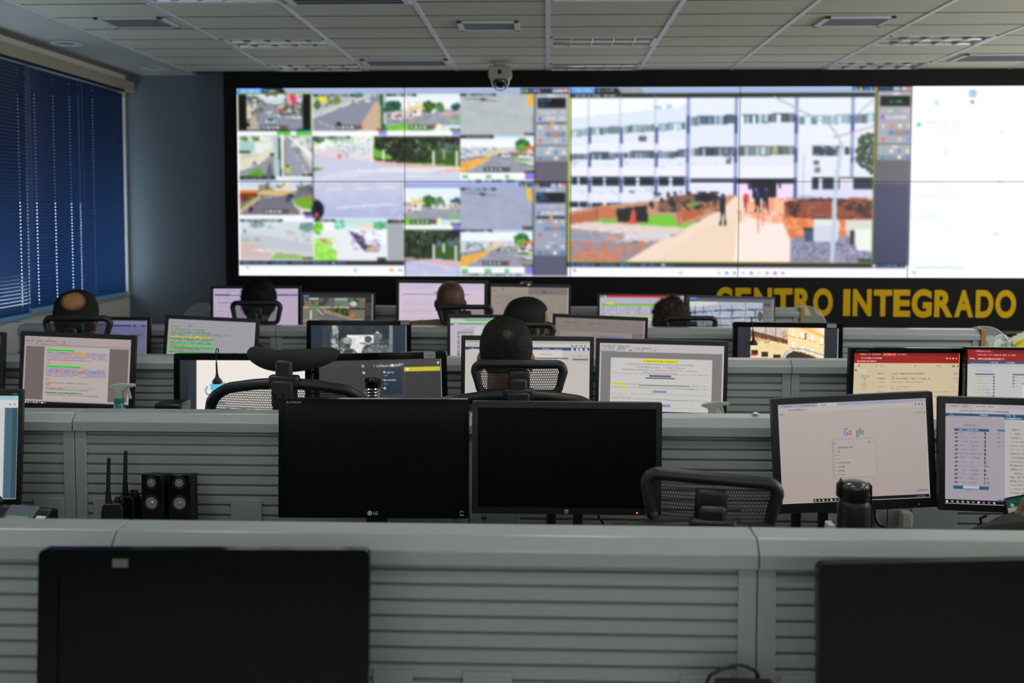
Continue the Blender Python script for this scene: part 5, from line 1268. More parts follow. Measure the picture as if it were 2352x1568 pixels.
def p_doc_green(c, tint=(152, 152, 158)):
    w, h = c.w, c.h
    c.rect(0, 0, w, h, tint); c.ky = .64; c.txt(2, 5, 30, 6.6, (120, 118, 124), .5); c.txt(24, 7.5, 80, 9, (124, 122, 128), .5); c.ell(24, 10, .9, .8, (90, 110, 200)); c.txt(3, 11, 60, 12.4, (128, 126, 130), .4)
    G = (24, 206, 40)
    y = 14
    for i, (kind, b) in enumerate((('r', 14), ('t', 42), ('g', 50), ('x', 76), ('y', 48), ('g', 56), ('k', 48), ('g', 52), ('r', 20), ('g', 54), ('k', 40), ('g', 50), ('r', 18), ('x', 70), ('g', 56))):
        yy = 13 + i * 4.05
        if kind == 'g': c.rect(1.5, yy, b, yy + 2.8, G); c.txt(2, yy + .6, b - 1, yy + 2, (12, 80, 24), .8)
        elif kind == 'y': c.rect(2, yy, b, yy + 2.6, (200, 200, 40)); c.txt(2.4, yy + .5, b - 1, yy + 2, (110, 100, 30), .8)
        elif kind == 'r': c.txt(3, yy, b, yy + 1.4, (190, 80, 70), .8); c.txt(2, yy + 2, 10, yy + 3.2, (190, 80, 70), .8)
        elif kind == 'x': c.txt(2, yy, b, yy + 1.2, (90, 120, 96), .8); c.txt(2, yy + 1.8, 66, yy + 2.8, (90, 120, 96), .8)
        else: c.txt(8, yy, b, yy + 1.6, (90, 86, 90), .8); c.txt(3, yy, 9, yy + 1.6, (190, 80, 70), .8)
def p_soldiers(c):   # grey photograph of people in helmets seen from behind, light doorway
    w, h = c.w, c.h
    c.grad(0, 0, w, h, (40, 50, 58), (58, 66, 72)); c.rect(0, 0, 12, h, (38, 48, 62)); c.rect(86, 0, w, h, (42, 52, 66))
    c.rect(12, 0, 86, h, (70, 78, 84)); c.poly([(12, 0), (24, 0), (22, h), (12, h)], (52, 62, 72)); c.poly([(22, 0), (29, 0), (27, h), (20, h)], (170, 172, 172)); c.nz(20, 0, 30, 40, .8, 2.2, (70, 74, 78), 4, .02); c.rect(29, 0, 84, 14, (46, 54, 60)); c.nz(29, 0, 84, h, .25, 10, seed=4)
    c.rect(38, 10.5, 66, 34, (228, 228, 226)); c.poly([(28, 12), (38, 12), (38, 34), (28, 34)], (44, 50, 56)); c.ell(33, 20, 3.5, 4.5, (92, 98, 104)); c.nz(27, 14, 38, h, .7, 2.4, (180, 184, 186), 9, .12)
    c.ell(38.5, 16.5, 4.6, 4.4, (150, 154, 150)); c.ell(38.5, 20, 4.6, 1.6, (110, 114, 110)); c.rect(35.5, 20, 41.5, 24, (70, 72, 72)); c.poly([(29, h), (30, 28), (35, 24), (44, 24), (50, 30), (51, h)], (96, 102, 104)); c.nz(28, 24, 51, h, .6, 2.6, (180, 184, 182), 5, .05); c.poly([(35, 25), (44, 25), (46, h), (34, h)], (60, 64, 68))
    c.ell(60, 14.5, 4, 3.6, (82, 88, 92)); c.poly([(52, h), (54, 26), (59, 19), (66, 20), (68, h)], (120, 126, 128)); c.nz(52, 18, 68, h, .6, 2.6, (66, 72, 76), 6, .05)
    c.ell(70, 11.5, 4.4, 4.4, (106, 114, 118)); c.poly([(62, h), (65, 22), (69, 16), (76, 17), (84, 26), (84, h)], (94, 102, 106)); c.nz(60, 14, 84, h, .6, 2.6, (140, 148, 150), 16, .08); c.line([(56, 24), (66, 19), (86, 19.6)], 1.2, (34, 38, 42)); c.ell(69.6, 7.2, 1.2, .8, (225, 228, 225))
    c.rect(18, 27.5, 30, 31, (190, 140, 130)); c.rect(82, 0, 86, h, (120, 128, 132)); c.rect(28, 15, 29.2, 28, (130, 100, 96)); c.nz(12, 0, 86, h, .2, 3, seed=8)
def p_green_list(c):
    w, h = c.w, c.h
    p_browser(c, (182, 176, 186), green=True)
    c.rect(26, 16, 60, h * 2, (196, 198, 192)); c.txt(11, 20, 25, 21.4, (130, 126, 136), .7); c.rect(8, 24.5, 25, 26.6, (60, 80, 120))
    for i in range(15): c.rect(8, 28 + i * 3.6, 10, 29.6 + i * 3.6, (50, 50, 60)); c.rect(22, 28 + i * 3.6, 23.4, 29.8 + i * 3.6, (130, 40, 44)); c.txt(12, 28 + i * 3.6, 20, 29.4 + i * 3.6, (140, 136, 150), .7)
    for i in range(6): c.txt(28, 20 + i * 4, 40, 21.2 + i * 4, (150, 150, 140), .6)
def p_beige_doc(c):
    w, h = c.w, c.h
    c.rect(0, 0, w, h, (128, 118, 114)); c.txt(4, 4, 60, 6, (104, 96, 94), .5); c.txt(4, 8, 40, 9.6, (106, 98, 96), .4); c.rect(5, 15, 86, h, (140, 130, 126)); c.rect(86, 15, w, h, (112, 104, 102))
    c.txt(42, 18, 78, 21, (96, 96, 170), .8); c.txt(42, 18, 52, 21, (170, 90, 90), .9); c.txt(44, 23.5, 72, 24.6, (140, 100, 150), .8); c.txt(10, 28, 60, 29.4, (150, 110, 90), .9); c.txt(10, 30.4, 62, 32, (130, 126, 90), .9); c.txt(8, 33, 66, 34.4, (160, 90, 80), .9)
    for i in range(6): c.txt(8, 36.5 + i * 2.4, 70, 37.8 + i * 2.4, (110, 102, 110), .7)
def p_facade(c):   # yellow street facade seen from below, between dark side bars
    w, h = c.w, c.h
    c.rect(0, 0, w, h, (38, 42, 48)); c.rect(13, 0, 86, h, (238, 208, 154))
    c.grad(13, 0, 50, 12, (214, 196, 186), (190, 160, 140)); c.poly([(13, 3), (50, 12), (52, 17), (13, 9)], (96, 62, 44)); c.poly([(13, 8), (50, 17), (50, 19), (13, 10.5)], (200, 140, 80))
    for i in range(3): x = 18 + i * 10; c.poly([(x, -1), (x + 6, 0), (x + 6, 8.5 + i), (x, 7 + i)], (200, 190, 184)); c.line([(x, 0), (x, 7 + i)], .5, (120, 100, 92))
    c.rect(13, 11, 86, h, (236, 210, 158)); c.poly([(13, 3), (50, 12), (52, 17), (13, 9)], (104, 68, 48)); c.nz(13, 3, 50, 16, .6, 2.2, (190, 130, 80), 4, .12)
    c.poly([(50, 0), (86, 0), (86, h), (48, h), (50, 14)], (247, 218, 162)); c.poly([(60, 0), (72, 0), (86, 7), (86, 10)], (240, 190, 110)); c.poly([(78, 0), (86, 0), (86, 7)], (246, 228, 214))
    for (x, y) in ((54, 3), (63, 4.5), (73, 7), (82, 10), (54, 14), (63, 18), (73, 21), (52, 22)): c.rect(x, y, x + 3, y + 5.5, (246, 234, 226)); c.line([(x - 2.5, y + 5.5), (x + 5, y + 7)], .6, (190, 140, 80))
    c.poly([(67.4, 4.5), (69, 4.5), (68, 12), (66.5, 12)], (110, 96, 78))
    for (x, y) in ((17, 14), (27, 16), (36, 17.5)): c.rect(x, y, x + 5.5, y + 5, (226, 206, 160))
    for (x, y) in ((14, 23), (24, 24.5), (36, 27)): c.rect(x, y, x + 7, y + 5, (56, 44, 44))
    c.rect(13, 27, 19, 29, (214, 60, 50)); c.line([(44, 33), (48, 25), (56, 20.5), (66, 21.5), (86, 27)], 1.3, (130, 165, 190)); c.line([(56, 21), (54, 33)], 1, (150, 170, 170)); c.poly([(46, 33), (50, 26), (56, 23), (66, 25), (80, 30), (82, 33)], (54, 52, 48)); c.rect(44, 31, 86, h, (150, 100, 60))
def p_lilac(c):
    w, h = c.w, c.h
    c.rect(0, 0, w, h, (184, 166, 188)); c.rect(0, 0, w, 5, (178, 166, 192)); c.txt(3, 2, 30, 3.4, (140, 130, 160), .5); c.rect(1, 6.4, w, 8.4, (70, 78, 140)); c.rect(20, 6, 76, 7.2, (180, 168, 190)); c.txt(88, 6.2, 98, 7.8, (150, 160, 210), .8)
    c.txt(4, 10, 20, 11.2, (140, 128, 150), .5); c.rect(4, 16, 26, 17, (110, 116, 160)); c.rect(22, 12, 23, 13.6, (150, 130, 160))
    for i in range(11): c.txt(4, 20 + i * 3.2, 24, 21 + i * 3.2, (150, 136, 156), .6)
def p_lilac2(c):
    w, h = c.w, c.h
    c.grad(0, 0, w, 12, (196, 182, 210), (210, 190, 208)); c.rect(0, 12, w, h, (206, 188, 206)); c.rect(4, 12.6, w * .83, 13.8, (110, 130, 180)); c.rect(41, 10, 46, 11.4, (50, 52, 90)); c.txt(18, 5.5, 34, 6.6, (160, 150, 180), .5); c.ell(26, 8.2, .5, .5, (100, 96, 120))
    for i in range(14): c.txt(4, 19 + i * 2.7, 38, 19.8 + i * 2.7, (176, 160, 182), .7, .7); c.rect(3, 20.9 + i * 2.7, 80, 21.1 + i * 2.7, (192, 174, 196))
def p_cctv(c):
    w, h = c.w, c.h
    c.rect(0, 0, w, h, (50, 47, 44)); c.rect(0, 0, w, 4, (30, 30, 34)); c.rect(1, 1.5, 8, 4, (66, 120, 160)); c.rect(22, 4, 24, 18, (20, 20, 22))
    c.rect(2, 5, 22, 18, (110, 106, 94)); c.rect(24, 5, 45, 18, (92, 90, 84)); c.rect(45, 5, 66, 18, (112, 118, 100)); c.rect(66, 5, 88, 20, (104, 100, 94)); c.rect(0, 18, 66, 20.2, (170, 160, 130)); c.rect(12, 18, 23, 20.2, (90, 150, 70)); c.rect(2, 5, 22, 8, (170, 170, 160)); c.rect(45, 6, 66, 9, (130, 160, 160))
    c.nz(0, 5, 88, h, .8, 5, (44, 46, 40), 4, .1); c.rect(0, 20.2, 22, 38, (116, 112, 100)); c.rect(22, 20.2, 66, 45, (104, 98, 98)); c.poly([(30, 20.2), (66, 20.2), (66, 36), (34, 27)], (40, 54, 26)); c.poly([(28, 21), (34, 22), (66, 33), (66, 37), (30, 27)], (150, 130, 100)); c.nz(34, 20, 66, 34, .8, 2, (90, 112, 60), 8, .1)
    c.poly([(22, 30), (50, 34), (66, 42), (66, h), (22, h)], (110, 104, 110)); c.rect(66, 22, 88, 40, (110, 110, 96)); c.poly([(66, 30), (76, 26), (74, 30), (68, 36)], (190, 110, 40)); c.ell(72, 14, 5, 3.2, (190, 200, 180)); c.rect(66, 36, 88, 38.4, (160, 150, 130)); c.ell(68, 38, 2, 1.4, (214, 50, 60)); c.line([(20, 22), (28, 30)], .8, (220, 214, 200)); c.ell(64, 20, 1.6, 1.6, (214, 110, 140)); c.ell(43, 18.6, 1.2, 1, (70, 70, 190)); c.ell(87, 37, 1.2, 1, (70, 70, 190))
    c.poly([(11, 22), (13, 22), (13, 36), (10, 36)], (200, 196, 180)); c.rect(0, 36, 22, 40, (120, 140, 140)); c.rect(0, 40, 22, h, (130, 96, 60)); c.rect(88, 5, w, h, (54, 50, 48)); c.rect(89.5, 7, 97.5, 12, (26, 28, 34)); c.ell(87, 8, 1.4, 1.2, (200, 110, 40))
    for i in range(6): c.txt(90, 14 + i * 3, 98, 15.2 + i * 3, (96, 92, 90), .7)
def p_beige_page(c):
    w, h = c.w, c.h
    c.rect(0, 0, w, h, (142, 132, 124)); c.rect(0, 0, w * .5, 9, (146, 138, 122)); c.rect(w * .48, 0, w, 9, (120, 108, 106)); c.ell(5, 5, 1.2, 1.2, (100, 92, 86)); c.ell(15.5, 3, 1.4, 1.4, (70, 88, 140)); c.ell(69, 6, 3, 2.6, (92, 84, 82)); c.txt(73, 5, 80, 7, (84, 78, 76), .9); c.rect(0, 9, 15, h, (146, 134, 128))
    for x, y in ((24, 15), (66, 16), (79, 16), (93, 16), (9, 21), (79, 32), (93, 32), (24, 28)): c.ell(x, y, .8, .7, (110, 102, 96))
    c.txt(3, 12, 13, 13.6, (120, 112, 106), .7); c.txt(75, 25, 82, 26.6, (120, 112, 106), .7); c.txt(88, 24, 95, 25, (124, 116, 110), .7)
def p_sheet(c):
    w, h = c.w, c.h
    c.rect(0, 0, w, h, (176, 172, 190)); c.rect(8, 0, 92, 2.6, (196, 44, 48)); c.rect(0, 0, 6, 2.6, (90, 140, 110)); c.rect(2, 9.6, w, 12.4, (120, 186, 50)); c.rect(9, 9, 18, 10.4, (200, 210, 60)); c.rect(2, 24, w, 24.8, (190, 205, 80)); c.rect(2, 27, w, 29, (206, 216, 120))
    for i in range(5): c.rect(4 + i * 14 + (i * i) % 3, 13, 6 + i * 14 + (i * i) % 3, 24, (160, 158, 170)); c.nz(2, 13, w, h, .06, 3, seed=i)
def p_building(c):
    w, h = c.w, c.h
    c.rect(0, 0, w, h, (30, 34, 42)); c.rect(0, 0, 8, 2.6, (66, 130, 210)); c.rect(8, .6, w, 4, (70, 80, 92)); c.txt(10, 1, 22, 2.6, (120, 124, 130), .7); c.ell(87, 3, 1, .8, (190, 60, 50))
    c.rect(0, 4, 87, 45, (176, 182, 196)); c.rect(87, 4, w, h, (92, 90, 92)); c.poly([(0, 4), (34, 4), (30, 8), (0, 12)], (206, 204, 200)); c.poly([(0, 12), (40, 6), (87, 5), (87, 45), (0, 45)], (164, 172, 190))
    for y, hh in ((14, 2.4), (23, 2.2), (31, 2.4)):
        c.poly([(0, y + 2), (36, y - 1), (87, y - 3), (87, y + hh - 3), (36, y + hh - 1), (0, y + hh + 2)], (80, 92, 112)); c.poly([(0, y + 6), (87, y + 2), (87, y + 2.5), (0, y + 6.5)], (140, 148, 168))
    for x in (6, 16, 26, 36, 50, 66, 78): c.rect(x, 8, x + .9, 40, (64, 78, 110)); c.rect(x - .6, 14, x + 1.2, 19, (60, 74, 110))
    c.nz(0, 8, 87, 40, .5, 3, (200, 206, 214), 4, .16); c.line([(66, 4), (67, 40)], .8, (110, 116, 126)); c.ell(84, 20, 3, 6, (50, 62, 50)); c.rect(72, 20, 80, 23, (60, 64, 70)); c.rect(68, 30, 84, 32, (60, 64, 70)); c.nz(20, 34, 50, 42, .8, 3, (60, 44, 40), 6, .02); c.poly([(0, 38), (50, 36), (87, 36), (87, h), (0, h)], (150, 110, 90), .7); c.nz(0, 36, 87, h, .7, 4, (70, 50, 50), 16, .05); c.ell(46, 37, 3, 2, (200, 50, 40))
    for i in range(6): c.txt(88.5, 7 + i * 4, 98, 8.6 + i * 4, (150, 150, 152), .7)
    c.rect(88.5, 5, 97, 8, (30, 34, 38))
def p_blue_page(c):
    w, h = c.w, c.h
    c.rect(0, 0, w, h, (104, 100, 134)); c.ky = .62; c.rect(0, 2, w, 7, (124, 120, 150)); c.rect(0, 8, w, 12, (44, 58, 120)); c.rect(0, 10, 60, 13, (110, 106, 140)); c.txt(82, 8.6, 98, 11, (110, 130, 190), .6); c.txt(50, 15, 75, 16.6, (86, 84, 118), .7)
    c.rect(46, 22, 68, 24.4, (60, 80, 140)); c.txt(80, 22, 96, 23.6, (96, 90, 130), .7); c.rect(80, 25, 96, 28, (80, 78, 116)); c.rect(46, 27, 68, 28.6, (60, 70, 150)); c.ell(97, 4.6, .9, .9, (190, 80, 70))

GL = (.024, .024, .030, .030)
# nearest row
monitor('m1', [(88, 1262), (850, 1262), (845, 1745), (82, 1745)], 1.64, 'large glossy black monitor, switched off, nearest the camera at the lower left', bz=(.034, .034, .046, .04), rnd=.012, case=m_caseg, row=1, off=m_off)
mlabel('m1', .247, .026, .014, mm=mat('paper_label_dim', srgb(96, 98, 94), .6))
monitor('m2', [(1884, 1299), (2650, 1277), (2650, 1765), (1880, 1780)], 1.64, 'black switched-off monitor at the bottom right corner of the picture', bz=(.03, .03, .032, .04), rnd=.012, case=m_caseg, row=1, off=m_off, yaw=-.05)
# second row
monitor('m3', [(640, 916), (1078, 916), (1076, 1191), (639, 1188)], 2.72, 'black switched-off monitor with a round grey logo at the centre of its lower bezel', bz=(.014, .014, .016, .026), rnd=.005, case=m_caseg, row=2, off=m_off)
monitor('m4', [(1084, 922), (1522, 925), (1518, 1184), (1084, 1178)], 2.72, 'black switched-off monitor with a red standby light, right of the middle', bz=(.016, .016, .017, .018), rnd=.004, row=2, off=m_offm, stand='twin')
monitor('m5', [(1768, 915), (2143, 900), (2152, 1163), (1786, 1181)], 2.72, 'tilted monitor showing a pale search page with a colourful logo', p_google, bz=(.018, .018, .017, .026), rnd=.005, row=2, stand='twin', res=1.5, sdx=-.10)
monitor('m6', [(2157, 911), (2560, 920), (2560, 1188), (2154, 1170)], 2.66, 'monitor at the right edge showing a table of names and a text panel', p_registry, bz=(.0175, .0175, .018, .018), rnd=.005, row=2, res=1.5)
monitor('m0', [(-360, 892), (55, 898), (46, 1160), (-362, 1172)], 2.72, 'monitor cut by the left edge showing a pale page with a blue side strip', p_left_sliver, bz=(.012, .013, .016, .02), rnd=.006, row=2)
# third row
monitor('m7', [(-255, 758), (11, 763), (4, 938), (-262, 934)], 3.93, 'dark monitor of which only the right bezel shows at the left edge', p_left_sliver, gain=.2, row=3)
monitor('m8', [(48, 760), (312, 771), (304, 946), (40, 936)], 3.93, 'monitor with a long text document with green highlighted headings, at the left', p_doc_left, bz=(.016, .018, .018, .02), rnd=.003, row=3, res=1.4)
monitor('m9', [(399, 811), (714, 813), (714, 992), (399, 990)], 3.93, 'wide monitor with a white wallpaper and a pale blue mark, left of the crescent headrest', p_white_logo, bz=(.024, .024, .027, .03), rnd=.010, row=3, case=m_caseg)
monitor('m10', [(720, 814), (1024, 806), (1031, 985), (722, 991)], 3.88, 'wide monitor with dark grey software and a yellow bar, right of the crescent headrest', p_dark_tool, bz=(.022, .022, .028, .03), rnd=.010, row=3, case=m_caseg)
monitor('m11', [(1059, 770), (1365, 774), (1362, 952), (1058, 950)], 3.93, 'monitor with a browser form, behind the head of the man in the middle', p_hp_form, bz=(.0165, .0165, .018, .02), rnd=.004, row=3, res=1.4)
monitor('m12', [(1369, 777), (1674, 784), (1668, 962), (1365, 952)], 3.93, 'monitor with a printed shift document whose title is highlighted yellow', p_doc_main, bz=(.016, .016, .018, .02), rnd=.004, row=3, res=1.4)
monitor('m13', [(1954, 798), (2214, 800), (2207, 974), (1946, 976)], 3.93, 'monitor with a cream mail list under a red browser bar', p_mail, bz=(.018, .015, .020, .02), rnd=.004, row=3, res=1.4, case=m_caseg)
monitor('m14', [(2219, 796), (2470, 800), (2468, 968), (2215, 966)], 3.93, 'monitor with a grey registry page under a red browser bar, at the right edge', p_reg_red, bz=(.008, .016, .010, .02), rnd=.004, row=3, res=1.4, case=m_caseg)
# fourth row
monitor('m15', [(128, 726), (346, 728), (342, 862), (124, 860)], 5.03, 'monitor with a bluish page, half hidden by the headrest of the balding man', p_blue_page, bz=(.018, .018, .018, .02), rnd=.003, row=4)
monitor('m16', [(381, 723), (597, 732), (586, 862), (370, 854)], 5.03, 'tilted monitor with a grey document striped with green highlights', p_doc_green, bz=(.018, .018, .020, .02), rnd=.003, row=4)
monitor('m17', [(704, 735), (944, 736), (944, 874), (704, 874)], 5.03, 'wide monitor with a grey photograph of people in helmets', p_soldiers, bz=(.022, .024, .026, .03), rnd=.010, row=4, case=m_caseg)
monitor('m18', [(1027, 722), (1256, 723), (1256, 862), (1027, 862)], 5.03, 'monitor with a green-headed list page, left of the man with glasses', p_green_list, bz=(.016, .016, .017, .02), rnd=.003, row=4)
monitor('m19', [(1269, 719), (1489, 730), (1484, 862), (1265, 852)], 5.03, 'monitor with a dim beige document, right of the man with glasses', p_beige_doc, bz=(.016, .016, .018, .02), rnd=.003, row=4)
monitor('m20', [(1685, 739), (1937, 742), (1934, 884), (1682, 880)], 5.03, 'wide monitor with a picture of a yellow street facade', p_facade, bz=(.023, .023, .026, .03), rnd=.008, row=4, case=m_caseg, gain=1.1)
# farthest row
monitor('m21', [(484, 657), (690, 657), (690, 776), (484, 776)], 6.14, 'monitor with a lilac page behind the dark-haired person on the left', p_lilac, bz=(.016, .016, .016, .02), rnd=.004, row=5)
monitor('m22', [(692, 668), (862, 674), (863, 774), (692, 778)], 6.14, 'tilted monitor showing a grid of small street camera pictures', p_cctv, bz=(.010, .018, .012, .02), rnd=.003, row=5, yaw=.25)
monitor('m23', [(910, 642), (1120, 646), (1120, 772), (910, 770)], 6.14, 'monitor with a bright lilac list behind the bald man', p_lilac2, bz=(.018, .022, .018, .02), rnd=.003, row=5)
monitor('m24', [(1124, 651), (1312, 655), (1310, 768), (1124, 766)], 6.14, 'monitor with a beige page, between the bald man and the man with glasses', p_beige_page, bz=(.010, .016, .018, .02), rnd=.003, row=5)
monitor('m25', [(1372, 674), (1574, 676), (1574, 794), (1372, 792)], 6.14, 'monitor with a spreadsheet banded in green, left of the curly head', p_sheet, bz=(.015, .01, .010, .02), rnd=.003, row=5)
monitor('m26', [(1578, 676), (1780, 683), (1780, 796), (1578, 794)], 6.14, 'monitor showing a large office building, right of the curly head', p_building, bz=(.016, .01, .014, .02), rnd=.003, row=5, yaw=.1)

mlabel('m10', .875, .046, .024); mlabel('m9', .93, .048, .012); mlabel('m17', .945, .046, .018); mlabel('m20', .895, .046, .018)

# writing on the bezels
k = MON['m3']
put_text('FLATRON', -k['W'] + .022, k['H'] - .0125, .0052, m_silver, k['t'], k['M'], -.0006, width=.040, name='brand_lettering')
k_z = -k['H'] + .011
disc = MB().cyl((-.010, -.0012, k_z + .003), (-.010, 0, k_z + .003), .0068, 24, M=k['M']).build('logo_disc', m_silver, k['t'])
put_text('LG', .000, k_z - .0015, .009, m_silver, k['t'], k['M'], -.0008, width=.013, bold=.03, name='brand_lettering')
eb = MB().bx(k['W'] - .025, k['W'] - .014, -.001, 0, k_z - .003, k_z + .000, k['M'])
eb.tube([(k['W'] - .0195 + .0045 * math.cos(a), -.0006, k_z + .0055 + .0045 * math.sin(a)) for a in [i * .5 for i in range(8)]], .0009, 5, M=k['M']); eb.build('energy_mark', m_silver, k['t'])
k = MON['m4']
zz = -k['H'] + .0085
lo = MB().cyl((.0, -.0012, zz), (.0, 0, zz), .0058, 24, M=k['M']).build('logo_disc', m_silver, k['t'])
put_text('hp', 0, zz - .0024, .0052, m_case, k['t'], k['M'], -.0018, width=.0062, bold=.02, align='CENTER', name='brand_lettering')
MB().ell((.195, -.001, zz - .002), (.0022, .0012, .0022), 10, 8, k['M']).build('power_light', m_red_led, k['t'])
put_text('V221', k['W'] - .027, k['H'] - .011, .004, m_ink, k['t'], k['M'], -.0006, name='brand_lettering')
k = MON['m5']
MB().ell((k['W'] - .05, -.001, -k['H'] + .010), (.0014, .001, .0014), 10, 8, k['M']).build('power_light', m_blue_led, k['t'])
put_text('V206', k['W'] - .025, k['H'] - .011, .004, m_ink, k['t'], k['M'], -.0006, name='brand_lettering')
for kk, s_ in (('m13', 'FLATRON'), ('m0', 'V206')):
    k = MON[kk]
    x_ = -k['W'] + .025 if kk == 'm13' else k['W'] - .03
    put_text(s_, x_, k['H'] - .0135, .0055, m_silver if kk == 'm0' else m_ink, k['t'], k['M'], -.0006, width=.05 if kk == 'm13' else .014, name='brand_lettering')
put_text('V206', MON['m12']['W'] - .03, MON['m12']['H'] - .012, .005, m_ink, MON['m12']['t'], MON['m12']['M'], -.0006, name='brand_lettering')

def ink(name, c, e=1.0):
    return mat(name, (0.005, 0.005, 0.005), .5, emit=c[:3], estr=e)
# search page logo
k = MON['m5']
cols = [('G', (72, 104, 190)), ('o', (200, 70, 54)), ('o', (214, 168, 50)), ('g', (70, 100, 188)), ('l', (60, 140, 80)), ('e', (200, 70, 54))]
x = k['ix0'] + .4385 * k['sw']; zb_ = k['iz1'] - .3380 * k['sh']
u_ = k['sw'] * .137 / 3.05
lg = []
wch = {'G': .74, 'o': .55, 'g': .55, 'l': .22, 'e': .53}
tw = sum(wch[c_] for c_, _ in cols) + .08 * 5
for c_, rgb_ in cols:
    wd = wch[c_] / tw * k['sw'] * .1385
    hh = .0185 * (1.0)
    put_text(c_, x, zb_, .0195, ink('logo_%d_%d' % (rgb_[0], rgb_[1]), srgb(*rgb_)), k['screen'], k['M'], .0028, width=wd, bold=.012, name='logo_letter')
    x += wd + .08 / tw * k['sw'] * .1385
# document text
k = MON['m12']
def dl(parts, yf, h, center=None, left=None, total=None, bold=0.0, right=None):
    """parts = [(text, rgb)], laid side by side; yf in picture units (100 = screen width)"""
    sc = k['sw'] / 100.0
    z = k['iz1'] - (yf * .95 - 3.3) * sc
    n = sum(len(p[0]) for p in parts); x0 = (left if left is not None else (center - total / 2))
    x = x0
    for s_, rgb_ in parts:
        wd = total * len(s_) / n
        put_text(s_.strip(), k['ix0'] + (x + (.35 if s_.startswith(' ') else 0)) * sc, z, h * sc, ink('type_%d_%d_%d' % rgb_, srgb(*rgb_)), k['screen'], k['M'], .0028, width=wd * sc * (len(s_.strip()) / len(s_)), bold=bold)
        x += wd
Kt, Rt = (88, 88, 92), (196, 84, 78)
dl([('"O SENHOR ESTEJA CONOSCO"', (150, 104, 24))], 18.8, 1.35, center=49, total=28, bold=.02)
dl([('25º BATALHÃO DE POLÍCIA MILITAR DO ESTADO DE  MATO GROSSO', Kt)], 21.5, 1.3, center=49, total=55)
dl([('07', Rt), (' DE FEVEREIRO DE 2023 –', Kt), (' 1º', Rt), (' TURNO – 0901-9136', Kt)], 24.0, 1.3, center=49, total=41)
dl([('SUPERVISOR DE OPERAÇÕES =', Kt), (' 1º TEN PM SILVA GOMES/FUNC/  9 8145 0332', Rt)], 26.3, 1.2, center=49, total=61)
dl([('DESPACHADOR =', Kt), (' 1º SGT PM JOACIR', Rt)], 28.2 + .2, 1.05, center=49, total=29)
dl([('OFICIAL ÁREA CPU', (170, 140, 20)), (' = CAP CHAGAS', Kt)], 38.6, 1.0, left=10.3, total=21)
dl([('9 9962-5718 –', Kt), (' 24:00 Hs', Rt)], 38.9, .9, left=73.5, total=15)
dl([('225 PMAR =', Rt), (' ADJ ÁREA', (170, 140, 20)), (' = 1º SGT APARECIDO MATOS/ 3º SGT  MAX MENDES/ 3º SGT LINDEMAR', Kt)], 41.4, .95, left=10.3, total=58)
dl([('9 8178-0207 –', Kt), (' 12:00 Hs', Rt)], 41.7, .9, left=73.5, total=15)
dl([('CRISTO REI', (84, 84, 170))], 44.8, 1.3, center=49, total=10, bold=.02)
dl([('225-9ª', Kt), ('AZG', Rt), (' = 3º SGT ALAN/ 3º SGT RODOLFO SANTANA/ CB FABIANO BORGES', Kt)], 51, .95, left=10.3, total=47)
dl([('9 9621-6190 –', Kt), (' 24:00 Hs', Rt)], 51.3, .9, left=73.5, total=15)
dl([('SÃO THIAGO', (84, 84, 170))], 56.6, 1.3, center=51.5, total=12, bold=.02)
# coloured initials on the registry page
k = MON['m6']; sc = k['sw'] / 100
for i, (c_, rgb_) in enumerate((('U', (190, 50, 50)), ('R', (96, 84, 200)), ('N', (60, 150, 60)), ('U', (190, 50, 50)))):
    put_text(c_, k['ix0'] + 33.2 * sc, k['iz1'] - (19.8 + i * 2.8) * sc, 1.3 * sc, ink('initial_%d' % rgb_[0], srgb(*rgb_)), k['screen'], k['M'], .0028, width=1.3 * sc, bold=.03)
# ================================================================== chairs
m_chair = mat('chair_plastic', srgb(22, 24, 26), 0.42, noise_s=80, bump=.08)
m_seat = mat('chair_fabric', srgb(26, 27, 29), 0.9, noise_s=300, bump=.3)
m_chrome = mat('caster_metal', srgb(60, 62, 64), 0.3, metal=.7)
def mesh_mat():
    m = bpy.data.materials.new('chair_net'); m.use_nodes = True
    nt = m.node_tree; b = nt.nodes['Principled BSDF']; out = nt.nodes['Material Output']
    b.inputs['Base Color'].default_value = srgb(24, 25, 27); b.inputs['Roughness'].default_value = .7
    tc = nt.nodes.new('ShaderNodeTexCoord'); sp = nt.nodes.new('ShaderNodeSeparateXYZ')
    nt.links.new(tc.outputs['Object'], sp.inputs[0])
    def math_(op, a, b_=None):
        n = nt.nodes.new('ShaderNodeMath'); n.operation = op
        for i, q in enumerate((a, b_)):
            if q is None: continue
            if isinstance(q, (int, float)): n.inputs[i].default_value = q
            else: nt.links.new(q, n.inputs[i])
        return n.outputs[0]
    # staggered rows of upright slots, 4.6 mm x 8 mm
    row = math_('DIVIDE', sp.outputs['Z'], .0080)
    odd = math_('MULTIPLY', math_('FLOOR', math_('MODULO', math_('ADD', row, 4000.0), 2.0)), .5)
    u = math_('FRACT', math_('ADD', math_('ADD', math_('DIVIDE', sp.outputs['X'], .0058), odd), 2000.0))
    w = math_('FRACT', math_('ADD', row, 4000.0))
    du = math_('DIVIDE', math_('ABSOLUTE', math_('SUBTRACT', u, .5)), .33)
    dw = math_('DIVIDE', math_('ABSOLUTE', math_('SUBTRACT', w, .5)), .42)
    d = math_('ADD', math_('MULTIPLY', du, du), math_('MULTIPLY', dw, dw))
    hole = math_('LESS_THAN', d, 1.0)
    tr = nt.nodes.new('ShaderNodeBsdfTransparent'); mx = nt.nodes.new('ShaderNodeMixShader')
    nt.links.new(hole, mx.inputs[0]); nt.links.new(b.outputs[0], mx.inputs[1]); nt.links.new(tr.outputs[0], mx.inputs[2]); nt.links.new(mx.outputs[0], out.inputs[0])
    return m
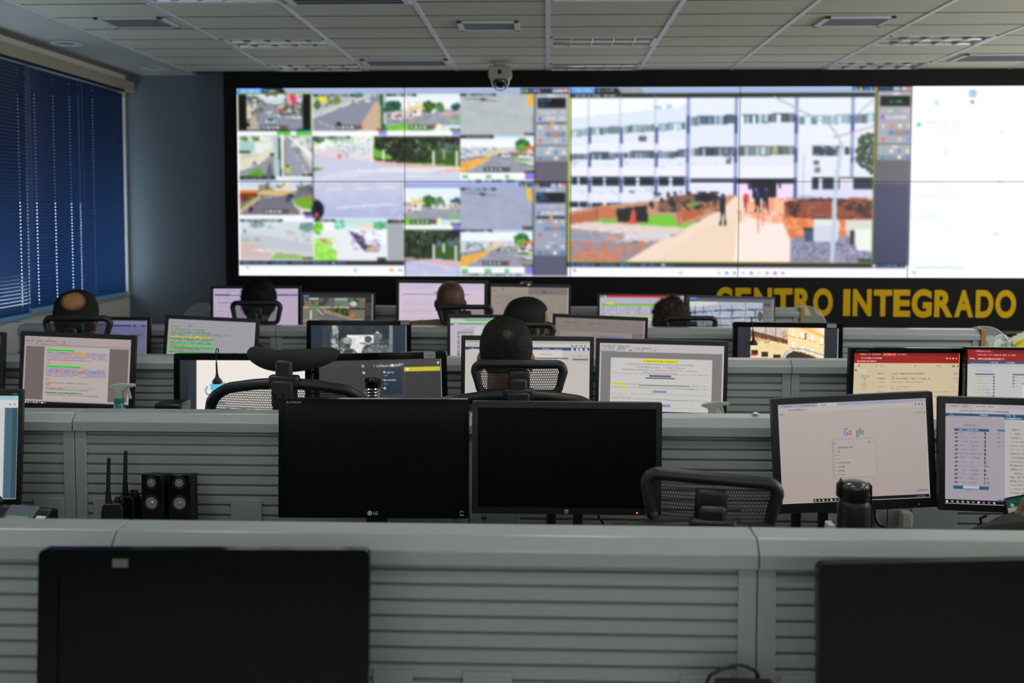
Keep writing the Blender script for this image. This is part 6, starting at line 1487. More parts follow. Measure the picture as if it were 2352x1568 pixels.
m_net = mesh_mat()

def rrect(w_top, w_bot, h, r, n=6, bow=0.0):
    """rounded trapezoid outline in x-z, centred, clockwise list"""
    pts = []
    for (sx, sz, a0) in ((1, 1, 0), (-1, 1, 90), (-1, -1, 180), (1, -1, 270)):
        W = (w_top if sz > 0 else w_bot) / 2
        for i in range(n + 1):
            a = R(a0 + 90 * i / n)
            pts.append((sx * (W - r) + r * math.cos(a), sz * (h / 2 - r) + r * math.sin(a)))
    return pts

def loop_smooth(p, n=4):
    out = []; m = len(p)
    for i in range(m):
        a, b, c, d = p[i - 1], p[i], p[(i + 1) % m], p[(i + 2) % m]
        for k in range(n):
            t = k / n
            out.append(tuple(.5 * (2 * b[q] + (c[q] - a[q]) * t + (2 * a[q] - 5 * b[q] + 4 * c[q] - d[q]) * t * t + (3 * b[q] - a[q] - 3 * c[q] + d[q]) * t ** 3) for q in (0, 1)))
    return out

def net_panel(outline, curve, mb, inset=1.0):
    """fan surface inside an outline, following the depth function"""
    n = len(outline); rings = 5
    vs = []; fs = []
    cx = sum(p[0] for p in outline) / n; cz = sum(p[1] for p in outline) / n
    for k in range(rings, 0, -1):
        f = k / rings
        for p in outline:
            x, z = cx + (p[0] - cx) * f, cz + (p[1] - cz) * f
            vs.append((x, curve(x, z), z))
    vs.append((cx, curve(cx, cz), cz))
    for k in range(rings - 1):
        for i in range(n):
            j = (i + 1) % n
            fs.append((k * n + i, k * n + j, (k + 1) * n + j, (k + 1) * n + i))
    for i in range(n): fs.append(((rings - 1) * n + i, (rings - 1) * n + (i + 1) % n, rings * n))
    mb.add(vs, fs)

def chair(x, y, rz, back_top, hr_top, label, group, hr_kind='ring', hr_w=.315, hr_h=.115, hr_dx=0.0, hr_tilt=0.0, hr_yaw=0.0, bw=.52, hr_y=-.20):
    """swivel chair, sitter faces +y; back_top / hr_top: heights of the backrest and headrest tops"""
    t = thing('office_chair', label, 'office chair', (x, y, 0), rz, group)
    yb = -.22
    # star base with casters
    hub = MB().cyl((0, 0, .07), (0, 0, .13), .035, 20).cyl((0, 0, .13), (0, 0, .40), .022, 16)
    hub.build('gas_lift', m_chair, t, smooth=True)
    for i in range(5):
        a = 2 * math.pi * i / 5 + .3
        ca, sa = math.cos(a), math.sin(a)
        MB().tube([(.02 * ca, .02 * sa, .10), (.14 * ca, .14 * sa, .095), (.245 * ca, .245 * sa, .075)], [.024, .020, .015], 10, rz=[.018, .015, .012]).build('leg', m_chair, t, smooth=True)
        w = MB()
        for s in (-1, 1):
            o = Vector((-sa, ca, 0)) * .012 * s
            c = Vector((.25 * ca, .25 * sa, .0265)) + o
            w.cyl(c - Vector((-sa, ca, 0)) * .007, c + Vector((-sa, ca, 0)) * .007, .0265, 16)
        w.cyl((.25 * ca, .25 * sa, .03), (.25 * ca, .25 * sa, .075), .008, 10)
        w.build('caster', m_chair, t, smooth=True)
    # seat
    st = MB(); out = rrect(.48, .46, .44, .09, 6)
    pr = [(.96, .405), (1.0, .415), (1.0, .445), (.94, .462), (.0, .458)]
    vs = []; n = len(out)
    for f, z in pr[:-1]:
        for p in out: vs.append((p[0] * f, p[1] * f + .04, z))
    vs.append((0, .04, pr[-1][1])); vs.append((0, .04, .405))
    fs = []
    for k in range(len(pr) - 2):
        for i in range(n): fs.append((k * n + i, k * n + (i + 1) % n, (k + 1) * n + (i + 1) % n, (k + 1) * n + i))
    L = (len(pr) - 2) * n
    for i in range(n): fs.append((L + i, L + (i + 1) % n, len(vs) - 2)); fs.append(((i + 1) % n, i, len(vs) - 1))
    st.add(vs, fs); st.build('seat', m_seat, t, smooth=True, sharp=60)
    MB().bx(-.10, .10, -.10, .12, .375, .405).build('seat_plate', m_chair, t, bevel=.006)
    # backrest ring: top edge arched, curved round the back
    zb = .60; H = back_top - zb
    def cur(px, pz): return yb - .02 * (pz - zb) / H + .38 * px * px
    ring = []
    W = bw / 2
    n1 = 10
    for i in range(n1 + 1):      # top arc from right to left
        u = 1 - 2 * i / n1
        ring.append((W * u, back_top - .018 - .042 * abs(u) ** 2.2 - (.026 if abs(u) > .99 else 0)))
    ring += [(-W * 1.03, back_top - .17), (-W * .93, zb + H * .45), (-W * .80, zb + .10), (-W * .66, zb + .02)]
    ring += [(0, zb)]
    ring += [(W * .66, zb + .02), (W * .80, zb + .10), (W * .93, zb + H * .45), (W * 1.03, back_top - .17)]
    ring = loop_smooth(ring)
    pts = [(p[0], cur(*p), p[1]) for p in ring]
    rr_ = []
    for p in ring: rr_.append(.018)
    rz_ = [.024 if p[1] > back_top - .10 else .017 for p in ring]
    fr = MB().tube(pts, rz_, 12, closed=True, rz=rr_)
    fr.build('backrest_frame', m_chair, t, smooth=True)
    nb = MB(); net_panel([(p[0] * .96, zb + (p[1] - zb) * .985) for p in ring], lambda a, b: cur(a, b) + .004, nb)
    nb.build('backrest_net', m_net, t, smooth=True)
    # spine with three screw bosses
    sp = MB().tube([(0, -.05, .385), (0, yb + .02, .40), (0, yb - .055, .50), (0, yb - .06, .75), (0, yb - .055, back_top - .05)], [.035, .035, .032, .032, .036], 12, rz=.014)
    sp.bx(-.036, .036, yb - .062, yb + .0, back_top - .085, back_top - .004)
    s_ = sp.build('spine', m_chair, t, bevel=.008, seg=3)
    for i in (-1, 0, 1):
        MB().cyl((i * .024, yb - .075, back_top - .05), (i * .024, yb - .06, back_top - .05), .006, 12).build('screw', m_chair, s_, smooth=True)
    # arms
    for s in (-1, 1):
        MB().tube([(s * .20, .02, .42), (s * .27, .02, .44), (s * .285, .0, .52), (s * .285, -.01, .64)], .018, 10, rz=.013).build('armrest_post', m_chair, t, smooth=True)
        MB().bx(s * .285 - .04, s * .285 + .04, -.13, .13, .64, .668).build('armrest', m_chair, t, bevel=.012, seg=3)
    # headrest on a stem
    hz = hr_top - hr_h / 2; hy = hr_y
    T = Matrix.Translation((hr_dx, hy, hz)) @ Matrix.Rotation(hr_yaw, 4, 'Z') @ Matrix.Rotation(hr_tilt, 4, 'Y')
    stem = MB()
    stem.bx(-.028, .028, yb - .045, yb - .022, back_top - .06, hz + .01)
    if hr_kind == 'ring':
        stem.box((0, .005, -.004), (.070, .022, hr_h * .55), T)
        stem.bx(-.05, .05, yb - .05, yb - .018, back_top - .03, back_top + .006)
    else:
        stem.bx(-.050, .050, yb - .05, yb - .015, back_top - .03, back_top + .012)
    stem.build('headrest_stem', m_chair, t, bevel=.009, seg=3)
    if hr_kind == 'ring':
        out = rrect(hr_w - .028, hr_w - .052, hr_h - .022, .026, 6)
        cv_ = lambda a, b: .035 * 4 * (a / hr_w) ** 2 * .6
        pts = [(p[0], cv_(*p), p[1]) for p in out]
        r1 = [.0145 if p[1] > 0 else .0125 for p in out]
        MB().tube(pts, r1, 12, closed=True, rz=r1, M=T).build('headrest_frame', m_chair, t, smooth=True)
        nb = MB(); net_panel(out, lambda a, b: cv_(a, b) + .002, nb)
        nb.v = [tuple(T @ Vector(q)) for q in nb.v]
        nb.build('headrest_net', m_net, t, smooth=True)
    else:
        # padded crescent: wide, curled forward at the ends, seen from behind and above
        n = 22; pts = []; ra = []; rb = []
        for i in range(n + 1):
            u = -1 + 2 * i / n
            pts.append((u * (hr_w / 2 - .006), .10 * u * u, .018 * (u * u)))
            e = max(.02, 1 - abs(u) ** 6)
            ra.append(.030 * math.sqrt(e) + .003); rb.append((.034 * (1 - .22 * u * u)) * math.sqrt(e) + .003)
        MB().tube(pts, ra, 16, rz=rb, M=T).build('headrest_pad', m_seat, t, smooth=True)
    return t
def zat(px, py, Y): return P(px, py, Y).z
def xat(px, Y): return P(px, 800, Y).x
GC = 'black mesh office chairs with headrests'
chair(xat(1194, 3.30), 3.42, 0, zat(1194, 893, 3.19), zat(1194, 829, 3.22), 'black mesh office chair of the man in the middle, third row', GC, hr_h=.118, hr_w=.318)
chair(xat(678, 3.28), 3.44, R(-3), zat(678, 868, 3.20), zat(668, 806, 3.22), 'empty black office chair with a solid crescent headrest, third row', GC, 'pad', hr_w=.318, hr_h=.070, hr_tilt=R(0), hr_y=-.21, hr_dx=-.008)
chair(xat(159, 4.35), 4.62, 0, zat(159, 786, 4.38), zat(159, 726, 4.41), 'black office chair of the balding man, fourth row at the left', GC, hr_w=.325, hr_h=.115, bw=.54)
chair(xat(1195, 4.40), 4.62, R(0), zat(1195, 800, 4.38), zat(1195, 741, 4.41), 'black office chair of the man with glasses, fourth row', GC, hr_w=.32)
chair(xat(587, 5.52), 5.73, 0, zat(587, 752, 5.50), zat(587, 692, 5.52), 'black office chair of the dark-haired person, farthest row', GC, hr_w=.300, hr_h=.135)
chair(xat(1068, 5.52), 5.73, 0, zat(1068, 758, 5.50), zat(1068, 701, 5.52), 'black office chair of the bald man, farthest row', GC, hr_w=.318)
chair(xat(1588, 5.52), 5.73, 0, zat(1588, 778, 5.50), zat(1588, 727, 5.52), 'black office chair of the curly-haired person, farthest row', GC, hr_w=.300)
chair(xat(1660, 2.16), 2.36, R(-6), zat(1600, 1193, 2.12), zat(1660, 1096, 2.14), 'empty black office chair in front of the nearest screen, right of the switched-off monitors', GC, hr_w=.312, hr_h=.128, hr_tilt=R(3.0))
chair(1.38, 2.32, 0, 1.02, 1.15, 'black office chair of the person holding a phone, outside the right edge', GC)

# ================================================================== people
def sup(d, e=2.30):
    """fuller than an ellipsoid: radius factor of a superellipsoid along unit direction d"""
    return 1.0 / (abs(d.x) ** e + abs(d.y) ** e + abs(d.z) ** e) ** (1 / e)

def blob(parts, name, m, parent, voxel=.008, smooth_it=4, noise_amp=0.0, noise_s=20.0):
    """parts: (p0, p1, r0, r1) tapered limbs or ('e', centre, radii[, rot]); fused into one continuous skin"""
    mb = MB()
    for q in parts:
        if isinstance(q[0], str):
            M = q[3] if len(q) > 3 else None
            if q[0] == 'e': mb.ell(q[1], q[2], 24, 16, M)
            else:
                o_ = len(mb.v); mb.ell((0, 0, 0), (1, 1, 1), 32, 22)
                for i_ in range(o_, len(mb.v)):
                    d = Vector(mb.v[i_]); f_ = sup(d)
                    mb.v[i_] = tuple(M @ Vector((q[1][0] + d.x * q[2][0] * f_, q[1][1] + d.y * q[2][1] * f_, q[1][2] + d.z * q[2][2] * f_)))
        else:
            p0, p1, r0, r1 = Vector(q[0]), Vector(q[1]), q[2], q[3]
            d = (p1 - p0); L = d.length
            n = 4; pts = [p0 + d * i / n for i in range(n + 1)]
            mb.tube(pts, [r0 + (r1 - r0) * i / n for i in range(n + 1)], 14)
            mb.ell(p0, (r0,) * 3, 14, 10); mb.ell(p1, (r1,) * 3, 14, 10)
    me = bpy.data.meshes.new('tmp'); me.from_pydata(mb.v, [], mb.f); me.update()
    bm = bmesh.new(); bm.from_mesh(me); bmesh.ops.recalc_face_normals(bm, faces=bm.faces); bm.to_mesh(me); bm.free()
    o = bpy.data.objects.new('tmp', me); COL.objects.link(o)
    md = o.modifiers.new('r', 'REMESH'); md.mode = 'VOXEL'; md.voxel_size = voxel
    sm = o.modifiers.new('s', 'SMOOTH'); sm.iterations = smooth_it; sm.factor = .6
    dg = bpy.context.evaluated_depsgraph_get(); dg.update()
    me2 = bpy.data.meshes.new_from_object(o.evaluated_get(dg)); me2.name = name
    bpy.data.objects.remove(o); bpy.data.meshes.remove(me)
    if noise_amp:
        for vtx in me2.vertices:
            d = noise.noise(vtx.co * noise_s)
            vtx.co += vtx.normal * d * noise_amp
    me2.materials.clear(); me2.materials.append(m); me2.shade_smooth()
    ob = bpy.data.objects.new(name, me2); COL.objects.link(ob)
    if parent is not None: ob.parent = parent
    return ob

def skin_mat(name, rgb):
    return mat(name, srgb(*rgb), .5, noise_s=25, noise_a=.08, bump=.05)

def hair_mat(name, rgb, scalp, spot=None, fade=None):
    """hair colour; spot=(x,y,z,r,soft): thinning crown where the scalp shows"""
    m = bpy.data.materials.new(name); m.use_nodes = True
    nt = m.node_tree; b = nt.nodes['Principled BSDF']
    b.inputs['Roughness'].default_value = .65; b.inputs['Specular IOR Level'].default_value = .18
    tc = nt.nodes.new('ShaderNodeTexCoord'); n = nt.nodes.new('ShaderNodeTexNoise'); n.inputs['Scale'].default_value = 160; n.inputs['Detail'].default_value = 3
    nt.links.new(tc.outputs['Object'], n.inputs['Vector'])
    mx = nt.nodes.new('ShaderNodeMix'); mx.data_type = 'RGBA'
    c = srgb(*rgb); mx.inputs['A'].default_value = (c[0] * .45, c[1] * .45, c[2] * .45, 1); mx.inputs['B'].default_value = (c[0] * 1.25, c[1] * 1.25, c[2] * 1.25, 1)
    nt.links.new(n.outputs['Fac'], mx.inputs['Factor'])
    last = mx.outputs['Result']
    if spot:
        vm = nt.nodes.new('ShaderNodeVectorMath'); vm.operation = 'DISTANCE'; vm.inputs[1].default_value = spot[:3]
        nt.links.new(tc.outputs['Object'], vm.inputs[0])
        mr = nt.nodes.new('ShaderNodeMapRange'); mr.inputs['From Min'].default_value = spot[3]; mr.inputs['From Max'].default_value = spot[3] + spot[4]; mr.inputs['To Min'].default_value = 1; mr.inputs['To Max'].default_value = 0
        nt.links.new(vm.outputs['Value'], mr.inputs['Value'])
        ns = nt.nodes.new('ShaderNodeTexNoise'); ns.inputs['Scale'].default_value = 220; nt.links.new(tc.outputs['Object'], ns.inputs['Vector'])
        mu = nt.nodes.new('ShaderNodeMath'); mu.operation = 'MULTIPLY'; nt.links.new(mr.outputs['Result'], mu.inputs[0])
        m2 = nt.nodes.new('ShaderNodeMapRange'); m2.inputs['From Min'].default_value = .35; m2.inputs['From Max'].default_value = .6; nt.links.new(ns.outputs['Fac'], m2.inputs['Value'])
        nt.links.new(m2.outputs['Result'], mu.inputs[1])
        ad = nt.nodes.new('ShaderNodeMath'); ad.operation = 'MULTIPLY_ADD'; nt.links.new(mr.outputs['Result'], ad.inputs[0]); ad.inputs[1].default_value = .75 if spot[3] > .02 else .2; nt.links.new(mu.outputs[0], ad.inputs[2]); ad.use_clamp = True
        mz = nt.nodes.new('ShaderNodeMix'); mz.data_type = 'RGBA'; nt.links.new(ad.outputs[0], mz.inputs['Factor']); nt.links.new(last, mz.inputs['A']); mz.inputs['B'].default_value = srgb(*scalp)
        last = mz.outputs['Result']
    nt.links.new(last, b.inputs['Base Color'])
    bp = nt.nodes.new('ShaderNodeBump'); bp.inputs['Strength'].default_value = .5; bp.inputs['Distance'].default_value = .003
    nt.links.new(n.outputs['Fac'], bp.inputs['Height']); nt.links.new(bp.outputs['Normal'], b.inputs['Normal'])
    return m

def hair_cap(hc, hr, M, name, m, parent, amp=.001, ns=60, down=-.055, thick=1.05, front=.045, fringe=0.0, n=(64, 44), lower=0.0, fuzz=(1500, .007, .35)):
    """hair shell around the head ellipsoid (centre hc, radii hr): covers top, back and sides"""
    mb = MB(); nu, nv = n
    vs = []; keep = {}
    for i in range(nv + 1):
        th = math.pi * .80 * i / nv
        for k in range(nu):
            a = 2 * math.pi * k / nu
            d = Vector((math.sin(th) * math.cos(a), math.sin(th) * math.sin(a), math.cos(th)))
            p = Vector((d.x * hr[0], d.y * hr[1], d.z * hr[2])) * sup(d)
            ok = not (p.y > front and p.z < hr[2] * .45 + fringe) and p.z > down + max(0, p.y) * .9
            if lower and p.y < -.02: ok = p.z > down - lower
            f = sup(d) * thick + (amp * 12 * noise.noise(d * ns * .05))
            f = f / sup(d); q = Vector((p.x * f, p.y * f, p.z * f)) + d * amp * noise.noise(d * ns * .3)
            vs.append(tuple(M @ (Vector(hc) + q))); keep[i * nu + k] = ok
    fs = []
    for i in range(nv):
        for k in range(nu):
            l = (k + 1) % nu
            q = (i * nu + k, (i + 1) * nu + k, (i + 1) * nu + l, i * nu + l)
            if sum(keep[j] for j in q) >= 3: fs.append(q)
    mb.add(vs, fs)
    rr_ = random.Random(int(hr[0] * 1e5) + len(fs))
    C0 = M @ Vector(hc)
    for _ in range(fuzz[0]):
        q = rr_.choice(fs); w_ = [rr_.random() for _k in q]; tw = sum(w_)
        p = Vector((0, 0, 0))
        for j_, ww in zip(q, w_): p += Vector(vs[j_]) * (ww / tw)
        nn_ = (p - C0).normalized()
        tg = Vector((rr_.uniform(-1, 1), rr_.uniform(-1, 1), rr_.uniform(-1.4, .6)))
        tg = (tg - nn_ * tg.dot(nn_)).normalized()
        L_ = fuzz[1] * rr_.uniform(.5, 1.3); sd_ = nn_.cross(tg) * .0007
        m_ = p + nn_ * L_ * fuzz[2] * .6 + tg * L_ * .5
        e_ = p + nn_ * L_ * fuzz[2] + tg * L_
        p = p - nn_ * .001
        mb.add([p - sd_, p + sd_, m_ + sd_ * .7, m_ - sd_ * .7, e_], [(0, 1, 2, 3), (3, 2, 4)])
    o = mb.build(name, m, parent, smooth=True, sharp=180, clean=False)
    return o

def hand_parts(w, d, side, up=Vector((0, 0, 1)), curl=.35, s=1.0):
    """palm, four fingers and a thumb: w wrist point, d direction of the fingers, side = thumb side"""
    d = d.normalized(); nrm = d.cross(side).normalized()
    if nrm.z < 0: nrm = -nrm
    out = []
    pc = w + d * .045 * s
    for i, (o, L, r) in enumerate(((.030, .070, .0085), (.010, .078, .009), (-.010, .073, .0088), (-.029, .058, .0075))):
        b = w + d * .085 * s + side * o * s
        out.append((w + d * .02 * s + side * o * .6 * s, b, .013, .0115))
        a = b; dd = d.copy()
        for k in range(3):
            dd = (dd - nrm * math.tan(curl * (k + 1) * .55)).normalized()
            e = a + dd * L * (.45, .31, .24)[k] * s
            out.append((a, e, r * (1 - .08 * k), r * (.92 - .08 * k))); a = e
    tb = w + d * .030 * s + side * .028 * s
    t1 = tb + (d * .6 + side * .75 - nrm * .1).normalized() * .036 * s
    t2 = t1 + (d * .9 + side * .3 - nrm * .2).normalized() * .028 * s
    out += [(w + side * .01, tb, .014, .012), (tb, t1, .0115, .010), (t1, t2, .010, .0085)]
    return out

def person(x, y, head_top, label, skin, shirt, hair, hair_kw=None, lean=.03, turn=0.0, tilt=0.0, hs=1.0, sh_w=.19, phone=False, extra=None, hdx=0.0, ears=True, trousers=(30, 32, 38), hy=0.10, hood=False, sup_=0.0):
    """seated figure facing +y (screen wall); head_top = height of the crown"""
    t = thing('person', label, 'person', (x, y, 0), 0, 'people seated at the desks')
    V = Vector
    sk = skin_mat('skin_%d_%d' % (skin[0], skin[1]), skin)
    hr = (.079 * hs, .098 * hs, .095 * hs)
    hcz = head_top - hr[2] - .006
    hy0 = hy - .14
    sc = hcz - .245 + sup_                     # shoulder height
    hc = V((hdx, hy0, hcz))
    TH = Matrix.Translation(hc) @ Matrix.Rotation(turn, 4, 'Z') @ Matrix.Rotation(tilt, 4, 'Y')
    pel = V((0, -.06, .545)); ch = V((0, hy0 - .045, sc - .10)); wst = V((0, -.07, .68))
    L = {}
    for s in (-1, 1):
        L[s] = dict(sh=V((s * sh_w, hy0 - .03, sc)), el=V((s * (sh_w + .045), hy0 + .06, .815)), wr=V((s * .13, .18, .800)), hip=V((s * .09, -.04, .53)), kn=V((s * .13, .36, .53)), an=V((s * .13, .33, .09)), toe=V((s * .14, .47, .035)))
    if phone:
        L[-1]['el'] = V((-.335, .03, .898)); L[-1]['wr'] = V((-.195, .17, .905))
    body = [('q', (0, 0, .0), hr, TH), ('e', (0, .022 * hs, -.062 * hs), (.060 * hs, .074 * hs, .068 * hs), TH),      # skull, jaw
            ('e', (0, .060 * hs, -.112 * hs), (.030 * hs, .026 * hs, .020 * hs), TH),                                # chin
            ('e', (0, .099 * hs, -.042 * hs), (.011 * hs, .016 * hs, .022 * hs), TH), ('e', (0, .108 * hs, -.056 * hs), (.015 * hs, .011 * hs, .010 * hs), TH),  # nose
            ('e', (0, .088 * hs, -.086 * hs), (.024 * hs, .009 * hs, .006 * hs), TH), ('e', (0, .087 * hs, -.094 * hs), (.021 * hs, .009 * hs, .006 * hs), TH),   # lips
            ('e', (0, .088 * hs, .000 * hs), (.050 * hs, .012 * hs, .008 * hs), TH),                                 # brow
            (hc + V((0, -.022, -.05)), V((0, hy0 - .045, sc + .03)), .058 * hs, .064)]
    if ears:
        for s in (-1, 1):
            E = TH @ Matrix.Translation((s * .080 * hs, -.004, -.040 * hs)) @ Matrix.Rotation(s * R(22), 4, 'Z')
            body += [('e', (0, 0, 0.004), (.008, .017, .030), E), ('e', (s * .005, -.009, .008), (.005, .008, .024), E), ('e', (0, .002, -.026), (.007, .009, .012), E)]
    body += [(ch, wst, .10, .09), (wst, pel, .10, .11), (V((-.10, ch.y, ch.z + .03)), V((.10, ch.y, ch.z + .03)), .08, .08)]
    for s in (-1, 1):
        q = L[s]
        body += [(q['sh'], q['el'], .042, .036), (q['el'], q['wr'], .034, .024), (q['hip'], q['kn'], .07, .05), (q['kn'], q['an'], .048, .032), (q['an'], q['toe'], .035, .025)]
        if phone and s == -1:
            body += hand_parts(q['wr'], V((.80, .50, .22)), V((-.15, -.1, .98)).normalized(), curl=.45, s=.95)
        else:
            d = V((-.03 * s, 1, -.12)); body += hand_parts(q['wr'], d, V((-s, 0, 0)), curl=.3)
    blob(body, 'body', sk, t, .0055, 3)
    # eyes
    m_eye = mat('eye_white', srgb(220, 218, 210), .3); m_iris = mat('eye_iris', srgb(40, 26, 18), .2)
    for s in (-1, 1):
        eb_ = MB().ell((s * .030 * hs, .083 * hs, -.022 * hs), (.0125, .0115, .0095), 16, 10, TH).build('eye', m_eye, t, smooth=True)
        MB().ell((s * .030 * hs, .0935 * hs, -.022 * hs), (.005, .003, .005), 12, 8, TH).build('iris', m_iris, eb_, smooth=True)
    # clothes
    ms = mat('shirt_%d_%d_%d' % shirt, srgb(*shirt), .85, noise_s=12, noise_a=.12, bump=.2)
    S = [(V((-.11, ch.y, ch.z + .045)), V((.11, ch.y, ch.z + .045)), .095, .095), (ch, wst, .128, .118), (wst, pel, .122, .135), (V((-.06, ch.y + .02, ch.z - .02)), V((.06, ch.y + .02, ch.z - .02)), .115, .115),
         (V((0, hy0 - .05, sc - .03)), V((0, hy0 - .048, sc + .018)), .088, .070)]
    for s in (-1, 1):
        q = L[s]; S += [(V((s * .07, hy0 - .045, sc + .01)), q['sh'], .06, .058), (q['sh'], q['el'], .059, .050), (q['el'], q['el'].lerp(q['wr'], 1.12 if phone and s == -1 else .92), .048, .037)]
    blob(S, 'shirt', ms, t, .010, 5, .004, 14)
    mt = mat('trousers_%d' % trousers[0], srgb(*trousers), .85, noise_s=12, noise_a=.1)
    T_ = [(V((-.05, -.06, .545)), V((.05, -.06, .545)), .128, .128)]
    for s in (-1, 1):
        q = L[s]; T_ += [(q['hip'], q['kn'], .088, .068), (q['kn'], q['kn'].lerp(q['an'], .95), .066, .052)]
    blob(T_, 'trousers', mt, t, .012, 4)
    for s in (-1, 1):
        a = L[s]['an'].copy(); blob([(V((a.x, a.y - .03, .045)), V((a.x + .01 * s, a.y + .16, .038)), .042, .036)], 'shoe', mat('shoe_black', srgb(18, 18, 19), .4), t, .008, 3)
    if hair is not None:
        hm, kw = hair
        hair_cap((0, -.002, .004), hr, TH, 'hair', hm, t, **kw)
    if extra: extra(t, TH, hs, hc)
    return t

def glasses(t, TH, hs, hc):
    g = MB(); m_ = mat('glasses_frame', srgb(16, 16, 18), .3)
    for s in (-1, 1):
        g.tube([(s * .032 + .021 * math.cos(a), .112, -.022 + .016 * math.sin(a)) for a in [2 * math.pi * i / 14 for i in range(14)]], .0022, 6, closed=True, M=TH)
        g.tube([(s * .053, .112, -.018), (s * .086, .092, -.018), (s * .091, .0, -.016), (s * .090, -.01, -.03)], .003, 6, M=TH, rz=.005)
    g.tube([(-.011, .114, -.020), (.011, .114, -.020)], .002, 6, M=TH)
    g.build('glasses', m_, t, smooth=True)

GP = {}
hA = hair_mat('hair_short_black', (20, 21, 20), (150, 118, 98), spot=(.012 + 0, -.105 - .04, 0, .010, .040))
def pz(px, py, Y): return zat(px, py, Y)
# man in the middle (third row)
yA = 3.42
zA = pz(1163, 727, 3.40)
hA = hair_mat('hair_short_black', (17, 18, 17), (122, 98, 84), spot=(.008, -.132, zA - .050, .000, .021))
person(xat(1163, 3.40), yA, zA, 'person in a blue shirt with short black hair thinning at the crown, in the middle', (150, 96, 74), (84, 94, 120), (hA, dict(amp=.0022, ns=70, down=-.078, thick=1.045, front=.05, n=(96, 64), fuzz=(7000, .008, .22))), hs=1.08, sh_w=.19, trousers=(30, 34, 48), sup_=.03)
# balding man by the blinds (fourth row)
zF = pz(180, 668, 4.6)
hF = hair_mat('hair_thinning', (24, 22, 21), (150, 104, 72), spot=(.022, -.104, zF - .042, .032, .024))
person(xat(180, 4.60), 4.62, zF, 'balding person with dark hair around a bare crown, beside the blue blinds', (132, 88, 62), (60, 66, 78), (hF, dict(amp=.003, ns=80, fuzz=(2500, .009, .3), down=-.084, thick=1.06, front=.05)), hs=1.10, hy=.11)
# man with glasses, head turned right (fourth row)
zB = pz(1210, 683, 4.6)
person(xat(1209, 4.60), 4.62, zB, 'person in glasses with dark hair, head turned right, behind the central person', (150, 106, 80), (70, 66, 58), (hair_mat('hair_dark', (16, 17, 16), (120, 90, 70)), dict(amp=.002, ns=70, down=-.084, thick=1.06, front=.045)), turn=R(-48), tilt=R(5), hs=1.08, extra=glasses)
# bald man (farthest row)
person(xat(1036, 5.72), 5.74, pz(1037, 643, 5.72), 'bald person with bare dark scalp in a khaki shirt, farthest row', (74, 48, 40), (128, 112, 86), None, hs=1.02, sh_w=.215, sup_=.06)
# dark-haired person (farthest row)
person(xat(598, 5.72), 5.74, pz(597, 645, 5.72), 'person with thick black hair and glasses, farthest row at the left', (120, 84, 66), (44, 44, 50), (hair_mat('hair_thick_black', (13, 12, 14), (90, 70, 60)), dict(amp=.006, ns=50, down=-.09, thick=1.15, front=.05, lower=.04, fuzz=(3500, .022, .35))), hs=1.06, hdx=.0, ears=False, extra=glasses)
# curly-haired person (farthest row)
person(xat(1540, 5.72), 5.74, pz(1540, 694, 5.72), 'person with bushy curly brown hair, farthest row below the lettering', (120, 84, 66), (40, 42, 48), (hair_mat('hair_curly', (66, 56, 48), (90, 70, 60)), dict(amp=.020, ns=90, down=-.10, thick=1.20, front=.05, lower=.04, n=(110, 80), fuzz=(5000, .02, 1.0))), hs=1.04, ears=False)
# person at the right edge holding a phone (second row)
person(1.38, 2.36, 1.30, 'person in a dark top at the right edge holding up a phone', (110, 74, 58), (20, 21, 22), (hair_mat('hair_plain', (22, 21, 20), (90, 70, 60)), dict(amp=.003, ns=60, down=-.084, thick=1.06, front=.05)), phone=True)
# ================================================================== small things on the desks
m_blk = mat('gadget_black', srgb(20, 21, 23), 0.35, noise_s=120, bump=.05)
m_rub = mat('rubber_black', srgb(16, 16, 17), 0.75)
m_org = mat('accent_orange', srgb(200, 70, 20), 0.5)
m_cone = mat('speaker_cone', srgb(176, 178, 176), 0.28, metal=.75)
m_white = mat('plastic_white', srgb(205, 205, 198), 0.4)

def walkie(px, Y, rz, s, label):
    b = P(px, 1187, Y)
    t = thing('walkie_talkie', label, 'two-way radio', (b.x, Y, ZD), rz, 'two-way radios')
    H = .126 * s
    bd = MB(); bd.prism([(-.030, 0), (.030, 0), (.031, H * .55), (.029, H - .010), (.022, H), (-.022, H), (-.029, H - .010), (-.031, H * .55)], 'y', -.019, .019)
    bd.build('case', m_blk, t, bevel=.004, seg=3)
    ax = -.016
    MB().tube([(ax, .003, H - .004), (ax, .003, H + .012), (ax, .003, H + .035), (ax + .004, .003, H + .126)], [.0095, .0085, .0062, .0052], 12).ell((ax + .004, .003, H + .126), (.0052, .0052, .005), 12, 8).build('antenna', m_rub, t, smooth=True)
    for x, r in ((.010, .0075), (.023, .006)):
        k = MB().cyl((x, 0, H - .004), (x, 0, H + .014), r, 14).build('knob', m_rub, t, smooth=True, sharp=40)
        MB().box((x, -r - .0002, H + .010), (.0025, .001, .006)).build('knob_mark', m_org, k)
    MB().bx(-.020, .020, -.0205, -.018, H * .20, H * .55).build('speaker_grille', m_rub, t, bevel=.001)
    MB().tube([(-.024, -.0195, .012), (-.024, -.0195, H * .38), (-.012, -.0195, H * .42)], .0012, 6).build('orange_line', m_org, t)
    MB().bx(-.034, -.030, -.008, .008, H * .45, H * .8).build('talk_button', m_rub, t, bevel=.001)
    MB().bx(.012, .024, .019, .026, H * .2, H * .85).build('belt_clip', m_rub, t, bevel=.001)
    return t
walkie(262, 2.82, R(8), 1.0, 'black two-way radio on the left of the pair, shorter antenna, orange marks')
walkie(298, 2.87, R(-14), 1.06, 'black two-way radio on the right of the pair, next to the small loudspeakers')

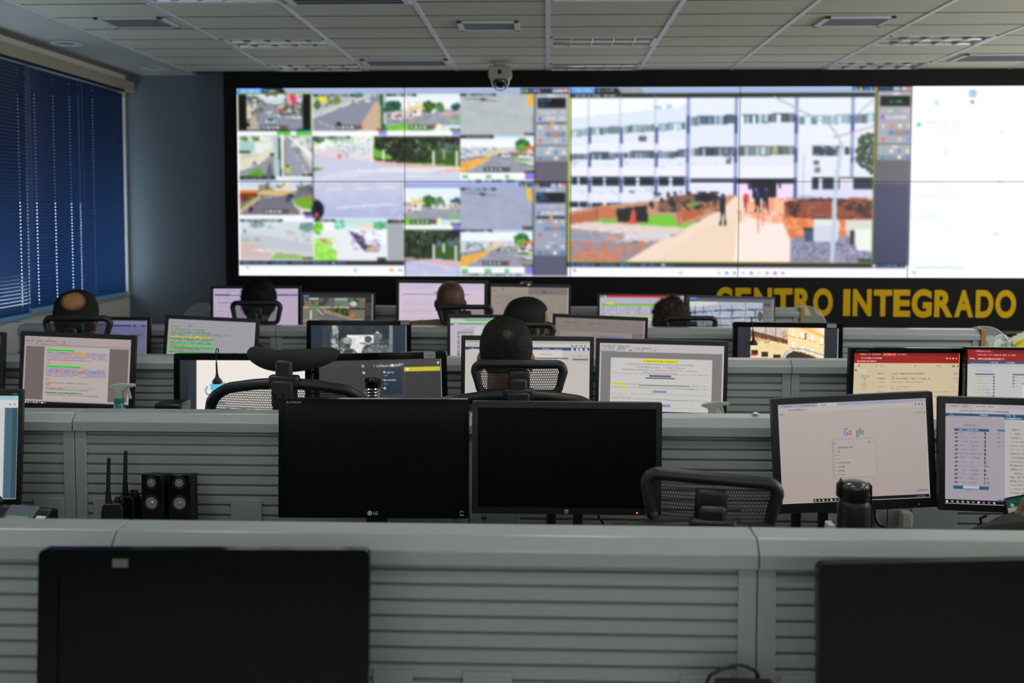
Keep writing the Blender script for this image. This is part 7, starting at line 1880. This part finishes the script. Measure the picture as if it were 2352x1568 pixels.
def speaker(px, Y, rz, label):
    b = P(px, 1187, Y)
    t = thing('desk_speaker', label, 'loudspeaker', (b.x, Y, ZD), rz, 'small computer loudspeakers')
    H = .210; W = .066
    MB().prism([(-.004, 0), (.066, 0), (.066, H - .016), (-.004, H - .002)], 'x', -W / 2, W / 2).build('cabinet', m_rub, t, bevel=.003)
    MB().bx(-W / 2 + .002, W / 2 - .002, -.008, -.0035, .003, H - .003).build('front_panel', m_caseg, t, bevel=.003)
    for z, r, nm in ((H - .0255, .0125, 'tweeter'), (H - .085, .0175, 'woofer')):
        rg = MB().tube([((r + .004) * math.cos(a), -.0095, z + (r + .004) * math.sin(a)) for a in [2 * math.pi * i / 24 for i in range(24)]], .0028, 8, closed=True).build(nm, m_rub, t, smooth=True)
        Mx = Matrix.Translation((0, -.0085, z)) @ Matrix.Rotation(R(90), 4, 'X')
        MB().lathe([(r, .001), (r * .75, -.002), (r * .42, -.004), (r * .38, .000), (r * .2, .004), (.0005, .0052)], 24, M=Mx).build('cone', m_cone, rg, smooth=True, sharp=25)
    return t
speaker(352, 2.83, R(-4), 'left one of two small glossy loudspeakers with silver cones')
speaker(415, 2.83, R(5), 'right one of two small glossy loudspeakers with silver cones, beside the switched-off monitor')

# desk telephone at the left edge
b = PZ(52, 1200, .80); b = Vector((P(16, 1180, 2.62).x, 2.62, ZD))
t = thing('desk_phone', 'grey and black desk telephone with a pale green display at the left edge', 'telephone', (b.x, b.y, b.z), R(-10))
t.scale = (1, 1, .98)
M = Matrix.Translation((0, 0, .035)) @ Matrix.Rotation(R(38), 4, 'X')
MB().prism([(-.11, 0), (.10, 0), (.10, .145), (.07, .15), (-.11, .012)], 'x', -.10, .085).build('case', m_blk, t, bevel=.004)
SM = Matrix.Translation((.0, -.015, .082)) @ Matrix.Rotation(R(36.8), 4, 'X')
fp = MB().bx(-.045, .045, -.03, .115, .0, .006, SM).build('display_bezel', mat('phone_bezel', srgb(92, 104, 116), .35), t, bevel=.002)
MB().bx(-.034, .034, -.01, .078, .0062, .0072, SM).build('display', mat('lcd_green', srgb(130, 168, 132), .3), fp)
MB().bx(.054, .082, .02, .085, .0, .004, SM).build('paper_card', mat('card_cream', srgb(214, 216, 176), .6), t)
ky = MB()
for i in range(4):
    for j in range(3): ky.bx(-.04 + j * .028, -.02 + j * .028, -.095 + i * .016, -.084 + i * .016, .0, .005, SM)
ky.build('keypad', m_rub, t)
MB().tube([(-.128, -.05, .085), (-.125, -.01, .125), (-.122, .06, .155), (-.122, .10, .150)], [.030, .021, .021, .030], 14, rz=[.022, .015, .015, .022]).build('handset', m_blk, t, smooth=True)
MB().tube([(-.128, -.07, .07), (-.15, -.10, .02), (-.12, -.13, .006), (-.05, -.12, .006), (-.02, -.11, .01)], .003, 8).build('cord', m_cable, t, smooth=True)

# thermos bottle
t = thing('thermos_bottle', 'black insulated bottle with a flip-top lid in front of the search-page monitor', 'bottle', (P(1962, 1150, 2.50).x, 2.50, ZD))
hz = P(1962, 1148, 2.5).z - ZD; tz = P(1962, 1103, 2.5).z - ZD
MB().lathe([(.036, 0), (.040, .004), (.0405, .02), (.0405, hz - .012), (.037, hz - .004), (.035, hz)], 36).build('body', mat('thermos_navy', srgb(20, 22, 30), .38), t, smooth=True, sharp=35)
MB().lathe([(.0345, hz - .001), (.036, hz + .003), (.0365, tz - .022), (.0365, tz - .018)], 36).build('collar', m_blk, t, smooth=True, sharp=35)
ld = MB().lathe([(.0365, tz - .0185), (.037, tz - .013), (.032, tz - .005), (.018, tz), (.0005, tz + .0005)], 36)
ld.build('lid', mat('lid_grey', srgb(46, 46, 46), .22, coat=.5), t, smooth=True, sharp=50)
MB().prism([(-.0445, tz - .040), (-.036, tz - .044), (-.0355, tz - .006), (-.031, tz - .002), (-.033, tz + .006), (-.036, tz - .001), (-.044, tz - .010)], 'y', -.008, .008).build('latch', m_blk, t, bevel=.0015)
MB().tube([(.032, 0, tz - .006), (.041, 0, tz - .014), (.042, 0, tz - .045), (.044, 0, hz - .05), (.0435, .0, .03)], .0032, 8).build('carry_strap', m_rub, t, smooth=True)

# glass, white box
t = thing('drinking_glass', 'clear drinking glass half hidden behind the black insulated bottle', 'glass', (P(1921, 1190, 2.870).x, 2.870, ZD))
gh = P(1921, 1189, 2.870).z - ZD
m_gl = mat('drinking_glass_clear', (.86, .9, .9), .03, alpha=.28, spec=.8)
n = 28; vs = []; fs = []
pr = [(.022, .0), (.026, .02), (.033, gh), (.0315, gh), (.0245, .02), (.0, .008)]
for r, z in pr:
    for k_ in range(n): a = 2 * math.pi * k_ / n; vs.append((r * math.cos(a), r * math.sin(a), z))
for i in range(len(pr) - 1):
    for k_ in range(n): l = (k_ + 1) % n; fs.append((i * n + k_, i * n + l, (i + 1) * n + l, (i + 1) * n + k_))
fs.append(tuple(range(n))[::-1])
MB().add(vs, fs).build('cup_wall', m_gl, t, smooth=True, sharp=60)
MB().tube([(.0323 * math.cos(a), .0323 * math.sin(a), gh) for a in [2 * math.pi * i / n for i in range(n)]], .0011, 6, closed=True).build('rim', mat('glass_rim', srgb(170, 182, 182), .1), t, smooth=True)
t = thing('paper_box', 'small white box beside the drinking glass', 'box', (P(1906, 1205, 2.62).x, 2.62, ZD))
MB().bx(-.0085, .0085, -.02, .02, 0, P(1906, 1200, 2.62).z - ZD).build('carton', m_white, t, bevel=.002)

# wall charger on the second screen, with lead
c = P(2088, 1180, 2.88)
t = thing('phone_charger', 'white plug-in charger with a white lead on the slatted screen, below the two right monitors', 'charger', (c.x, FR[2] + .0125, c.z))
MB().bx(-.015, .015, -.034, -.0005, -.046, .0).build('adapter', m_white, t, bevel=.004, seg=3)
MB().tube([(.003, -.034, -.020), (.004, -.044, -.022), (.003, -.045, -.034), (-.002, -.038, -.075), (-.03, -.03, -.11), (-.08, -.05, c.z * 0 - (c.z - ZD) + .004)], .0018, 8).build('lead', m_white, t, smooth=True)

# loose leads below monitors
def lead(pts, label, r=.0032, m=None, name='cable'):
    o = MB().tube(pts, r, 8).build(name, m or m_cable, None, smooth=True)
    return tag(o, label, 'cable', 'loose leads on the desks')
def smoothpts(p, n=6):
    out = []
    for i in range(len(p) - 1):
        a = Vector(p[max(i - 1, 0)]); b = Vector(p[i]); c_ = Vector(p[i + 1]); d = Vector(p[min(i + 2, len(p) - 1)])
        for k_ in range(n):
            t_ = k_ / n
            out.append(.5 * ((2 * b) + (c_ - a) * t_ + (2 * a - 5 * b + 4 * c_ - d) * t_ ** 2 + (3 * b - a - 3 * c_ + d) * t_ ** 3))
    out.append(Vector(p[-1])); return out
Yc = 2.85
lead(smoothpts([P(2008, 1160, Yc - .06), P(2010, 1190, Yc), P(2020, 1206, Yc), P(2036, 1214, Yc), Vector((P(2050, 1214, Yc).x, Yc, ZD + .004))]), 'black monitor lead hanging behind the insulated bottle', .0038)
lead(smoothpts([P(2007, 1175, Yc + .01), P(2024, 1206, Yc + .02), P(2034, 1214, Yc + .02), Vector((P(2044, 1214, Yc).x, Yc + .02, ZD + .003))]), 'thin white lead beside the black monitor lead', .0017, m_white)
lead(smoothpts([P(2266, 1184, 2.76), P(2252, 1190, 2.76), P(2253, 1200, 2.76), P(2244, 1216, 2.76), Vector((P(2236, 1230, 2.76).x, 2.76, ZD + .004))]), 'black lead under the registry-page monitor at the right edge', .0036)
lead(smoothpts([P(1372, 1178, 2.79), P(1378, 1192, 2.80), P(1386, 1206, 2.80), Vector((P(1392, 1220, 2.80).x, 2.80, ZD + .004))]), 'black lead under the monitor with the red standby light', .0034)

# spray bottles
def spray(px, Y, ptop, pb, col, label, face=1, rz=0.0, clear=True):
    b = P(px, 900, Y)
    zt_ = P(px, ptop, Y).z - ZD
    t = thing('spray_bottle', label, 'spray bottle', (b.x, Y, ZD), rz, 'trigger spray bottles')
    m_b = mat('spray_liquid_%d' % col[0], srgb(*col), .15, alpha=.75, spec=.6)
    zn = zt_ - .070
    MB().lathe([(.030, 0), (.034, .004), (.034, zn - .07), (.030, zn - .045), (.0185, zn - .012), (.0175, zn - .006)], 28).build('bottle', m_b, t, smooth=True, sharp=40)
    MB().lathe([(.0185, zn - .008), (.0195, zn - .006), (.0195, zn + .012), (.017, zn + .014)], 20).build('neck_ring', mat('spray_ring_%d' % col[0], srgb(*[c * .9 for c in col]), .4), t, smooth=True, sharp=35)
    m_h = mat('spray_head_%d' % int(clear), srgb(176, 186, 180) if clear else srgb(160, 166, 156), .35)
    f = face
    hd = MB().prism([(f * -.014, zn + .012), (f * .013, zn + .012), (f * .017, zn + .042), (f * .040, zt_ - .014), (f * .058, zt_ - .014), (f * .060, zt_ - .001), (f * .01, zt_ - .0), (f * -.026, zt_ - .006), (f * -.040, zt_ - .012), (f * -.042, zt_ - .018), (f * -.020, zt_ - .024), (f * -.013, zn + .035)][::f], 'y', -.009, .009)
    hd.build('spray_head', m_h, t, bevel=.002)
    MB().prism([(f * .026, zt_ - .018), (f * .040, zt_ - .018), (f * .050, zn + .010), (f * .044, zn + .008), (f * .034, zn + .034)][::f], 'y', -.006, .006).build('trigger', m_h, t, bevel=.0015)
    MB().bx(min(f * .058, f * .066), max(f * .058, f * .066), -.006, .006, zt_ - .012, zt_ - .002).build('nozzle', m_h, t, bevel=.001)
    return t
spray(273, 3.80, 880, 937, (70, 140, 140), 'teal trigger spray bottle in front of the monitor with green headings', 1)
spray(1636, 3.80, 922, 948, (150, 160, 160), 'pale trigger spray bottle in front of the shift-document monitor', 1, clear=False)

# ribbed flask on the third row
t = thing('ribbed_flask', 'dark-lidded ribbed shiny flask between the crescent headrest and dark software page', 'flask', (P(856, 880, 3.70).x, 3.70, ZD))
zt_ = P(856, 867, 3.70).z - ZD; zs = P(856, 889, 3.7).z - ZD
pr = [(.030, 0)]
z = .004
while z < zs - .004:
    pr += [(.033, z), (.033, z + .006), (.0305, z + .009)]; z += .0115
pr.append((.028, zs))
MB().lathe(pr, 28).build('ribbed_body', mat('flask_steel', srgb(170, 170, 166), .15, metal=1.0), t, smooth=True, sharp=25)
MB().lathe([(.029, zs), (.032, zs + .003), (.032, zt_ - .012), (.029, zt_ - .008), (.027, zt_ - .002), (.0005, zt_)], 28).build('lid', m_caseg, t, smooth=True, sharp=35)

# magnetic-foot antennas hung over the top of two monitors
def antenna(key, px, ptop, pbot, label):
    k = MON[key]; Y = k['Y'] - .018
    top = P(px[0], ptop, Y); foot = P(px[1], pbot, Y)
    t = thing('hanging_antenna', label, 'antenna', foot, 0, 'small antennas hanging at the monitors')
    d = top - foot
    hk = smoothpts([d + Vector((0, .030, -.012)), d + Vector((0, .030, .004)), d + Vector((0, .012, .012)), d + Vector((0, 0, .004)), d * .97])
    MB().tube(hk + [d * .6], .0024, 8).build('hook', m_chrome, t, smooth=True)
    MB().tube([d * .62, Vector((d.x * .25, 0, .030)), Vector((d.x * .1, 0, .012))], [.0035, .0045, .0075], 10).build('mast', m_rub, t, smooth=True)
    MB().lathe([(.004, .022), (.010, .010), (.019, -.001), (.021, -.008), (.018, -.013), (.0005, -.015)], 24).build('magnetic_foot', m_blk, t, smooth=True, sharp=50)
antenna('m9', (496, 499), 808, 873, 'small black antenna hanging over the white-wallpaper monitor')
antenna('m20', (1728, 1731), 738, 786, 'small black antenna hanging over the yellow-facade monitor')

# dark desk phone lump on the third desk, webcam ball, headset lump
b = P(362, 930, 3.62)
t = thing('desk_telephone', 'low black desk telephone just above the second screen, left of the white-wallpaper monitor', 'telephone', (b.x, 3.74, ZD))
MB().prism([(-.09, 0), (.09, 0), (.09, .15), (-.09, .06)], 'x', -.05, .05).build('case', m_blk, t, bevel=.006)
MB().bx(-.058, .052, -.02, .085, .165, P(362, 925, 3.74).z - ZD).bx(-.03, .03, .0, .07, .10, .18).build('handset', m_blk, t, bevel=.01, seg=3)
b = P(596, 800, 5.00)
t = thing('desk_microphone', 'round black desk microphone at the right edge of the green-striped monitor', 'microphone', (b.x, 5.0, ZD))
MB().ell((0, 0, b.z - ZD), (.021, .021, .022)).build('foam_ball', m_rub, t, smooth=True)
MB().tube([(0, 0, .01), (0, .0, b.z - ZD - .015)], .004, 8).build('gooseneck', m_blk, t, smooth=True)
MB().lathe([(.035, 0), (.035, .008), (.02, .014), (.005, .016)], 24).build('foot', m_blk, t, smooth=True, sharp=40)
k = MON['m24']; 
tp = P(1210, 652, 6.12)
t = thing('webcam', 'small dark webcam with pale glints clipped on the beige-page monitor', 'webcam', (tp.x, 6.135, tp.z), 0)
MB().bx(-.035, .035, -.012, .03, -.006, .012).build('clip', m_blk, t, bevel=.004)
MB().ell((.012, -.016, -.004), (.010, .004, .009)).build('lens', mat('lens_glint', srgb(200, 214, 220), .2), t, smooth=True)
MB().bx(-.042, -.022, -.014, -.010, .002, .007).build('status_tab', mat('lens_glint', (0, 0, 0)), t, bevel=.001)

# foil scrap on the second screen cap
b = P(1735, 947, FR[2] + .06)
mb = MB(); mb.ell((0, 0, .005), (.011, .008, .005), 10, 7)
mb.v = [(v_[0] + .0035 * noise.noise(Vector(v_) * 300), v_[1], max(0, v_[2] + .003 * noise.noise(Vector(v_) * 260 + Vector((5, 0, 0))))) for v_ in mb.v]
o = mb.build('foil_scrap', mat('foil', srgb(200, 196, 188), .3, metal=.6)); o.location = (b.x, FR[2] + .062, ZTOP)
tag(o, 'tiny crumpled foil scrap lying on the second slatted screen', 'scrap')

# black box with a looped lead on the nearest desk
b = P(1705, 1556, 1.72)
t = thing('desk_box', 'black desk device with a looped lead at the bottom of the picture', 'device', (b.x, 1.72, ZD))
hz = b.z - ZD
MB().bx(-.050, .052, -.028, .004, 0, hz).build('case', m_blk, t, bevel=.006, seg=3)
MB().bx(-.040, .042, -.0315, -.029, .012, hz - .02).build('front_face', m_rub, t)
L0 = Vector((b.x, 1.72, ZD))
lp = [Vector((-.085, .02, .004)), P(1622, 1572, 1.74) - L0, P(1645, 1543, 1.74) - L0, P(1688, 1527, 1.745) - L0, P(1722, 1534, 1.745) - L0, P(1742, 1556, 1.745) - L0, Vector((.035, .03, hz * .5)), Vector((.05, .05, .01))]
MB().tube(smoothpts(lp), .0032, 8).build('lead', m_cable, t, smooth=True)

# smartphone held by the person at the right edge
per = [o for o in bpy.data.objects if o.get('label', '').endswith('holding up a phone')][0]
c = P(2347, 1165, 2.60)
t = thing('smartphone', 'dark smartphone with a green chat screen held up at the right edge', 'phone', (c.x, 2.60, c.z))
PM = Matrix.Rotation(R(-12), 4, 'Y') @ Matrix.Rotation(R(-14), 4, 'X')
ph = MB()
def rr2(W, H, r, n=5):
    pts = []
    for (sx, sz, a0) in ((1, 1, 0), (-1, 1, 90), (-1, -1, 180), (1, -1, 270)):
        for i in range(n + 1):
            a = R(a0 + 90 * i / n); pts.append((sx * (W - r) + r * math.cos(a), sz * (H - r) + r * math.sin(a)))
    return pts
W2, H2 = .036, .074
off_ = Vector((.010, 0, -.045))
PM = Matrix.Translation(off_) @ PM
MB().prism(rr2(W2, H2, .010), 'y', 0, .008, PM).build('shell', mat('phone_shell', srgb(40, 44, 52), .25, metal=.4), t, bevel=.0015)
cv = Cv(40, 80, 0, 0, 100, 210, (150, 140, 134)); cv.rect(0, 0, 100, 34, (16, 70, 54)); cv.txt(8, 8, 40, 14, (60, 110, 90), .6); cv.ell(22, 25, 7, 7, (150, 150, 150)); cv.rect(34, 44, 92, 70, (120, 140, 100)); cv.rect(8, 80, 66, 110, (170, 164, 158)); cv.rect(34, 120, 92, 150, (120, 140, 100)); cv.rect(6, 190, 94, 204, (170, 168, 164))
screen_obj('screen', cv.lin4((.8, .8, .8)), lambda u, w: tuple(PM @ Vector((-W2 + .003 + u * (2 * W2 - .006), -.0006, H2 - .004 - w * (2 * H2 - .008)))), t)

# right-hand background: cabinet with a patterned bag, chair with a yellow cushion
b = P(2287, 775, 5.62)
t = thing('side_cabinet', 'low grey cabinet behind the clear end screen of the fourth row', 'cabinet', (b.x + .02, 5.66, 0))
MB().bx(-.085, .085, -.17, .17, .04, .72).build('carcass', m_part, t, bevel=.004)
dr = MB().bx(-.078, .078, -.182, -.1705, .05, .71).build('door', m_part, t, bevel=.003)
MB().bx(-.066, -.058, -.196, -.182, .55, .64).build('handle', m_chrome, dr, bevel=.002)
MB().bx(-.075, .075, -.15, .15, 0, .04).build('plinth', m_blk, t)
t = thing('shopping_bag', 'green and white patterned bag on the low grey cabinet', 'bag', (b.x + .01, 5.64, .72))
hb_ = P(2287, 772, 5.62).z - .72
def bag_mat():
    m = mat('bag_pattern', srgb(70, 110, 84), .6)
    nt = m.node_tree; tc = nt.nodes.new('ShaderNodeTexCoord'); w = nt.nodes.new('ShaderNodeTexVoronoi'); w.inputs['Scale'].default_value = 16
    cr = nt.nodes.new('ShaderNodeValToRGB'); cr.color_ramp.elements[0].color = srgb(44, 96, 62); cr.color_ramp.elements[1].color = srgb(190, 200, 196); cr.color_ramp.elements[0].position = .45; cr.color_ramp.elements[1].position = .6
    nt.links.new(tc.outputs['Object'], w.inputs['Vector']); nt.links.new(w.outputs['Distance'], cr.inputs['Fac']); nt.links.new(cr.outputs['Color'], nt.nodes['Principled BSDF'].inputs['Base Color'])
    return m
bgm = MB().prism([(-.065, 0), (.065, 0), (.072, hb_ * .5), (.065, hb_), (.02, hb_ - .03), (-.01, hb_ + .0), (-.04, hb_ - .02), (-.068, hb_ * .9), (-.072, hb_ * .4)], 'y', -.07, .07)
bgm.build('bag_body', bag_mat(), t, bevel=.012, seg=3)
MB().tube(smoothpts([(-.045, -.072, hb_ - .05), (-.03, -.075, hb_ + .005), (.02, -.075, hb_ + .005), (.04, -.072, hb_ - .06)]), .006, 8).build('handle', m_white, t, smooth=True)
yx = P(2386, 850, 5.90).x
chair(yx, 5.90, R(180), .90, .985, 'black office chair turned round at the right edge, carrying a yellow cushion', GC, hr_h=.08)
cz_ = P(2360, 757, 5.88).z
rad = (cz_ - .475) / 2
t = thing('round_cushion', 'round yellow cushion with a pale lace rim at the right edge', 'cushion', (yx, 5.90, .470 + rad), 0)
Mx = Matrix.Rotation(R(84), 4, 'X')
r0 = rad - .035
MB().lathe([(.001, -.045), (r0 * .6, -.048), (r0 * .95, -.028), (r0, 0), (r0 * .95, .028), (r0 * .6, .045), (.001, .045)], 40, M=Mx).build('pad', mat('cushion_yellow', srgb(205, 190, 20), .8, noise_s=18, noise_a=.25, bump=.4), t, smooth=True)
lc = MB(); nn = 52; vs = []; fs = []
for i in range(nn * 2):
    a = math.pi * i / nn; ro_ = rad + (.004 if i % 2 else -.004)
    for r_, z_ in ((r0 * .97, -.006), (ro_, -.006), (ro_, .006), (r0 * .97, .006)): vs.append((r_ * math.cos(a), r_ * math.sin(a), z_))
for i in range(nn * 2):
    j = (i + 1) % (nn * 2)
    for q in range(4): fs.append((i * 4 + q, i * 4 + (q + 1) % 4, j * 4 + (q + 1) % 4, j * 4 + q))
lc.add(vs, fs, Mx).build('lace_rim', mat('lace_pale', srgb(196, 200, 170), .7, noise_s=150, noise_a=.35), t)
